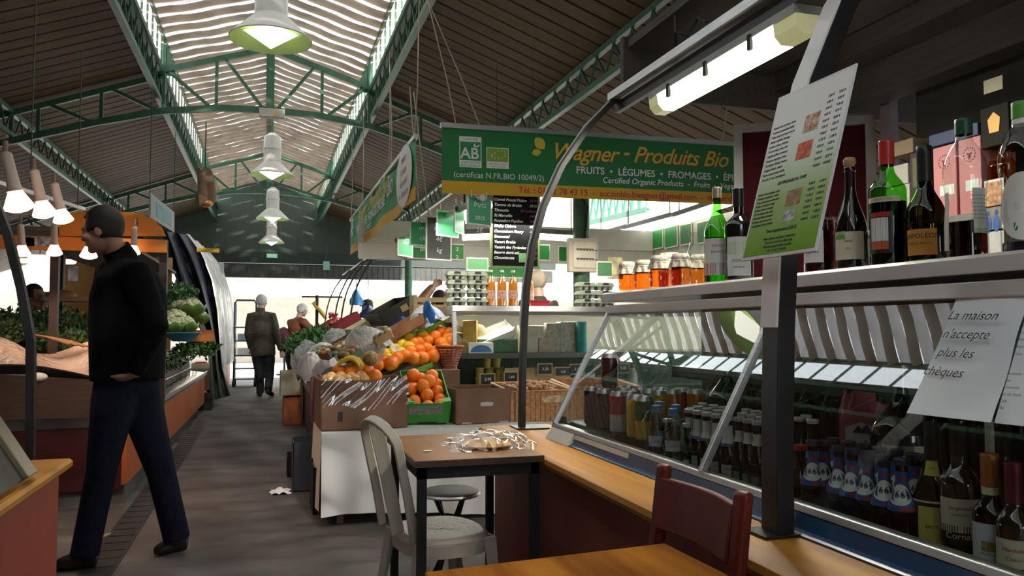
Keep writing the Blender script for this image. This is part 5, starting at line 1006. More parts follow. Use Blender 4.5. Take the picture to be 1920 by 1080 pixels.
# empty carton, walnut trays
def hfx(t, x, y, h):
    MB().prism([(-.04, h * .5), (.04, h * .5), (.045, h * .6), (.0, h * .62), (-.045, h * .6)], 0, .002, FR(0, -y, 0)).build('hand_hole', M('pale hole', (.5, .5, .48), .7), t)
    for s_ in (-1, 1): MB().box(s_ * x * .6 - .04, s_ * x * .6 + .02, -y - .001, -y, 0, .012).build('worn_edge', M('worn card', (.42, .34, .27), .8), t)
obox('carton', 'empty brown carton with a hand hole between the oranges and the walnuts', (1.375, 5.27, .579), .42, .40, .225, card, .03, extra=hfx)
wic = M('brown woven tray', (.42, .20, .075), .6, var=.35, scale=40, bump=.4); wicr = M('pale wicker rim', (.55, .40, .25), .6, var=.2, scale=50)
def wfx(t, x, y, h):
    for s_ in (-1, 1): MB().tube([(s_ * x, -y, h), (s_ * x, y, h + .03)], .009, 8).build('rim', wicr, t)
    for q in (-y, y): MB().tube([(-x, q, h + (q > 0) * .03), (x, q, h + (q > 0) * .03)], .007, 8).build('rim', wic, t)
    mb = MB()
    for i in range(13): mb.box(-x + i * 2 * x / 12.5, -x + i * 2 * x / 12.5 + .022, -y - .004, -y, .0, h)
    mb.build('woven_slats', wic, t, smooth=False)
    MB().box(.0, .16, -y - .006, -y - .004, h * .62, h * .85).build('stamp', M('pale stamp', (.5, .36, .2), .7, var=.6, scale=60), t)
W1 = obox('basket', 'brown woven tray of walnuts beside the empty carton', (1.76, 5.30, .579), .44, .44, .20, wic, .02, cat='basket', extra=wfx, hb=.23)
W2 = obox('basket', 'second brown woven tray behind the glass of the drinks case', (2.26, 5.36, .579), .50, .44, .21, wic, -.02, cat='basket', extra=wfx, hb=.25)
wal = M('walnut shell', (.33, .17, .08), .7, var=.3, scale=30, bump=.9, bscale=70)
wm = MB().ell((0, 0, 0), (.019, .022, .019), 14, 10).mesh('walnut', wal); k = 0
for i in range(9):
    for j in range(7):
        for lv in range(1):
            x = 1.565 + i * .048 + random.uniform(-.008, .008); y = 5.12 + j * .056 + random.uniform(-.01, .01); z = .72 + .010 * j + .05 * math.exp(-((i - 4.5) ** 2 + (j - 3.5) ** 2) / 9) + random.uniform(-.012, .012)
            o = bpy.data.objects.new('walnut', wm); sc.collection.objects.link(o); o.location = (x, y, z); o.rotation_euler = (random.random() * 6, random.random() * 6, 0); k_ = random.uniform(1.05, 1.3); o.scale = (k_,) * 3
            tag(o, 'brown walnut in the woven tray, %s across in the %s row from the front' % (ORD[i], ORD[j]), 'walnut', 'walnuts in the woven tray')
thing1('tray_filling', 'brown paper filling under the walnuts in the woven tray', 'paper', MB().box(1.55, 1.97, 5.09, 5.51, .60, .70), card)
# dark crates under the table by the aisle
t = obox('crate', 'black plastic crate standing under the cloth at the corner of the fruit table', (.43, 5.55, 0), .26, .4, .3, blackp, cat='crate')
# ---- produce slope along the aisle
SZ = lambda X: .80 + (X - .42) * .56
SA = math.atan(.56)
def on_slope(px, py, up=0.):
    d = _f + _r * ((px - 960) / FPX) + _u * ((540 - py) / FPX); t = (.80 - .42 * .56 + up - CH) / (d.z - .56 * d.x); return Vector((0, 0, CH)) + d * t
sl = T('produce_stand', 'sloping dark wooden produce stand running along the aisle behind the fruit table', 'stand', (.9, 9, 0))
MB().rings([[(.46, y, .0), (.46, y, SZ(.46) - .13), (1.45, y, SZ(1.45) - .13), (1.45, y, 0)] for y in (6.36, 17.2)], 0).build('body', M('dark stand board', (.07, .05, .035), .7, var=.2), sl, True, smooth=False)
MB().box(.44, .46, 6.36, 17.2, .50, SZ(.45) - .02).build('front_lip', M('worn stand lip', (.22, .16, .10), .6, var=.2), sl, True)
def sbox(px, py, up, sx, sy, h, mat, label, rz=0., fill=None, name='carton', hb=None, tilt2=0., extra=None, inner=None):
    p = on_slope(px, py, up); return obox(name, label, p, sx, sy, h, mat, rz, (tilt2, -SA), hb=hb, extra=extra, inner=inner)
limeb = M('lime green carton', (.16, .33, .03), .5, var=.1); cream = M('cream carton', (.55, .48, .33), .6, var=.1); brownw = M('brown wood crate', (.28, .13, .05), .7, var=.25); palew = M('pale crate wood', (.58, .44, .22), .6, var=.12)
# orange and lemon bank behind the green carton
obox('carton', 'lime green carton under the bank of lemons and oranges', (.88, 5.99, .81), .60, .60, .04, limeb, 0, (0, -.37))
thing1('trestle', 'low wooden trestle carrying the fruit bank', 'trestle', MB().rings([[(.58, y, .579), (.58, y, .72), (1.31, y, 1.0), (1.31, y, .579)] for y in (5.86, 6.3)], 0), M('table board', (.2, .14, .08), .6), smooth=False)
k = 0
BK = [('orange', 842, 641), ('orange', 826, 622), ('orange', 841, 626), ('orange', 815, 632), ('orange', 827, 645), ('orange', 822, 660), ('orange', 800, 640), ('orange', 784, 642), ('orange', 800, 655), ('orange', 786, 658), ('orange', 770, 660), ('orange', 812, 668), ('orange', 760, 668), ('orange', 776, 672), ('orange', 792, 672), ('orange', 744, 672), ('orange', 731, 682), ('orange', 716, 678),
      ('lemon', 765, 634), ('lemon', 791, 630), ('lemon', 752, 646), ('lemon', 766, 650), ('lemon', 740, 656), ('lemon', 738, 664), ('lemon', 722, 664), ('lemon', 726, 672), ('lemon', 709, 672), ('lemon', 752, 660), ('lemon', 746, 641), ('lemon', 715, 674), ('orange', 840, 636), ('orange', 818, 660), ('orange', 835, 656), ('orange', 777, 645), ('orange', 735, 680)]
for kind, px, py in BK:
    Y_ = 5.62 + (690 - py) * .0075; p = at(px, py, Y=Y_); k += 1
    fruit(kind, p, '%s on the fruit bank behind the green carton, %s' % (kind, 'by the glass case' if px > 805 else 'in the middle rows' if px > 755 else 'at the aisle end'), 'bank of oranges and lemons', 1.24)
t = T('basket', 'small reddish wicker basket hooked beside the cheese case', 'basket', at(843, 690, Y=5.80)); t.scale = (.8, .8, .8); 
mb = MB()
for i in range(9): mb.tube([((.06 + .007 * i) * cos(a * pi / 12), (.06 + .007 * i) * sin(a * pi / 12) * .9, i * .023) for a in range(25)], .008, 6)
for i in range(16): a = i * pi / 8; mb.tube([(.058 * cos(a), .054 * sin(a), 0), (.12 * cos(a), .11 * sin(a), .2)], .005, 5)
mb.build('weave', M('red brown wicker', (.25, .07, .035), .6, var=.3, scale=30), t); MB().tube([(.125 * cos(a * pi / 12), .115 * sin(a * pi / 12), .2) for a in range(25)], .011, 7).build('rim', M('red brown wicker', (.25, .07, .035), .6), t)
thing1('carton', 'low box holding up the wicker basket', 'box', MB().box(1.16, 1.33, 5.62, 5.84, .579, t.location.z - .003), card)
# boxes up the slope
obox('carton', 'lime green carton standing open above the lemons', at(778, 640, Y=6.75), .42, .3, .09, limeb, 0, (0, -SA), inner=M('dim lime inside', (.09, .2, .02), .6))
obox('carton', 'second lime green carton end beyond the lemons', at(815, 628, Y=6.5), .2, .22, .09, limeb, 0, (0, -SA))
sbox(757, 625, .03, .34, .42, .08, brownw, 'brown wooden crate of dried fruit on the produce slope', name='crate')
sbox(742, 606, .05, .34, .5, .18, M('black carton', (.02, .016, .014), .5), 'black carton tilted up at the back of the produce slope', rz=.15, extra=lambda t, x, y, h: MB().box(x * .2, x * .6, -y - .001, -y, h * .5, h * .8).build('yellow_label', M('dull yellow label', (.4, .32, .12), .6), t))
sbox(702, 626, .03, .40, .5, .16, cream, 'cream carton with brown print on the produce slope', rz=.05, extra=lambda t, x, y, h: MB().text('BIO FRUITS', .06, FR(0, -y - .001, h * .55), bold=.001).build('lettering', M('brown lettering', (.3, .14, .05), .6), t, smooth=False))
sbox(664, 645, .02, .36, .5, .11, M('dark green carton', (.04, .14, .03), .5), 'dark green carton with white labels on the produce slope', extra=lambda t, x, y, h: [MB().box(a - .09, a + .07, -y - .001, -y, h * .2, h * .85).build('white_label', lw, t) for a in (-.08, .09)])
sbox(655, 612, .08, .32, .5, .13, M('red carton', (.38, .03, .03), .5), 'red carton at the back of the produce slope')
sbox(615, 618, .05, .40, .6, .13, card, 'brown carton above the leafy greens')
sbox(632, 660, .02, .34, .5, .12, card, 'brown carton of small punnets in the middle of the slope')
sbox(700, 655, .02, .36, .4, .10, palew, 'pale wooden crate of mushrooms on the produce slope', name='crate')
k = 0
pn = [(604, 664, (.12, .2, .1)), (612, 666, (.5, .3, .15)), (621, 668, (.35, .12, .05)), (630, 664, (.5, .42, .3)), (640, 660, (.2, .1, .06)), (652, 657, (.55, .4, .22)), (664, 662, (.42, .2, .08)), (676, 654, (.5, .45, .35)), (646, 670, (.16, .2, .08)), (660, 672, (.3, .16, .08)), (688, 645, (.45, .36, .2)), (700, 640, (.3, .2, .12)), (712, 634, (.2, .14, .1)), (672, 640, (.35, .32, .28)), (724, 640, (.25, .2, .12))]
for j, (px, py, c) in enumerate(pn):
    p = on_slope(px, py, .11); t = T('punnet', 'small punnet on the produce slope, %s' % ('at the aisle edge' if px < 635 else 'in the middle' if px < 680 else 'towards the cheese case'), 'punnet', p, random.uniform(-.3, .3), 'small punnets on the produce slope'); t.rotation_euler = (0, -SA, random.uniform(-.3, .3))
    MB().box(-.06, .06, -.08, .08, 0, .05).build('tray', M('punnet tray %d' % (j % 4), ((.5, .45, .3), (.1, .14, .08), (.42, .25, .1), (.5, .5, .48))[j % 4], .6), t)
    mb = MB()
    for a in range(12): mb.ell((-.045 + (a % 3) * .045 + random.uniform(-.006, .006), -.06 + (a // 3) * .04, .055), (.024, .022, .02), 8, 6)
    tag(mb.build('contents', M('punnet fill %d' % j, c, .6, var=.3, scale=30), t), kind='stuff')
# crumpled sheets and bags
def heap(name, label, px, py, sx, sy, h, mat, up=0., seed=0, cat='sheet', nu=34, X=None, tilt=True):
    p = on_slope(px, py, up) if X is None else X; rnd = random.Random(seed); a = [rnd.uniform(0, 6) for _ in range(6)]
    def fn(u, v):
        x, y = (u - .5), (v - .5); e = max(0, 1 - (x * x + y * y) * 3.4); z = h * e ** .6 + h * .09 * abs(sin(u * 23 + 3 * sin(v * 9 + a[0]))) * e + h * .07 * abs(sin(v * 27 + 4 * sin(u * 7 + a[1]))) * e + h * .16 * sin(u * 9 + a[0] + 2 * sin(v * 5 + a[1])) * e + h * .10 * sin(v * 14 + a[2] + u * 6) - .05 * (1 - e) ** 2
        return (x * sx * (1 + .10 * sin(v * 7 + a[3])), y * sy * (1 + .10 * sin(u * 8 + a[4])), z)
    o = tag(MB().grid(fn, nu, nu).build(name, mat), label, cat); o.location = p; o.rotation_euler = (0, -SA * .8 if tilt else 0, a[5] * .1); return o
heap('paper_sheet', 'crumpled white sheet covering the produce at the aisle edge of the stand', 603, 688, .44, .75, .17, M('white sheet', (.74, .71, .70), .6, var=.05), -.01, 3, nu=70)
heap('plastic_bag', 'grey clear plastic bag on the middle of the produce slope', 690, 655, .3, .4, .14, FILM('grey bag film', (.6, .62, .62), .55, .15, .9, 18), .1, 5, 'bag')
heap('plastic_bag', 'grey plastic sheet folded under the leafy greens', 580, 665, .35, 1.1, .16, FILM('grey bag film', (.6, .62, .62), .55, .15, .9, 18), -.02, 8, 'bag')
heap('plastic_bag', 'white carrier bag beside the bananas', 666, 678, .16, .2, .09, white, -.02, 6, 'bag')
heap('plastic_bag', 'crumpled white and blue plastic at the top of the slope', 797, 594, .24, .34, .07, M('white blue film', (.6, .62, .68), .3, var=.3, scale=6), .06, 9, 'bag')
heap('plastic_bag', 'bright blue plastic bag lying against the crate slats', 806, 588, .09, .10, .07, M('bright blue film', (.03, .2, .6), .3, var=.4, scale=12), .14, 10, 'bag')
heap('plastic_bag', 'dark blue plastic wrap below the black carton', 735, 612, .3, .6, .08, M('navy film', (.03, .06, .2), .3, var=.3, scale=10), .05, 11, 'bag')
heap('plastic_bag', 'pale plastic bag on the dark green carton', 632, 640, .3, .5, .1, FILM('grey bag film', (.6, .62, .62), .55, .15, .9, 18), .12, 12, 'bag')
# pineapple and mushrooms
p = on_slope(694, 672, .10); t = T('pineapple', 'pineapple lying below the grey plastic bag', 'pineapple', p); mb = MB(); t.scale = (.8, .8, .8); mb.ell((0, 0, 0), (.06, .09, .06), 20, 14); mb.build('fruit', M('pineapple skin', (.30, .19, .06), .7, var=.5, scale=45, bump=.8), t)
mb = MB()
for i in range(16): a = i * 2.4; mb.poly([(0, .085, 0), (.03 * cos(a), .15, .03 * sin(a)), (.055 * cos(a), .20, .055 * sin(a)), (.03 * cos(a + .5), .14, .03 * sin(a + .5))])
mb.build('leaf_crown', M('pineapple leaf', (.06, .14, .04), .5, var=.3), t, smooth=False)
k = 0; mush = M('mushroom', (.58, .50, .40), .7, var=.15)
for j in range(9):
    p = on_slope(690 + (j % 3) * 9, 652 - (j // 3) * 4, .10); t = T('mushroom', 'pale mushroom in the wooden crate on the slope', 'mushroom', p, j, 'mushrooms in the crate'); MB().lathe([(.012, 0), (.014, .03), (.034, .034), (.032, .05), (.018, .062), (.001, .064)], 14).build('cap', mush, t)
# bananas
ban = M('banana skin', (.62, .42, .03), .5, var=.15, scale=12)
def bananas(label, loc, n=5, down=False, k=1.):
    t = T('banana_bunch', label, 'bananas', loc)
    for i in range(n):
        a = (i - (n - 1) / 2) * .28; pts = [(.16 * k * sin(s * .9 - .2) * cos(a) , .17 * k * sin(a) * (.4 + s * .35), (-1 if down else 1) * (.14 * k * s - .0) * .9 if down else .05 * k * sin(s * 2.2) + .02) for s in [q / 7 * 1.5 for q in range(8)]]
        MB().tube(pts, [.006 * k, .013 * k, .017 * k, .0185 * k, .0185 * k, .017 * k, .012 * k, .005 * k], 9).build('banana', ban, t)
    MB().ell((0, 0, 0), (.018 * k, .018 * k, .018 * k), 10, 8).build('stem', M('banana stem', (.3, .22, .05), .7), t); return t
bananas('bunch of bananas beside the crumpled white sheet', on_slope(640, 690, .09), 6)
# leafy greens
herb = M('leafy green', (.035, .13, .02), .55, var=.4, scale=30); herb2 = M('pale leafy green', (.09, .22, .04), .55, var=.3, scale=30); fern = M('dull herb green', (.045, .09, .025), .6, var=.4, scale=30)
def leaves(n, rx, ry, rz, size, seed, mi=2, stemlen=0.):
    rnd = random.Random(seed); mb = MB()
    for i in range(n):
        a = rnd.random() * 2 * pi; b = math.acos(rnd.uniform(-.25, 1)); r = rnd.uniform(.55, 1) ; c = Vector((rx * r * sin(b) * cos(a), ry * r * sin(b) * sin(a), rz * r * cos(b)))
        d = Vector((rnd.gauss(0, 1), rnd.gauss(0, 1), rnd.gauss(.5, 1))).normalized(); s_ = d.cross(Vector((rnd.gauss(0, 1), rnd.gauss(0, 1), .3))).normalized(); L_ = size * rnd.uniform(.6, 1.3); nn = d.cross(s_)
        mb.add([c, c + d * L_ * .45 + s_ * L_ * .28 + nn * L_ * .06, c + d * L_, c + d * L_ * .45 - s_ * L_ * .28 + nn * L_ * .06], [(0, 1, 2), (0, 2, 3)], rnd.randrange(mi))
    return mb
def herbs(label, loc, n, r, size, seed, mats=None, name='herb_bunch', group=None):
    t = T(name, label, 'herbs', loc, 0, group); leaves(n, *r, size, seed).build('leaves', mats or [herb, herb2], t, smooth=False)
    mb = MB()
    for i in range(10): a = i * .628; mb.tube([(.02 * cos(a), .02 * sin(a), -.06), (r[0] * .6 * cos(a), r[1] * .6 * sin(a), r[2] * .5)], .004, 5)
    mb.build('stems', herb2, t); return t
for j, (px, py) in enumerate(((556, 645), (572, 638), (588, 632), (600, 640), (562, 655), (582, 650))):
    herbs('big bunch of dark leafy greens at the far aisle end of the stand', on_slope(px, py, .05), 260, (.2, .35, .17), .09, 40 + j, group='leafy greens heaped on the stand')
for j, (px, py) in enumerate(((622, 640), (640, 636))): herbs('bunch of herbs in front of the cream carton', on_slope(px, py, .06), 160, (.15, .25, .1), .06, 60 + j, group='herbs beside the green carton')
# slatted crate end at the top
t = T('crate', 'pale slatted wooden crate standing at the top of the slope by the cheese case', 'crate', at(812, 598, Y=6.6)); 
for i in range(3): MB().box(-.15, .15, -.006, .006, .02 + i * .06, .06 + i * .06).build('slat', palew, t)
for s_ in (-1, 1): MB().box(s_ * .15 - .015, s_ * .15 + .015, -.012, .2, -.1, .20).build('post', palew, t)
MB().box(-.15, .15, .0, .2, -.1, -.09).build('bottom', palew, t)
# hoops of the far canopy with hanging bags and bananas
for j, (y, lab) in enumerate(((10.65, 'nearest of the thin black canopy hoops over the produce stand'), (12.0, 'second thin black canopy hoop over the produce stand'), (13.2, 'third thin black canopy hoop over the produce stand'), (15.4, 'farthest thin black canopy hoop over the produce stand'))):
    pts = [(x - .10, y, z) for x, z in arch[1:]]; pts[0] = (1.03, y, .98); tag(MB().tube(pts, .017, 6, sq=(.022, .03)).build('hoop', black, smooth=False), lab, 'hoop')
tag(MB().tube([(1.50, 10.6, 2.31), (1.50, 17, 2.31)], .015, 6).build('hoop_rail', black), 'thin rail joining the tops of the black canopy hoops', 'rail')
def bagh(label, px, py0, py1, Y, mat, w_):
    a = at(px, py0, Y=Y); b_ = at(px, py1, Y=Y); h = a.z - b_.z; t = T('hanging_bag', label, 'bag', b_)
    MB().grid(lambda u, v: ((w_ * (.25 + .75 * sin(min(1, (1 - v) * 1.3) * pi / 2))) * cos(u * 2 * pi) * (1 + .12 * sin(u * 25 + v * 9)), w_ * .5 * sin(u * 2 * pi) * (1 + .2 * sin(u * 19)), v * h), 40, 12).build('bag', mat, t); MB().tube([(0, 0, h * .95), (0, 0, h + .35)], .005, 5).build('string', black, t)
bagh('light blue plastic bag hanging from the canopy hoops', 668, 543, 572, 12, M('light blue film', (.04, .30, .62), .3, var=.3, scale=14), .09)
bagh('dark blue plastic bag hanging near the cream carton', 690, 573, 596, 11, M('navy film', (.03, .06, .2), .3), .11)
bananas('bunch of bananas hanging at the far end of the stand', at(590, 568, Y=16.2), 5, True, 1.7)
t = T('hook_stand', 'dark post carrying the hanging bananas at the far end of the stand', 'stand', (at(594, 600, Y=16.3).x, 16.3, 0)); MB().tube([(0, 0, 0), (0, 0, 1.85)], .03, 8).build('post', blackp, t); MB().tube([(-.3, 0, 1.82), (.5, 0, 1.82)], .02, 6).build('bar', blackp, t)
t = T('flower_bunch', 'bunch of red flowers standing behind the leafy greens', 'flowers', on_slope(625, 612, .1)); leaves(60, .12, .12, .2, .09, 77, 1).build('petals', M('red petals', (.6, .07, .05), .5, var=.3), t, smooth=False); MB().tube([(0, 0, -.1), (0, 0, .1)], .01, 6).build('stem', herb, t)
# crates stacked at the foot of the stand
for j, (px, py, Y_, mat, lab, s_) in enumerate(((575, 745, 6.3, M('slate blue crate', (.05, .06, .08), .6), 'slate blue crate on the floor beside the fruit table', (.2, .35, .36)), (548, 722, 10.5, card, 'orange and white carton on the floor at the far end of the stand', (.22, .4, .34)), (545, 690, 10.6, cream, 'cream carton stacked under the leafy greens', (.26, .4, .3)), (556, 752, 6.9, blackp, 'low black crate on the floor next to the slate blue crate', (.14, .3, .16)))):
    p = at(px, py, Y=Y_); x = min(p.x, .44 - s_[0] / 2 - .005); z0 = .36 if j == 2 else 0.001
    obox('crate' if j in (0, 3) else 'carton', lab, (x, Y_, z0), s_[0], s_[1], s_[2], mat if j != 1 else M('orange white carton', (.5, .14, .05), .6, var=.5, scale=7), cat='box')
# ================================================================ left side: stalls, canopy, lamps
orangep = M('orange laminate', (.42, .105, .03), .45, var=.12, scale=2); redp = M('dark red laminate', (.055, .006, .006), .5, var=.2, scale=2); conc = M('plinth concrete', (.10, .095, .085), .8, var=.25, scale=4)
oakl = wood('orange varnished wood', (.34, .13, .012), (.50, .23, .03), 2.5, 'Y', .4, .15)
t = T('bar_counter', 'wooden topped counter corner with an orange red panel opposite the bar', 'counter', (-1.3, 2.3, 0))
MB().rings([[(x, y, z) for x, z in ((-2.4, .70), (-2.4, .735), (-.665, .735), (-.655, .725), (-.655, .71), (-.665, .70))] for y in (.8, 3.22)], 0).build('ledge', oakl, t, True)
MB().box(-2.3, -.69, .8, 3.18, 0, .70).build('front_panel', M('orange red panel', (.30, .05, .022), .5, var=.1), t, True)
lt_ = T('leaning_board', 'dark board with a pale edge leaning on the counter corner opposite the bar', 'board', (-.8, 2.6, .74)); LX = Matrix(((1, 0, 0, 0), (0, 0, 1, 0), (0, 1, 0, 0), (0, 0, 0, 1)))
MB().prism([(-.70, .742), (-.678, .755), (-1.078, 1.41), (-1.10, 1.395)], 2.30, 2.70, LX).build('panel', M('dark board face', (.022, .016, .010), .6, var=.3), lt_, True, smooth=False)
MB().prism([(-.692, .742), (-.665, .760), (-1.068, 1.42), (-1.095, 1.40)], 2.70, 2.80, LX).build('edge', M('pale varnished board', (.12, .095, .055), .4, var=.2, scale=3, stretch=(1, 6, 1)), lt_, True, smooth=False, bevel=.003)
# arched post on the left
ar = [(.885, 0), (.885, .8), (.893, 1.147), (.933, 1.358), (.985, 1.569), (1.05, 1.74), (1.16, 1.95), (1.32, 2.15), (1.5, 2.3), (1.9, 2.42)]
tag(MB().tube([(-x, 3.6, z) for x, z in ar], .02, 4, sq=(.03, .04)).build('arched_post', black, smooth=False), 'black arched canopy post beside the left counter', 'post')
# long orange stall
stl = T('market_stall', 'long greengrocer stall with orange side panels and a dark red end', 'stall', (-1.7, 9, 0))
MB().box(-2.6, -.92, 6.09, 12.3, .0, .13).build('plinth', conc, stl, True); MB().rings([[(-.905, 6.06, .13), (-.84, 12.3, .13), (-.84, 12.3, .53), (-.905, 6.06, .53)], [(-.935, 6.06, .13), (-.87, 12.3, .13), (-.87, 12.3, .53), (-.935, 6.06, .53)]], 0).build('side_panel', orangep, stl, True, smooth=False)
MB().box(-2.6, -.935, 6.06, 6.09, .10, .56).build('end_panel', redp, stl, True)
MB().rings([[(-2.6, y, .5), (-2.6, y, .95), (-1.25, y, .62), (x1, y, .56), (x1, y, .535)] for y, x1 in ((6.05, -.87), (12.32, -.80))], 0).build('steel_top', M('worn steel top', (.22, .22, .21), .3, .8, var=.3, scale=5), stl, True, smooth=False)
MB().rings([[(x0, y, .535), (x0, y, .585), (x0 + .012, y, .585), (x0 + .012, y, .535)] for y, x0 in ((6.05, -.885), (12.32, -.815))], 0).build('edge_strip', alu, stl, True, smooth=False)
rl = MB().tube([(-1.0, 6.1, .68), (-.93, 12.2, .68)], .008, 6)
for i in range(14): y = 6.2 + i * .45; rl.tube([(-1.0 + (y - 6) * .011, y, .57), (-1.0 + (y - 6) * .011, y, .68)], .006, 5)
rl.build('guard_rail', stg, stl, True)
dkw = M('dark stained board', (.045, .026, .016), .6, var=.25, stretch=(1, 1, 6))
tag(MB().rings([[(-2.6, 6.0, .60), (-2.6, 6.03, .97), (-2.6, 6.06, .97), (-2.6, 6.03, .60)], [(-.98, 6.0, .60), (-.98, 6.03, .84), (-.98, 6.06, .84), (-.98, 6.03, .60)]], 0).build('stall_board', dkw, smooth=False), 'dark stained board across the end of the orange stall', 'board')
def fs(u, v):
    x = -2.45 + u * 1.45; y = 6.08 + v * 1.0; z = .985 + .10 * sin(u * 5 + .6) * sin(v * 3 + .3) + .06 * sin(u * 11 + v * 5) + v * .12 - u * .09 - .06 * (1 - v) ** 3; return (x, y, z)
tag(MB().grid(fs, 60, 30).build('plastic_sheet', FILM('pinkish clear sheet', (.62, .50, .42), .72, .16, .8, 9), None), 'clear plastic sheet shining pink in the lamps over produce on the stall end', 'sheet')
tag(MB().grid(lambda u, v: (-1.78 + u * .82, 6.02 + v * .06 - .012 * sin(u * 14), .94 + .05 * sin(u * 3.1 + .4) - u * .10 - v * .06), 40, 4, thick=.01).build('black_cloth', blackp), 'black cloth trailing along the lower edge of the clear plastic sheet', 'cloth')
tag(MB().ell((-1.45, 6.03, .875), (.06, .03, .03), 16, 10).build('white_cup', lw), 'small white upturned cup on the rim of the dark stall board', 'cup')
k = 0
for j, (x, y, z, n, r, sz) in enumerate(((-1.95, 7.3, 1.18, 240, (.3, .25, .16), .10), (-1.55, 7.4, 1.12, 220, (.26, .25, .14), .10), (-2.3, 7.2, 1.15, 200, (.28, .25, .15), .1), (-1.75, 7.9, 1.24, 220, (.3, .28, .22), .12), (-1.25, 7.6, 1.0, 160, (.22, .22, .12), .08), (-2.2, 7.9, 1.24, 180, (.3, .25, .2), .12), (-1.3, 8.3, .98, 200, (.25, .3, .15), .1), (-1.1, 9.0, .78, 140, (.2, .3, .1), .08), (-1.05, 9.8, .78, 140, (.2, .3, .12), .08))):
    herbs('feathery bunch of herbs on the left stall, %s' % ('beyond the plastic sheet' if j < 3 else 'heaped high behind the sheet' if j < 6 else 'near the steel edge'), (x, y, z - (.06 if j < 6 else 0)), n * 2, r, sz * .5, 100 + j, mats=[herb if j % 2 else fern, fern], group='herbs on the left stall')
for j in range(4):
    a = Vector((-1.75 + j * .05, 6.95 + j * .02, 1.16 - j * .01)); tag(MB().tube([a, a + Vector((.14, -.04, -.03)), a + Vector((.30, -.05, -.085))], [.004, .006, .009], 10).build('root_vegetable', M('root orange', (.28, .14, .06), .6, var=.2)), 'thin root vegetable lying among the herbs above the plastic sheet, %s of four' % ORD[j], 'root vegetable', 'root vegetables among the herbs')
# cauliflowers, bowl and crates further along
curd = M('cauliflower curd', (.62, .62, .38), .8, var=.15, scale=30, bump=.8, bscale=50); cleaf = M('cauliflower leaf', (.10, .19, .03), .55, var=.25, scale=8)
def cauli(label, px, py, Y, k=1.):
    t = T('cauliflower', label, 'cauliflower', at(px, py, Y=Y), random.random() * 6, 'cauliflowers on the left stall'); mb = MB(); rnd = random.Random(px)
    for i in range(26):
        a = i * 2.4; b = math.acos(1 - i / 26 * 1.05); mb.ell((.085 * k * sin(b) * cos(a), .085 * k * sin(b) * sin(a), .075 * k * cos(b)), .032 * k * rnd.uniform(.85, 1.1), 10, 7)
    mb.build('curd', curd, t)
    for i in range(7):
        a = i * .9; MB().grid(lambda u, v: ((.06 + .08 * sin(v * 1.9)) * k * cos(a + (u - .5) * .9), (.06 + .08 * sin(v * 1.9)) * k * sin(a + (u - .5) * .9), (-.08 + v * .13 - abs(u - .5) * .06 * v) * k), 6, 6).build('leaf', cleaf, t)
for lab, px, py, Y, k_ in (('pale cauliflower at the top of the heap beside the dark tarpaulin', 360, 578, 9.2, 1.05), ('pale cauliflower at the top left of the heap behind the blue bowl'.replace('top left', 'far top'), 338, 580, 9.5, 1.0), ('cauliflower in the middle of the heap above the blue bowl', 328, 600, 9.0, 1.1), ('cauliflower just over the rim of the blue bowl', 345, 612, 8.9, 1.05), ('cauliflower close to the man in black', 322, 612, 8.8, 1.0), ('small cauliflower beside the orange crate', 372, 596, 9.3, .9)): cauli(lab, px, py, Y, k_)
tag(MB().rings([[(-2.1, y, .6), (-2.1, y, 1.15), (-1.35, y, .95), (-1.0, y, .78), (-.98, y, .6)] for y in (8.3, 11.7)], 0).build('display_rack', dkw, smooth=False), 'dark stepped rack under the cauliflowers on the left stall', 'rack')
t = T('bowl', 'light blue plastic bowl below the cauliflowers', 'bowl', at(340, 640, Y=8.35)); MB().lathe([(.001, .004), (.08, .0), (.17, .075), (.185, .08), (.185, .085), (.165, .08), (.08, .01), (.001, .01)], 30).build('bowl', M('light blue plastic', (.05, .30, .48), .4), t)
obox('crate', 'orange plastic crate beside the blue bowl', at(372, 640, Y=9.2), .3, .3, .12, M('orange plastic crate', (.55, .16, .03), .5), .1, cat='crate')
obox('crate', 'small pale crate of red vegetables at the edge of the left stall', at(376, 690, Y=10.5), .2, .3, .06, cream, .05, cat='crate')
for j in range(5): o = tag(MB().ell((0, 0, 0), .035, 12, 8).build('tomato', capred), 'red tomato in the small pale crate, %s of five' % ORD[j], 'tomato', 'tomatoes in the small pale crate'); o.location = at(370 + j * 3.5, 683, Y=10.42 + (j % 2) * .12)
for j, (px, py, Y) in enumerate(((325, 560, 10.0), (340, 555, 10.3), (318, 572, 9.8), (372, 655, 9.6), (355, 665, 9.0))):
    herbs('dark leafy plant on the left stall, %s' % ('behind the cauliflowers' if j < 3 else 'below the blue bowl'), at(px, py, Y=Y), 320, (.2, .2, .16) if j < 3 else (.22, .22, .10), .06, 150 + j, mats=[fern, herb], group='dark leafy plants on the left stall')
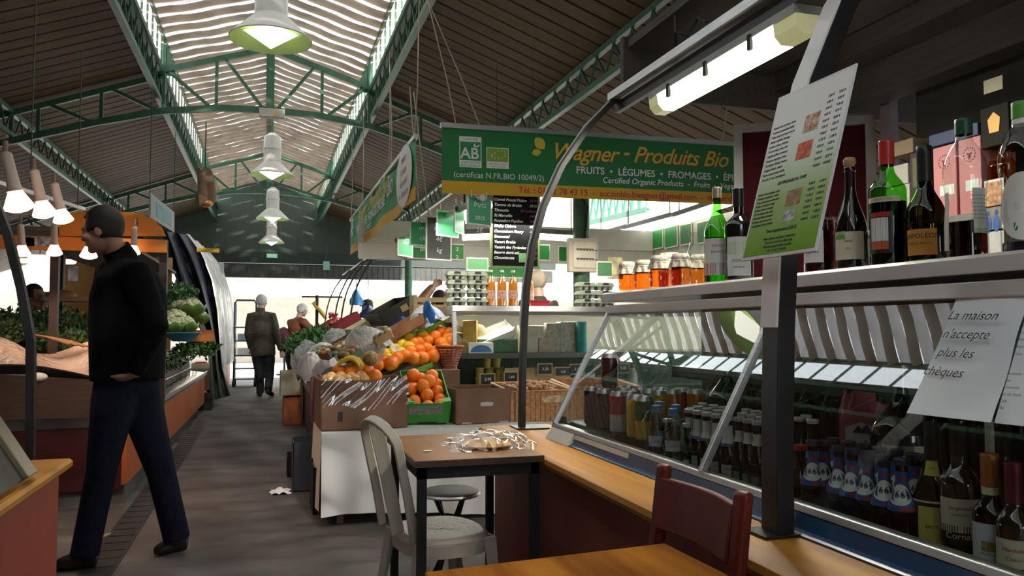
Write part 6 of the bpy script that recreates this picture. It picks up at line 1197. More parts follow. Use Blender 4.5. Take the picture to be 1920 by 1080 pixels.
# tarpaulin and clear curtain
YT = 12.6
Lp = [(297, 431), (316, 486), (338, 545), (366, 602), (388, 640), (392, 690), (394, 752)]; Rp = [(352, 441), (378, 476), (397, 525), (407, 580), (412, 640), (417, 690), (432, 742)]
tarp = M('dark tarpaulin', (.018, .02, .032), .45, var=.3, scale=3); tgreen = M('olive tarpaulin', (.035, .042, .03), .6, var=.3, scale=4)
def ft(u, v):
    q = v * 6; i = min(5, int(q)); f = q - i; l = [Lp[i][k] + (Lp[i + 1][k] - Lp[i][k]) * f for k in (0, 1)]; r = [Rp[i][k] + (Rp[i + 1][k] - Rp[i][k]) * f for k in (0, 1)]
    return at(l[0] + (r[0] - l[0]) * u, l[1] + (r[1] - l[1]) * u, Y=YT + u * .5 + .14 * sin(u * 15 + v * 3) * (.4 + .6 * sin(v * pi)))
t = T('tarpaulin', 'dark tarpaulin gathered and hanging beside the cauliflowers', 'tarpaulin')
MB().grid(lambda u, v: ft(u, v * .68), 40, 40, thick=.006, tvec=(0, 1, 0)).build('upper_fall', tarp, t); MB().grid(lambda u, v: ft(u, .66 + v * .34), 30, 24, thick=.006, tvec=(0, 1, 0)).build('lower_fall', tgreen, t)
Np = [(348, 438), (378, 474), (399, 522), (409, 580), (413, 640), (414, 690)]; Fp = [(388, 470), (416, 505), (434, 560), (440, 605), (442, 640), (441, 672)]
def fp(u, v):
    q = v * 5; i = min(4, int(q)); f = q - i; a = at(*[Np[i][k] + (Np[i + 1][k] - Np[i][k]) * f for k in (0, 1)], Y=13.4); b_ = at(*[Fp[i][k] + (Fp[i + 1][k] - Fp[i][k]) * f for k in (0, 1)], Y=18.3)
    p = a.lerp(b_, u); return p + Vector((.035 * sin(u * 60) + .02 * sin(u * 23), 0, 0))
tag(MB().grid(fp, 120, 24).build('clear_curtain', FILM('milky curtain film', (.42, .42, .40), .68, .15, .5, 5)), 'milky arched plastic curtain hanging over the far left stall', 'curtain')
st2 = T('market_stall', 'far orange panelled stall under the milky plastic curtain', 'stall', (-1.4, 16, 0)); MB().rings([[(-2.2, y, 0), (-2.2, y, .5), (x, y, .5), (x, y, 0)] for y, x in ((13.6, -.80), (18.4, -.74))], 0).build('side_panel', M('dull orange laminate', (.30, .12, .06), .5, var=.15), st2, True, smooth=False); MB().rings([[(-2.2, y, .502), (-2.2, y, .56), (x, y, .56), (x, y, .502)] for y, x in ((13.55, -.77), (18.45, -.71))], 0).build('worktop', M('grey stall top', (.3, .28, .25), .5), st2, True, smooth=False)
# dark fruit crate at the foot of the tarpaulin
obox('crate', 'black crate of onions on the floor below the tarpaulin', (-.90, 12.75, .001), .3, .5, .26, blackp, cat='crate')
for j in range(4): o = tag(MB().ell((0, 0, 0), (.04, .04, .036), 12, 8).build('onion', M('onion skin', (.42, .2, .07), .4, var=.2)), 'onion in the black crate below the tarpaulin, %s of four' % ORD[j], 'onion', 'onions in the black crate'); o.location = (-.96 + (j % 2) * .09, 12.6 + (j // 2) * .12, .245)
# orange canopy
cano = M('orange canopy board', (.62, .20, .012), .5, var=.10, scale=1.5, emit=0)
ca = T('stall_canopy', 'orange fascia boards of the canopy over the left stall', 'canopy')
a0 = at(-40, 478, Y=7.0); a1 = at(312, 474, Y=7.0); zt = at(100, 443, Y=7).z
MB().box(a0.x, a1.x, 7.0, 7.03, a1.z, zt).build('lower_board', cano, ca, smooth=False, bevel=.004)
pts = [at(px, py, Y=7.04) for px, py in ((112, 443), (112, 402), (140, 398), (215, 396), (262, 401), (288, 412), (303, 426), (311, 443))]
MB().prism([(p.x, p.z) for p in pts], 7.02, 7.06, Matrix(((1, 0, 0, 0), (0, 0, 1, 0), (0, 1, 0, 0), (0, 0, 0, 1)))).build('upper_board', cano, ca, smooth=False)
MB().box(a0.x, a1.x, 7.03, 7.06, zt - .012, zt + .004).build('shadow_strip', M('dark brown strip', (.10, .035, .01), .6), ca, smooth=False)  # plain dark brown strip where the lower and upper boards meet
MB().box(a0.x, a1.x - .45, 7.06, 12.2, zt + .05, zt + .08).build('canopy_top', M('dark canopy top', (.10, .07, .05), .8), ca, smooth=False)
for x in (a0.x + .5, a1.x - .03): MB().box(x - .03, x + .03, 7.06, 7.12, .5, zt).build('canopy_post', M('dark stall post', (.03, .022, .02), .6), ca, smooth=False)
p = at(75, 455, Y=6.99); tag(MB().box(p.x - .1, p.x + .1, 6.985, 6.998, p.z - .03, p.z + .045).build('snapshot', M('dark snapshot', (.25, .25, .25), .4, var=.8, scale=30)), 'small dark snapshot pinned on the orange fascia', 'photo')
p = at(51, 455, Y=6.99); tag(MB().box(p.x - .05, p.x + .05, 6.985, 6.998, p.z - .03, p.z + .04).build('snapshot', M('dark snapshot', (.25, .25, .25), .4, var=.8, scale=30)), 'narrow dark snapshot next to the larger one on the orange fascia', 'photo')
p = at(390, 469, Y=13); tag(MB().box(p.x - .16, p.x + .16, 13, 13.05, p.z - .03, p.z + .03).build('yellow_bar', M('yellow board', (.62, .36, .02), .5)), 'short yellow bar beyond the dark tarpaulin', 'bar')
# ochre partition and shelves in the stall
pa = at(114, 480, Y=11.8); pb = at(330, 480, Y=11.8)
tag(MB().box(pa.x, pb.x - .05, 11.8, 11.86, .5, at(114, 478, Y=11.8).z).build('partition', M('ochre partition', (.26, .15, .04), .6, var=.15, scale=2), smooth=False), kind='structure')
p = at(134, 512, Y=11.7); tag(MB().box(p.x - .06, p.x + .06, 11.78, 11.796, p.z - .1, p.z + .1).build('poster', M('grey poster', (.4, .4, .42), .5, var=.6, scale=12)), 'small grey poster on the ochre partition', 'poster')
p = at(107, 640, Y=9.4); tag(MB().box(p.x - .05, p.x + .05, 9.35, 9.45, .5, 2.0).build('stall_post', M('dark stall post', (.03, .022, .02), .6)), 'dark upright post in the middle of the left stall', 'post')
t = T('shelf', 'small dark shelf with a pale front edge behind the herbs', 'shelf', at(140, 575, Y=8.6)); MB().box(-.25, .35, -.1, .25, .05, .09).build('board', M('pale shelf edge', (.40, .26, .18), .6), t); 
for s_ in (-.2, .3): MB().box(s_ - .02, s_ + .02, 0, .2, -.3, .05).build('leg', dkw, t)
t = T('bread_loaf', 'round brown loaf on the small shelf behind the herbs', 'bread', at(112, 560, Y=8.6)); MB().ell((0, .05, .03), (.14, .1, .06), 20, 12).build('crust', M('bread crust', (.30, .14, .06), .7, var=.25, scale=10), t)
t = T('table_lamp', 'grey shaded table lamp standing far back on the left stall', 'lamp', at(80, 582, Y=10.6)); MB().lathe([(.15, .0), (.10, .22)], 20).build('lamp_shade', M('grey lampshade', (.16, .16, .2), .7), t); MB().tube([(0, 0, -.62), (0, 0, .1)], .015, 8).build('stem', palew, t); MB().lathe([(.001, -.62), (.1, -.62), (.1, -.59), (.001, -.58)], 18).build('base', palew, t)
t = T('display_rack', 'yellow wooden bar stand holding books behind the black arched post', 'rack', at(68, 632, Y=10.4))
for x in (-.05, .08): MB().box(x - .02, x + .02, -.02, .02, 0, .38).build('post', palew, t)
MB().box(-.2, .25, -.015, .015, .36, .39).build('rail', palew, t); MB().box(-.2, .25, -.02, .02, .1, .13).build('rail', palew, t); MB().box(-.18, -.09, -.03, .03, .13, .33).build('book', capred, t); MB().box(-.02, .05, -.03, .03, .13, .3).build('book', lcream, t)
# spot lamps on a track
tr = T('light_track', 'white lighting track hanging over the left stall', 'track', at(0, 310, Y=4.9)); MB().tube([(-.6, -.9, .02), at(158, 392, Y=6.3) - tr.location], .012, 4, sq=(.022, .022)).build('rail', white, tr, smooth=False)
for q in (.3, .9): b_ = (at(158, 392, Y=6.3) - tr.location) * q; MB().tube([b_, b_ + Vector((0, 0, 1.1))], .004, 5).build('cable', black, tr)
em = M('warm spot glow', (1, .62, .40), .4, emit=4.0, ecol=(1, .50, .34)); shl = M('white lamp shell', (.55, .42, .34), .4)
def spot(label, px, py, Y, k=1., mount=None, power=9, tilt=-.22):
    p = at(px, py, Y=Y); t = T('spot_lamp', label, 'lamp', p, 0, 'warm spot lamps over the left stall'); X = Matrix.Rotation(tilt, 4, 'Y') @ Matrix.Rotation(.12, 4, 'X')
    MB().lathe([(.012 * k, .26 * k), (.026 * k, .25 * k), (.029 * k, .10 * k), (.038 * k, .075 * k)], 20, X=X).build('shell', shl, t); MB().lathe([(.030 * k, .075 * k), (.066 * k, .0), (.060 * k, -.012 * k), (.03 * k, -.024 * k), (.001, -.028 * k)], 22, X=X).build('bulb', em, t)
    b_ = X @ Vector((0, 0, .26 * k)); MB().tube([b_, b_ + Vector((0, 0, .035 * k)), b_ + Vector((0, 0, mount or .06))], .012 * k, 8).build('bracket', M('lamp bracket', (.25, .16, .12), .5), t)
    if Y > 6.4: MB().tube([b_ + Vector((0, 0, .05)), b_ + Vector((0, (7.0 - Y) * .6, .07)), b_ + Vector((0, 7.0 - Y, .03))], .008, 6).build('bracket_arm', black, t)
    l = bpy.data.lights.new('spot', 'SPOT'); l.energy = power; l.color = (1, .60, .38); l.spot_size = R(110); l.spot_blend = .6; l.shadow_soft_size = .06; o = bpy.data.objects.new('spot_light', l); sc.collection.objects.link(o); o.location = p + X @ Vector((0, 0, -.05)); o.rotation_euler = (.1, tilt, 0)
spot('warm spot lamp on the track, nearest and largest of the front three', 36, 388, 4.9, 1.15, power=14); spot('warm spot lamp on the track, middle of the front three', 84, 401, 5.2, 1.0, power=14); spot('warm spot lamp on the track, farthest of the front three', 119, 413, 5.5, .9, power=14)
spot('small warm spot lamp under the orange fascia by the black arched post', 42, 476, 6.7, .85, tilt=-.05); spot('small warm spot lamp under the orange fascia in the middle', 102, 475, 6.7, .85, tilt=.0); spot('small warm spot lamp behind the head of the man in black', 166, 480, 6.7, .95, tilt=.05); spot('small warm spot lamp at the collar of the man in black', 250, 474, 6.9, .8, tilt=.05)
for lab, px, py, Y in (('far round ceiling lamp glowing inside the left stall', 75, 483, 10.5), ('far small lamp glowing beside the ochre partition', 121, 491, 10.8), ('far lamp glowing by the stall window', 56, 490, 11.2)):
    p = at(px, py, Y=Y); t = T('ceiling_lamp', lab, 'lamp', p); MB().lathe([(.001, .03), (.12, .025), (.13, 0), (.11, -.02), (.001, -.025)], 20).build('shade', em, t); MB().tube([(0, 0, .02), (0, 0, .4)], .006, 5).build('cord', black, t)
# hanging signs and bundle
t = T('hanging_sign', 'grey hanging sign with a teal panel above the dark tarpaulin', 'sign', at(303, 400, X=-1.0)); a = at(281, 361, X=-1.0); b_ = at(326, 395, X=-1.0); c = at(281, 405, X=-1.0); 
pts = [at(281, 361, X=-1.0), at(326, 398, X=-1.0), at(326, 436, X=-1.0), at(281, 408, X=-1.0)]
MB().rings([[q + Vector((s_ * .006, 0, 0)) for q in pts] for s_ in (-1, 1)], 0).build('panel', M('grey sign', (.22, .24, .25), .5), t, True, smooth=False); c = sum(pts, Vector()) / 4
MB().rings([[c + (q - c) * .62 + Vector((s_, 0, 0)) for q in pts] for s_ in (.006, .009)], 0).build('teal_panel', M('teal sign print', (.05, .22, .24), .5, var=.3, scale=12), t, True, smooth=False)
for q in pts[:2]: MB().tube([q, q + Vector((0, 0, .9))], .004, 5).build('wire', black, t, True)
p = at(384, 365, Y=11.5); t = T('paper_bundle', 'brown crumpled paper bundle with a glowing amber underside hanging at the girder', 'bundle', p)
MB().grid(lambda u, v: ((.10 + .05 * sin(u * 19 + v * 3)) * cos(u * 2 * pi) * (1.1 - .4 * v), (.10 + .05 * sin(u * 13)) * sin(u * 2 * pi), -.12 + v * .45 + .04 * sin(u * 25)), 40, 10).build('paper', M('brown bundle paper', (.16, .09, .05), .7, var=.4, scale=8), t); MB().ell((0.02, 0, -.12), (.09, .08, .05), 16, 10).build('amber_underside', M('amber glass', (.45, .2, .04), .3, var=.4, scale=14), t); MB().tube([(0, 0, .3), (0, 0, 4.0 - p.z)], .008, 5).build('cord', black, t)  # amber ellipsoid puts the bundle's lit orange bottom into colour, nothing glows
# small signs at the far end
for lab, px0, py0, px1, py1, Y, mat in (('pale square sign hanging at the far end of the left stall', 407, 492, 420, 514, 17, M('pale sign', (.45, .48, .46), .5)), ('pale green hanging card under the far lintel', 606, 490, 618, 506, 17.5, M('pale green card', (.25, .5, .35), .5))):
    a = at(px0, py0, Y=Y); b_ = at(px1, py1, Y=Y); t = T('hanging_sign', lab, 'sign', b_); MB().box(a.x - b_.x, 0, -.01, .01, 0, a.z - b_.z).build('panel', mat, t); MB().tube([((a.x - b_.x) / 2, 0, a.z - b_.z), ((a.x - b_.x) / 2, 0, a.z - b_.z + .8)], .005, 5).build('wire', black, t)
t = T('exit_sign', 'small green and white exit sign on the lintel over the far opening', 'sign', at(510, 483, Y=19.55)); MB().box(-.12, .12, 0, .05, 0, .09).build('case', M('exit sign green', (.1, .3, .18), .5, emit=.5, ecol=(.3, .7, .5)), t); MB().text('EXIT', .06, FR(0, -.002, .045)).build('lettering', lw, t, smooth=False)
# pendant lamps under the lantern
shw = M('white lamp enamel', (.62, .60, .55), .35, var=.05); lin = TRANSL('lamp inside', (.55, .72, .28), .35, 2, .05); glow = M('lamp lens', (1, 1, .85), .4, emit=3.2, ecol=(1, 1, .86))
for j, (py, Y, k_) in enumerate(((74, 5.95, 1.0), (328, 11.3, 1.0), (410, 15.2, 1.0), (455, 19.2, .98))):
    p = at((508, 510, 511, 509)[j], py, Y=Y); z = p.z; t = T('pendant_lamp', 'white conical pendant lamp under the roof lantern, %s down the hall' % ('nearest' , 'second', 'third', 'farthest')[j], 'lamp', (p.x, Y, z), 0, 'pendant lamps down the hall'); s_ = .29
    MB().lathe([(s_, -.01), (s_ * 1.005, 0), (s_ * .55, .13), (s_ * .40, .17), (s_ * .40, .34), (s_ * .43, .345), (s_ * .43, .37), (s_ * .40, .375), (s_ * .38, .52), (s_ * .12, .58), (.001, .585)], 40).build('housing', shw, t)
    MB().lathe([(s_ * .99, -.008), (s_ * .5, .12), (.001, .14)], 40).build('reflector', lin, t)
    MB().lathe([(s_ * .66, .05), (.001, -.07)], 4).build('lens', glow, t, smooth=False)
    MB().tube([(0, 0, .58), (0, 0, 4.72 - z)], .012, 8).build('stem', steelgreen, t)
t = T('junction_box', 'pale grey junction box strapped under the middle of the near truss', 'box', at(510, 213, Y=9.4)); MB().box(-.14, .14, -.04, .06, -.05, .05).build('case', M('pale grey box', (.42, .40, .34), .5), t, bevel=.008); MB().box(.02, .05, -.043, -.04, -.03, .03).build('tab', M('amber tab', (.6, .35, .05), .5), t)
p = at(1066, 203, Y=8.5); t = T('loudspeaker', 'small black loudspeaker hanging in front of the right roof slope'.replace('right roof slope', 'roof slope above the banner'), 'loudspeaker', p); MB().lathe([(.03, .06), (.06, .05), (.07, -.02), (.055, -.05), (.001, -.052)], 18).build('body', blackp, t); MB().tube([(0, 0, .05), (0, 0, 4.05 - .37 * (p.x - 1.16) - p.z)], .006, 5).build('cord', black, t)
# ================================================================ far end
bl = M('blue grey trolley steel', (.04, .055, .09), .45, .4); t = T('trolley', 'tall blue grey rack trolley by the far opening of the hall', 'trolley', (-.42, 17.6, 0))
for x in (-.21, .21):
    for y in (-.25, .25): MB().tube([(x, y, .1), (x, y, 1.72)], .02, 8).build('upright', bl, t); MB().lathe([(.001, -.03), (.06, -.03), (.06, .03), (.001, .03)], 16, X=Matrix.Translation((x, y, .062)) @ Matrix.Rotation(pi / 2, 4, 'Y')).build('wheel', blackp, t)
MB().tube([(-.21, -.25, 1.7), (-.17, -.25, 1.77), (.17, -.25, 1.77), (.21, -.25, 1.7)], .02, 8).build('handle', bl, t)
for z in (.14, .35, .62, .92, 1.2): MB().box(-.21, .21, -.25, .25, z, z + .025).build('shelf', bl, t)
for z, c, lab in ((.645, lw, 0), (.945, M('pale blue stuff', (.3, .4, .5), .5), 0)): MB().box(-.15, .12, -.2, .2, z, z + .14).build('tub', c, t)
t = T('cafe_table', 'small round outdoor table beyond the far opening', 'table', (.45, 21.5, 0)); MB().lathe([(.001, .70), (.32, .70), (.32, .72), (.001, .72)], 24).build('tabletop', M('grey table', (.4, .4, .42), .4), t); MB().tube([(0, 0, .02), (0, 0, .7)], .03, 8).build('pillar', blackp, t); MB().lathe([(.2, 0), (.2, .02), (.03, .03)], 16, cap=True).build('foot', blackp, t)
t = T('folding_chair', 'dark folding chair beside the outdoor table', 'chair', (.85, 21.3, 0)); MB().box(-.2, .2, -.2, .2, .44, .46).build('seat', M('grey table', (.4, .4, .42), .4), t)
for s_ in (-1, 1): MB().tube([(s_ * .2, -.25, 0), (s_ * .2, .25, .85)], .012, 6).build('leg', blackp, t); MB().tube([(s_ * .19, .25, 0), (s_ * .19, -.2, .45)], .012, 6).build('leg', blackp, t)
MB().box(-.2, .2, .2, .24, .65, .85).build('backrest', blackp, t)
# litter
for lab, px, py, s_ in (('crumpled white paper on the aisle floor', 525, 924, .07), ('small scrap of white paper farther along the aisle floor', 557, 843, .035)):
    p = at(px, py, Z=.0); tag(MB().grid(lambda u, v: ((u - .5) * s_ * 2 + .01 * sin(v * 9), (v - .5) * s_ * 2.6, .004 + s_ * .35 * abs(sin(u * 7 + v * 5)) * (1 - abs(u - .5) * 1.6)), 16, 16, thick=.001).build('paper_scrap', paper, loc=p), lab, 'paper')
tag(MB().bar(at(176, 1012, Z=.01), at(207, 1000, Z=.01), .012, .008).build('straw', M('pale straw', (.5, .42, .2), .6)), 'pale straw lying by the drain near the man in black', 'straw')
# ================================================================ foreground furniture
tm = wood('table veneer', (.15, .055, .010), (.25, .11, .022), 2.2, 'Y', .38, .0); tm.node_tree.nodes['Principled BSDF'].inputs['Specular IOR Level'].default_value = .1
t = T('table', 'small square cafe table on black legs pushed against the bar counter', 'table', (.72, 3.03, 0))
MB().box(.487, .948, 2.705, 3.36, .727, .75).build('tabletop', tm, t, True, bevel=.003); MB().box(.485, .487, 2.705, 3.36, .727, .749).box(.487, .948, 2.703, 2.705, .727, .749).build('edge_band', M('dark edge band', (.06, .025, .015), .4), t, True, smooth=False)
for x in (.50, .905):
    for y in (2.72, 3.315): MB().box(x, x + .03, y, y + .03, 0, .727).build('leg', blackp, t, True)
for q in ((.50, .935, 2.72, 2.745), (.50, .935, 3.32, 3.345)): MB().box(*q, .685, .727).build('apron', blackp, t, True)
for x in (.50, .91): MB().box(x, x + .025, 2.75, 3.315, .685, .727).build('apron', blackp, t, True)
p = at(912, 838, Z=.75); t = T('bread', 'flat round bread on the cafe table in a clear bag', 'bread', (p.x, p.y, .7515)); MB().lathe([(.001, 0), (.085, .002), (.095, .010), (.08, .020), (.001, .024)], 30).build('crust', M('flat bread', (.52, .29, .10), .7, var=.25, scale=20, bump=.4), t)
tag(MB().grid(lambda u, v: (.155 * (u - .5) * 2 * (1 + .06 * sin(v * 17)), .125 * (v - .5) * 2 * (1 + .08 * sin(u * 15)), .003 + .050 * (max(0, 1 - ((u - .5) ** 2 + (v - .5) ** 2) * 4.2)) ** .5 + .012 * abs(sin(u * 15 + v * 4)) * abs(sin(v * 13)) + .02 * (u > .85) * abs(sin(v * 9))), 44, 44).build('plastic_bag', CLEAR('clear bag film', .08, .6, 13), loc=(p.x, p.y, .7505)), 'crumpled clear plastic bag around the flat bread on the cafe table', 'bag')
for lab, px, py in (('white crumb of paper on the cafe table near the bag', 845, 822), ('small shiny scrap on the cafe table near the chair', 802, 846)):
    q = at(px, py, Z=.752); tag(MB().ell((0, 0, .003), (.018, .010, .003), 10, 6).build('scrap', lw, loc=(q.x, q.y, .7505)), lab, 'scrap')
# foreground table
t = T('table', 'wooden table at the bottom of the view in front of the red chair', 'table', (.55, 1.1, 0))
fw_ = wood('warm table wood', (.16, .045, .004), (.36, .14, .016), 2.6, 'Y', .85, .0)
fw_.node_tree.nodes['Principled BSDF'].inputs['Specular IOR Level'].default_value = .03
MB().prism([(.285, 1.485), (.805, 1.535), (.835, .75), (.27, .75)], .722, .75).build('tabletop', fw_, t, True, bevel=.004)
for x, y in ((.32, 1.42), (.74, 1.45), (.32, .8), (.77, .8)): MB().box(x, x + .035, y, y + .035, 0, .722).build('leg', M('brown table leg', (.10, .04, .02), .5), t, True)
# white plastic chair, facing the bar
cw_ = M('cream white plastic', (.50, .46, .38), .42, var=.05, scale=4); ch = T('plastic_chair', 'white plastic bistro chair drawn up to the cafe table', 'chair', (.64, 3.03, 0), R(12)); ch.scale = (.82, 1, 1)
def seat(u, v):
    a = u * 2 * pi; r = v; x = .205 * r * (abs(cos(a)) ** .75) * (1 if cos(a) > 0 else -1); y = .195 * r * (abs(sin(a)) ** .75) * (1 if sin(a) > 0 else -1)
    return (x, y, .448 - .012 * (1 - r * r) - (.022 * max(0, (r - .88) / .12) ** 2) + .0025 * (sin(y * 260) > .3) * (r < .82))
MB().grid(seat, 56, 26, thick=.006).build('seat', cw_, ch)
MB().grid(lambda u, v: (.205 * (1 - .02 * v) * (abs(cos(u * 2 * pi)) ** .75) * (1 if cos(u * 2 * pi) > 0 else -1), .195 * (abs(sin(u * 2 * pi)) ** .75) * (1 if sin(u * 2 * pi) > 0 else -1), .428 - v * .05), 56, 3, thick=.004, tvec=(0, 0, 0)).build('apron', cw_, ch)
for sx, sy in ((1, 1), (1, -1), (-1, 1), (-1, -1)):
    x0, y0, x1, y1 = sx * .155, sy * .145, sx * (.20 if sx > 0 else .245), sy * .19
    MB().rings([[(x0 + (x1 - x0) * f + sx * a * w_, y0 + (y1 - y0) * f + sy * b_ * w_, z) for a, b_ in ((.6, -.7), (.6, .6), (-.7, .6), (-.5, .4), (.45, .4), (.4, -.7))] for f, z, w_ in ((0, .43, .05), (.3, .30, .042), (1, 0, .026))], 0).build('leg', cw_, ch, smooth=False, bevel=.004)
bk = lambda s_: Vector((-.205 - .085 * s_ - .02 * s_ * s_, 0, .44 + .425 * s_))
pth = []
for i in range(25):
    a = i / 24; 
    if a < .3: s_ = a / .3 * .78; y = -.165 - .012 * s_
    elif a > .7: s_ = (1 - a) / .3 * .78; y = .165 + .012 * s_
    else: th = (a - .3) / .4 * pi; s_ = .78 + .22 * sin(th) ; y = -.177 * cos(th)
    q = bk(s_); pth.append((q.x - .02 * (1 - (y / .18) ** 2) * (s_ > .5), y, q.z))
MB().tube(pth, .02, 8, sq=(.040, .016)).build('back_frame', cw_, ch, bevel=.004)
MB().tube([(bk(s_).x - .012 * s_, 0, bk(s_).z) for s_ in (0, .25, .5, .75, .97)], .02, 8, sq=(.062, .008)).build('back_slat', cw_, ch, bevel=.002)
# stool
t = T('stool', 'low round stool with a black seat and metal rim under the cafe table', 'stool', (.80, 3.56, 0)); MB().lathe([(.001, .475), (.115, .475), (.128, .468), (.128, .455), (.001, .455)], 36).build('seat', M('black vinyl', (.012, .012, .013), .6, spec=.3), t); MB().lathe([(.128, .450), (.136, .458), (.128, .466)], 36).build('rim', alu, t)
for k in range(4): a = k * pi / 2 + .5; MB().tube([(.09 * cos(a), .09 * sin(a), .455), (.02 * cos(a + .6), .02 * sin(a + .6), .30), (-.14 * cos(a + .2), -.14 * sin(a + .2), 0)], .010, 8).build('leg', black, t)
# dark red wooden chair against the bar
rw = M('dark red painted wood', (.125, .014, .009), .45, var=.3, scale=6, coat=.1, spec=.3); rc = T('wooden_chair', 'dark red wooden chair with a curved top rail between the table and the bar', 'chair', (.70, 1.56, 0))
for s_ in (-1, 1):
    y = s_ * .165; MB().rings([[(x - .014, y - .02, z), (x + .014, y - .02, z), (x + .014, y + .02, z), (x - .014, y + .02, z)] for x, z in ((.19, 0), (.16, .43), (.185, .70), (.205, .865), (.206, .878))], 0).build('back_post', rw, rc, bevel=.009); MB().box(-.2, -.165, y - .018, y + .018, 0, .43).build('leg', rw, rc, bevel=.004)
MB().grid(lambda u, v: (.196 + .022 * sin(u * pi) + (v - .5) * .018, -.15 + u * .30, .735 + v * .115), 14, 2, thick=.018, tvec=(-1, 0, 0)).build('top_rail', rw, rc, bevel=.003)
MB().box(.155, .175, -.15, .15, .50, .545).build('lower_rail', rw, rc, bevel=.004); MB().box(-.21, .17, -.185, .185, .43, .455).build('seat', rw, rc, bevel=.008)
for s_ in (-1, 1): MB().box(-.17, .16, s_ * .165 - .01, s_ * .165 + .01, .2, .225).build('stretcher', rw, rc)
# ================================================================ people
skin = M('skin', (.34, .17, .11), .55, var=.08, scale=14); skinp = M('pale skin', (.52, .32, .24), .55, var=.08)
def headmesh(mb, X):
    e = lambda c, r: mb.ell(c, r, 18, 12, X=X)
    e((0, -.005, .02), (.075, .094, .098)); e((0, .022, -.045), (.058, .070, .065)); e((0, .064, -.094), (.025, .022, .020)); e((0, .088, -.018), (.011, .022, .028)); e((0, .102, -.034), (.013, .013, .010)); e((0, .078, .016), (.050, .022, .013)); e((0, .081, -.066), (.021, .012, .009))
    for s_ in (-1, 1): e((s_ * .074, -.008, -.012), (.010, .022, .032)); e((s_ * .042, .062, -.03), (.024, .026, .02))
def hand(mb, X, curl=.5):
    mb.limb([(0, 0, .03), (0, 0, 0), (0, .004, -.04), (0, .004, -.085)], [(.026, .02), (.030, .019), (.041, .017), (.038, .014)], n=12, X=X)
    for i, (x, L_) in enumerate(((-.030, .062), (-.010, .074), (.011, .070), (.030, .056))):
        pts = [Vector((x, .004, -.080))]; a = 0
        for s_ in (.42, .33, .25): a += curl; pts.append(pts[-1] + Vector((x * .06, sin(a) * L_ * s_, -cos(a) * L_ * s_)))
        mb.tube(pts, [.0092, .0088, .0082, .007], 8, X=X)
    mb.tube([(-.028, .004, -.028), (-.050, .012, -.052), (-.056, .020, -.078), (-.054, .026, -.096)], [.0135, .012, .010, .008], 8, X=X)
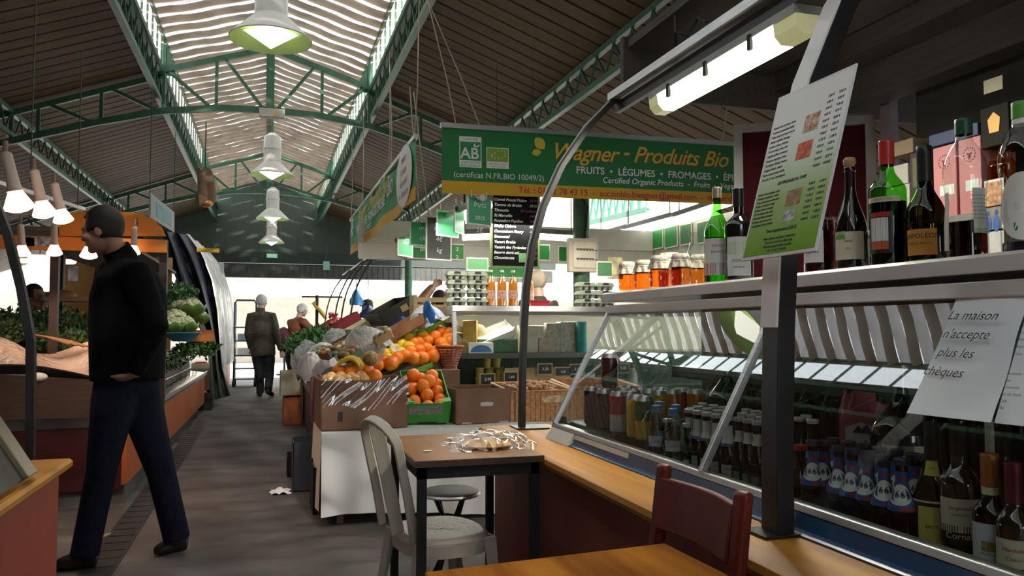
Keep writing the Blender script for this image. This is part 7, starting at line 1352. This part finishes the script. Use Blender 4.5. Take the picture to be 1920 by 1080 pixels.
def person(label, loc, J, cols, hair='short', vox=.011, headrot=0., extra=None, widths=None, side=(1, 0, 0), cat='person', hands=('L', 'R'), headtilt=0., collar=False):
    """J: joints relative to loc; side: across the shoulders"""
    t = T('person', label, cat, loc); V = {k: Vector(v) for k, v in J.items()}; sd = Vector(side).normalized(); w_ = widths or 1.
    hx = Matrix.Translation(V['head']) @ Matrix.Rotation(headrot, 4, 'Z') @ Matrix.Rotation(headtilt, 4, 'X')
    b_ = MB(); headmesh(b_, hx); nk = hx @ Vector((0, -.02, -.03)); b_.limb([V['neck'] - Vector((0, 0, .04)), V['neck'], nk], [(.075, .065), (.056, .056), (.052, .055)], side)
    spine = [V['pelvis'], V['pelvis'].lerp(V['chest'], .45), V['chest'], V['neck'] - Vector((0, 0, .05)), V['neck']]
    b_.limb(spine, [(.150 * w_, .105), (.13 * w_, .095), (.155 * w_, .11), (.075 * w_, .065), (.05, .05)], side)
    for s_ in 'LR':
        b_.limb([V['sh' + s_], V['el' + s_], V['wr' + s_]], [.036, .034, .027], side); b_.limb([V['hip' + s_], V['kn' + s_], V['an' + s_]], [.075, .052, .036], side); b_.tube([V['neck'] - Vector((0, 0, .10)), V['sh' + s_] - Vector((0, 0, .03))], .03, 8)
        if s_ in hands:
            d = (V['ha' + s_] - V['wr' + s_]).normalized(); z = -d; x = (sd - z * sd.dot(z)).normalized() * (1 if s_ == 'L' else -1); y = z.cross(x); hand(b_, Matrix(((x.x, y.x, z.x, V['wr' + s_].x), (x.y, y.y, z.y, V['wr' + s_].y), (x.z, y.z, z.z, V['wr' + s_].z), (0, 0, 0, 1))))
    b_.build('body', cols['skin'], t, remesh=vox * .62)
    j = MB(); lo = V.get('hem', V['pelvis'] - Vector((0, 0, .02)))
    j.limb([lo, lo.lerp(V['chest'], .35), lo.lerp(V['chest'], .7), V['chest'], V['chest'].lerp(V['neck'], .55), V['neck'] - Vector((0, 0, .035)), V['neck'] + Vector((0, 0, .01))], [(.195 * w_, .145), (.20 * w_, .15), (.205 * w_, .152), (.205 * w_, .148), (.165 * w_, .115), (.085, .08), (.066, .068)], side, 20)
    for s_ in 'LR': j.limb([V['neck'].lerp(V['sh' + s_], .35) - Vector((0, 0, .06)), V['sh' + s_] - Vector((0, 0, .01)), V['sh' + s_].lerp(V['el' + s_], .5), V['el' + s_], V['el' + s_].lerp(V['wr' + s_], .5), V['wr' + s_] - (V['wr' + s_] - V['el' + s_]).normalized() * .01], [.085, .082, .074, .066, .058, .048], side, 14)
    j.build('jacket', cols['jacket'], t, remesh=vox)
    p_ = MB()
    for s_ in 'LR':
        k_, a_ = V['kn' + s_], V['an' + s_]; p_.limb([V['pelvis'].lerp(V['hip' + s_], .7) + Vector((0, 0, .09)), V['hip' + s_], V['hip' + s_].lerp(k_, .5), k_, k_.lerp(a_, .5), a_ + (k_ - a_).normalized() * .01, a_ - (k_ - a_).normalized() * .025], [.115, .112, .092, .073, .070, .068, .070], side, 16)
    p_.limb([V['pelvis'] + Vector((0, 0, .10)), V['pelvis'], V['pelvis'] - Vector((0, 0, .06))], [(.16 * w_, .12), (.165 * w_, .125), (.12, .1)], side); p_.build('trousers', cols['trousers'], t, remesh=vox)
    for s_ in 'LR':
        a_, o_ = V['an' + s_], V['to' + s_]; d = Vector((o_.x - a_.x, o_.y - a_.y, 0)).normalized(); hl = Vector((a_.x, a_.y, o_.z)) - d * .06; sx = Vector((-d.y, d.x, 0)); sh = MB(); dz = Vector((0, 0, 1)); rise = V['an' + s_].z - .085 - o_.z
        sh.limb([hl + dz * (.045 + rise), hl.lerp(o_, .2) + dz * (.052 + rise * .8), hl.lerp(o_, .5) + dz * (.045 + rise * .4), hl.lerp(o_, .8) + dz * .034, o_ + dz * .025], [(.034, .038), (.042, .052), (.046, .044), (.048, .033), (.028, .018)], sx, 14); sh.limb([a_ + dz * .05, a_ - dz * .03], [.05, .052], sx, 12); sh.build('shoe', cols['shoe'], t, remesh=.008)
    if hair != 'none':
        h_ = MB(); k = {'short': 1.0, 'grey': 1.04}[hair]; n, m_ = 28, 20; vs = []; fs = []; c = (0, -.012, .026); r = (.084 * k, .104 * k, .108 * k)
        for i in range(m_ + 1):
            for q in range(n): vs.append((c[0] + r[0] * sin(pi * i / m_) * cos(2 * pi * q / n), c[1] + r[1] * sin(pi * i / m_) * sin(2 * pi * q / n), c[2] + r[2] * cos(pi * i / m_)))
        lowz = -.055 if hair == 'short' else -.10
        for i in range(m_):
            for q in range(n):
                f = (i * n + q, i * n + (q + 1) % n, (i + 1) * n + (q + 1) % n, (i + 1) * n + q); cc = sum((Vector(vs[a]) for a in f), Vector()) / 4
                if (cc.y > .055 and cc.z < .072) or (cc.y > -.005 and cc.z < -.0) or cc.z < lowz: continue
                fs.append(f)
        h_.add(vs, fs, X=hx); o = h_.build('hair', cols['hair'], t); md = o.modifiers.new('thickness', 'SOLIDIFY'); md.thickness = .008; md.offset = -1
    for s_ in (-1, 1): MB().ell((s_ * .031, .082, -.003), (.012, .008, .0085), 10, 8, X=hx).build('eye', M('eye', (.25, .2, .17), .2), t)
    if collar:
        n0 = V['neck']; n1 = n0.lerp(nk, .42); MB().limb([n0 - Vector((0, 0, .05)), n0, n1], [(.085, .085), (.078, .08), (.070, .074)], side, 20).build('collar', cols['jacket'], t)
    if extra: extra(t, V, hx)
    return t
def rel(loc, **px): return {k: at(v[0], v[1], Y=v[2]) - Vector(loc) for k, v in px.items()}
jk = M('black jacket cloth', (.0035, .0035, .0045), .95, var=.3, scale=20, spec=.1); jn = M('dark blue jeans', (.006, .007, .015), .9, var=.3, scale=25, spec=.12); shb = M('black shoe leather', (.008, .007, .007), .3)
loc = (-.70, 4.62, 0)
J = rel(loc, head=(192, 432, 4.62), neck=(228, 483, 4.66), chest=(242, 552, 4.66), pelvis=(237, 728, 4.66), hem=(240, 712, 4.66), shL=(256, 512, 4.50), elL=(292, 612, 4.40), wrL=(250, 703, 4.44), haL=(212, 722, 4.56), shR=(208, 505, 4.82), elR=(188, 600, 4.84), wrR=(188, 690, 4.76), haR=(184, 722, 4.72),
        hipL=(214, 752, 4.60), knL=(190, 885, 4.52), anL=(160, 1022, 4.50), toL=(100, 1058, 4.50), hipR=(262, 752, 4.72), knR=(302, 884, 4.66), anR=(330, 1012, 4.64), toR=(288, 1044, 4.64))
J['toL'].z = .0; J['toR'].z = .0; J['anL'].z = .085; J['anR'].z = .10
person('young man in a black jacket and dark jeans striding across the aisle, hand in pocket', loc, J, dict(skin=skin, jacket=jk, trousers=jn, shoe=shb, hair=M('dark brown hair', (.014, .009, .007), .7, var=.4, scale=40)), vox=.010, headrot=R(76), headtilt=R(-9), side=(.66, .75, 0), widths=1.05, collar=True)
# older man walking away
loc = (.02, 14.9, 0)
J = rel(loc, head=(491, 565, 14.9), neck=(489, 583, 14.9), chest=(490, 610, 14.9), pelvis=(494, 660, 14.9), hem=(494, 668, 14.9), shL=(470, 592, 14.9), elL=(465, 626, 14.85), wrL=(471, 655, 14.95), haL=(474, 664, 15.0), shR=(511, 592, 14.9), elR=(519, 626, 14.8), wrR=(527, 658, 14.85), haR=(529, 668, 14.85), hipL=(484, 672, 14.9), knL=(487, 706, 14.85), anL=(488, 735, 14.85), toL=(484, 741, 15.1), hipR=(504, 672, 14.9), knR=(506, 703, 14.85), anR=(503, 729, 14.6), toR=(512, 738, 14.8))
J['anL'].z = .085; J['toL'].z = 0; J['anR'].z = .14; J['toR'].z = .0
person('grey haired man in a brown checked jacket and black trousers walking away down the aisle', loc, J, dict(skin=skinp, jacket=M('brown tweed', (.045, .036, .022), .85, var=.35, scale=30), trousers=M('black trousers', (.008, .008, .010), .8), shoe=M('brown shoe', (.035, .016, .010), .4), hair=M('grey hair', (.50, .49, .46), .7, var=.15, scale=40)), hair='grey', vox=.016, headrot=R(-40), widths=1.08, collar=True)
# shopper in rust
loc = (.62, 15.9, 0)
def pack(t, V, hx):
    MB().ell(V['chest'] + Vector((-.24, -.10, -.22)), (.14, .15, .24), 18, 12).build('backpack', M('dark red backpack', (.10, .012, .02), .6, var=.3, scale=10), t)
J = rel(loc, head=(567, 582, 15.9), neck=(560, 595, 15.9), chest=(556, 615, 15.9), pelvis=(552, 655, 15.9), hem=(552, 664, 15.9), shL=(545, 604, 16.05), elL=(552, 630, 16.2), wrL=(575, 638, 16.25), haL=(584, 640, 16.3), shR=(570, 603, 15.75), elR=(585, 622, 15.75), wrR=(596, 640, 15.9), haR=(602, 645, 15.95), hipL=(545, 668, 15.95), knL=(547, 700, 15.95), anL=(548, 727, 15.95), toL=(560, 733, 15.95), hipR=(560, 668, 15.85), knR=(562, 700, 15.85), anR=(562, 727, 15.85), toR=(575, 733, 15.85))
for s_ in 'LR': J['an' + s_].z = .085; J['to' + s_].z = 0
person('white haired shopper in a rust coat with a dark red backpack leaning over the stand', loc, J, dict(skin=skinp, jacket=M('rust coat', (.20, .055, .022), .8, var=.2, scale=12), trousers=M('blue trousers', (.02, .03, .06), .8), shoe=shb, hair=M('white hair', (.62, .61, .6), .7, var=.1)), hair='grey', vox=.016, headrot=R(-70), headtilt=R(-15), side=(.5, .85, 0), extra=pack)
def standing(label, x, y, H, rot, cols, hair='short', arms=None, extra=None, vox=.015):
    k = H / 1.75; c, s_ = cos(rot), sin(rot); q = lambda a, b_, z: (k * (a * c - b_ * s_), k * (a * s_ + b_ * c), z * k)
    J = dict(head=q(0, .03, 1.64), neck=q(0, -.01, 1.49), chest=q(0, 0, 1.28), pelvis=q(0, 0, .94), hem=q(0, 0, .88), shL=q(-.19, 0, 1.42), elL=q(-.25, -.03, 1.13), wrL=q(-.24, .1, .90), haL=q(-.23, .13, .82), shR=q(.19, 0, 1.42), elR=q(.25, -.03, 1.13), wrR=q(.24, .1, .90), haR=q(.23, .13, .82), hipL=q(-.09, 0, .88), knL=q(-.1, .02, .48), anL=q(-.1, 0, .085), toL=q(-.12, .17, 0), hipR=q(.09, 0, .88), knR=q(.1, .02, .48), anR=q(.1, 0, .085), toR=q(.12, .17, 0))
    for kk, v in (arms or {}).items(): J[kk] = q(*v)
    return person(label, (x, y, 0), J, cols, hair, vox, rot, extra, side=(c, s_, 0))
def cap(t, V, hx):
    MB().lathe([(.092, .045), (.094, .07), (.085, .11), (.05, .138), (.001, .145)], 24, X=hx @ Matrix.Translation((0, -.005, 0))).build('cap', M('black cap cloth', (.015, .013, .014), .7), t); MB().grid(lambda u, v: ((u - .5) * .15, .075 + v * .085 * (1 - (2 * u - 1) ** 2 * .6), .052 - .02 * v), 10, 5, thick=.005, X=hx).build('peak', M('black cap cloth', (.015, .013, .014), .7), t); MB().text('N', .04, hx @ Matrix.Translation((0, .094, .085)) @ Matrix.Rotation(pi / 2, 4, 'X') @ Matrix.Rotation(pi, 4, 'Y'), bold=.002).build('emblem', lw, t, smooth=False)
pz = at(690, 590, Y=13.0); standing('stallholder in a black cap looking down behind the black carton', pz.x, 13.0, 1.62, R(140), dict(skin=skin, jacket=M('dark green sweater', (.03, .04, .03), .8), trousers=jn, shoe=shb, hair=M('dark brown hair', (.014, .009, .007), .7)), extra=cap)
pz = at(1010, 530, Y=8.05); standing('grey haired man in a brown jacket seen from behind past the juice bottles', pz.x, 8.05, 1.80, R(25), dict(skin=skinp, jacket=M('dark brown jacket', (.055, .038, .024), .8, var=.2), trousers=jn, shoe=shb, hair=M('thin grey hair', (.34, .27, .20), .7, var=.2)), hair='grey')
pz = at(826, 560, Y=9.2); standing('dark haired person reaching up in a brown sleeve beyond the egg cartons', pz.x, 9.2, 1.62, R(30), dict(skin=skin, jacket=M('brown leather', (.22, .085, .03), .45, var=.25), trousers=jn, shoe=shb, hair=M('dark brown hair', (.014, .009, .007), .7)), arms=dict(elL=(-.34, .0, 1.62), wrL=(-.08, .05, 1.82), haL=(.0, .06, 1.86)))
pz = at(8, 560, Y=7.9); standing('person in dark clothes standing behind the herbs at the edge of the left stall', pz.x, 8.75, 1.60, R(-120), dict(skin=skin, jacket=M('dark navy sweater', (.012, .012, .02), .8), trousers=jn, shoe=shb, hair=M('dark brown hair', (.014, .009, .007), .7)))
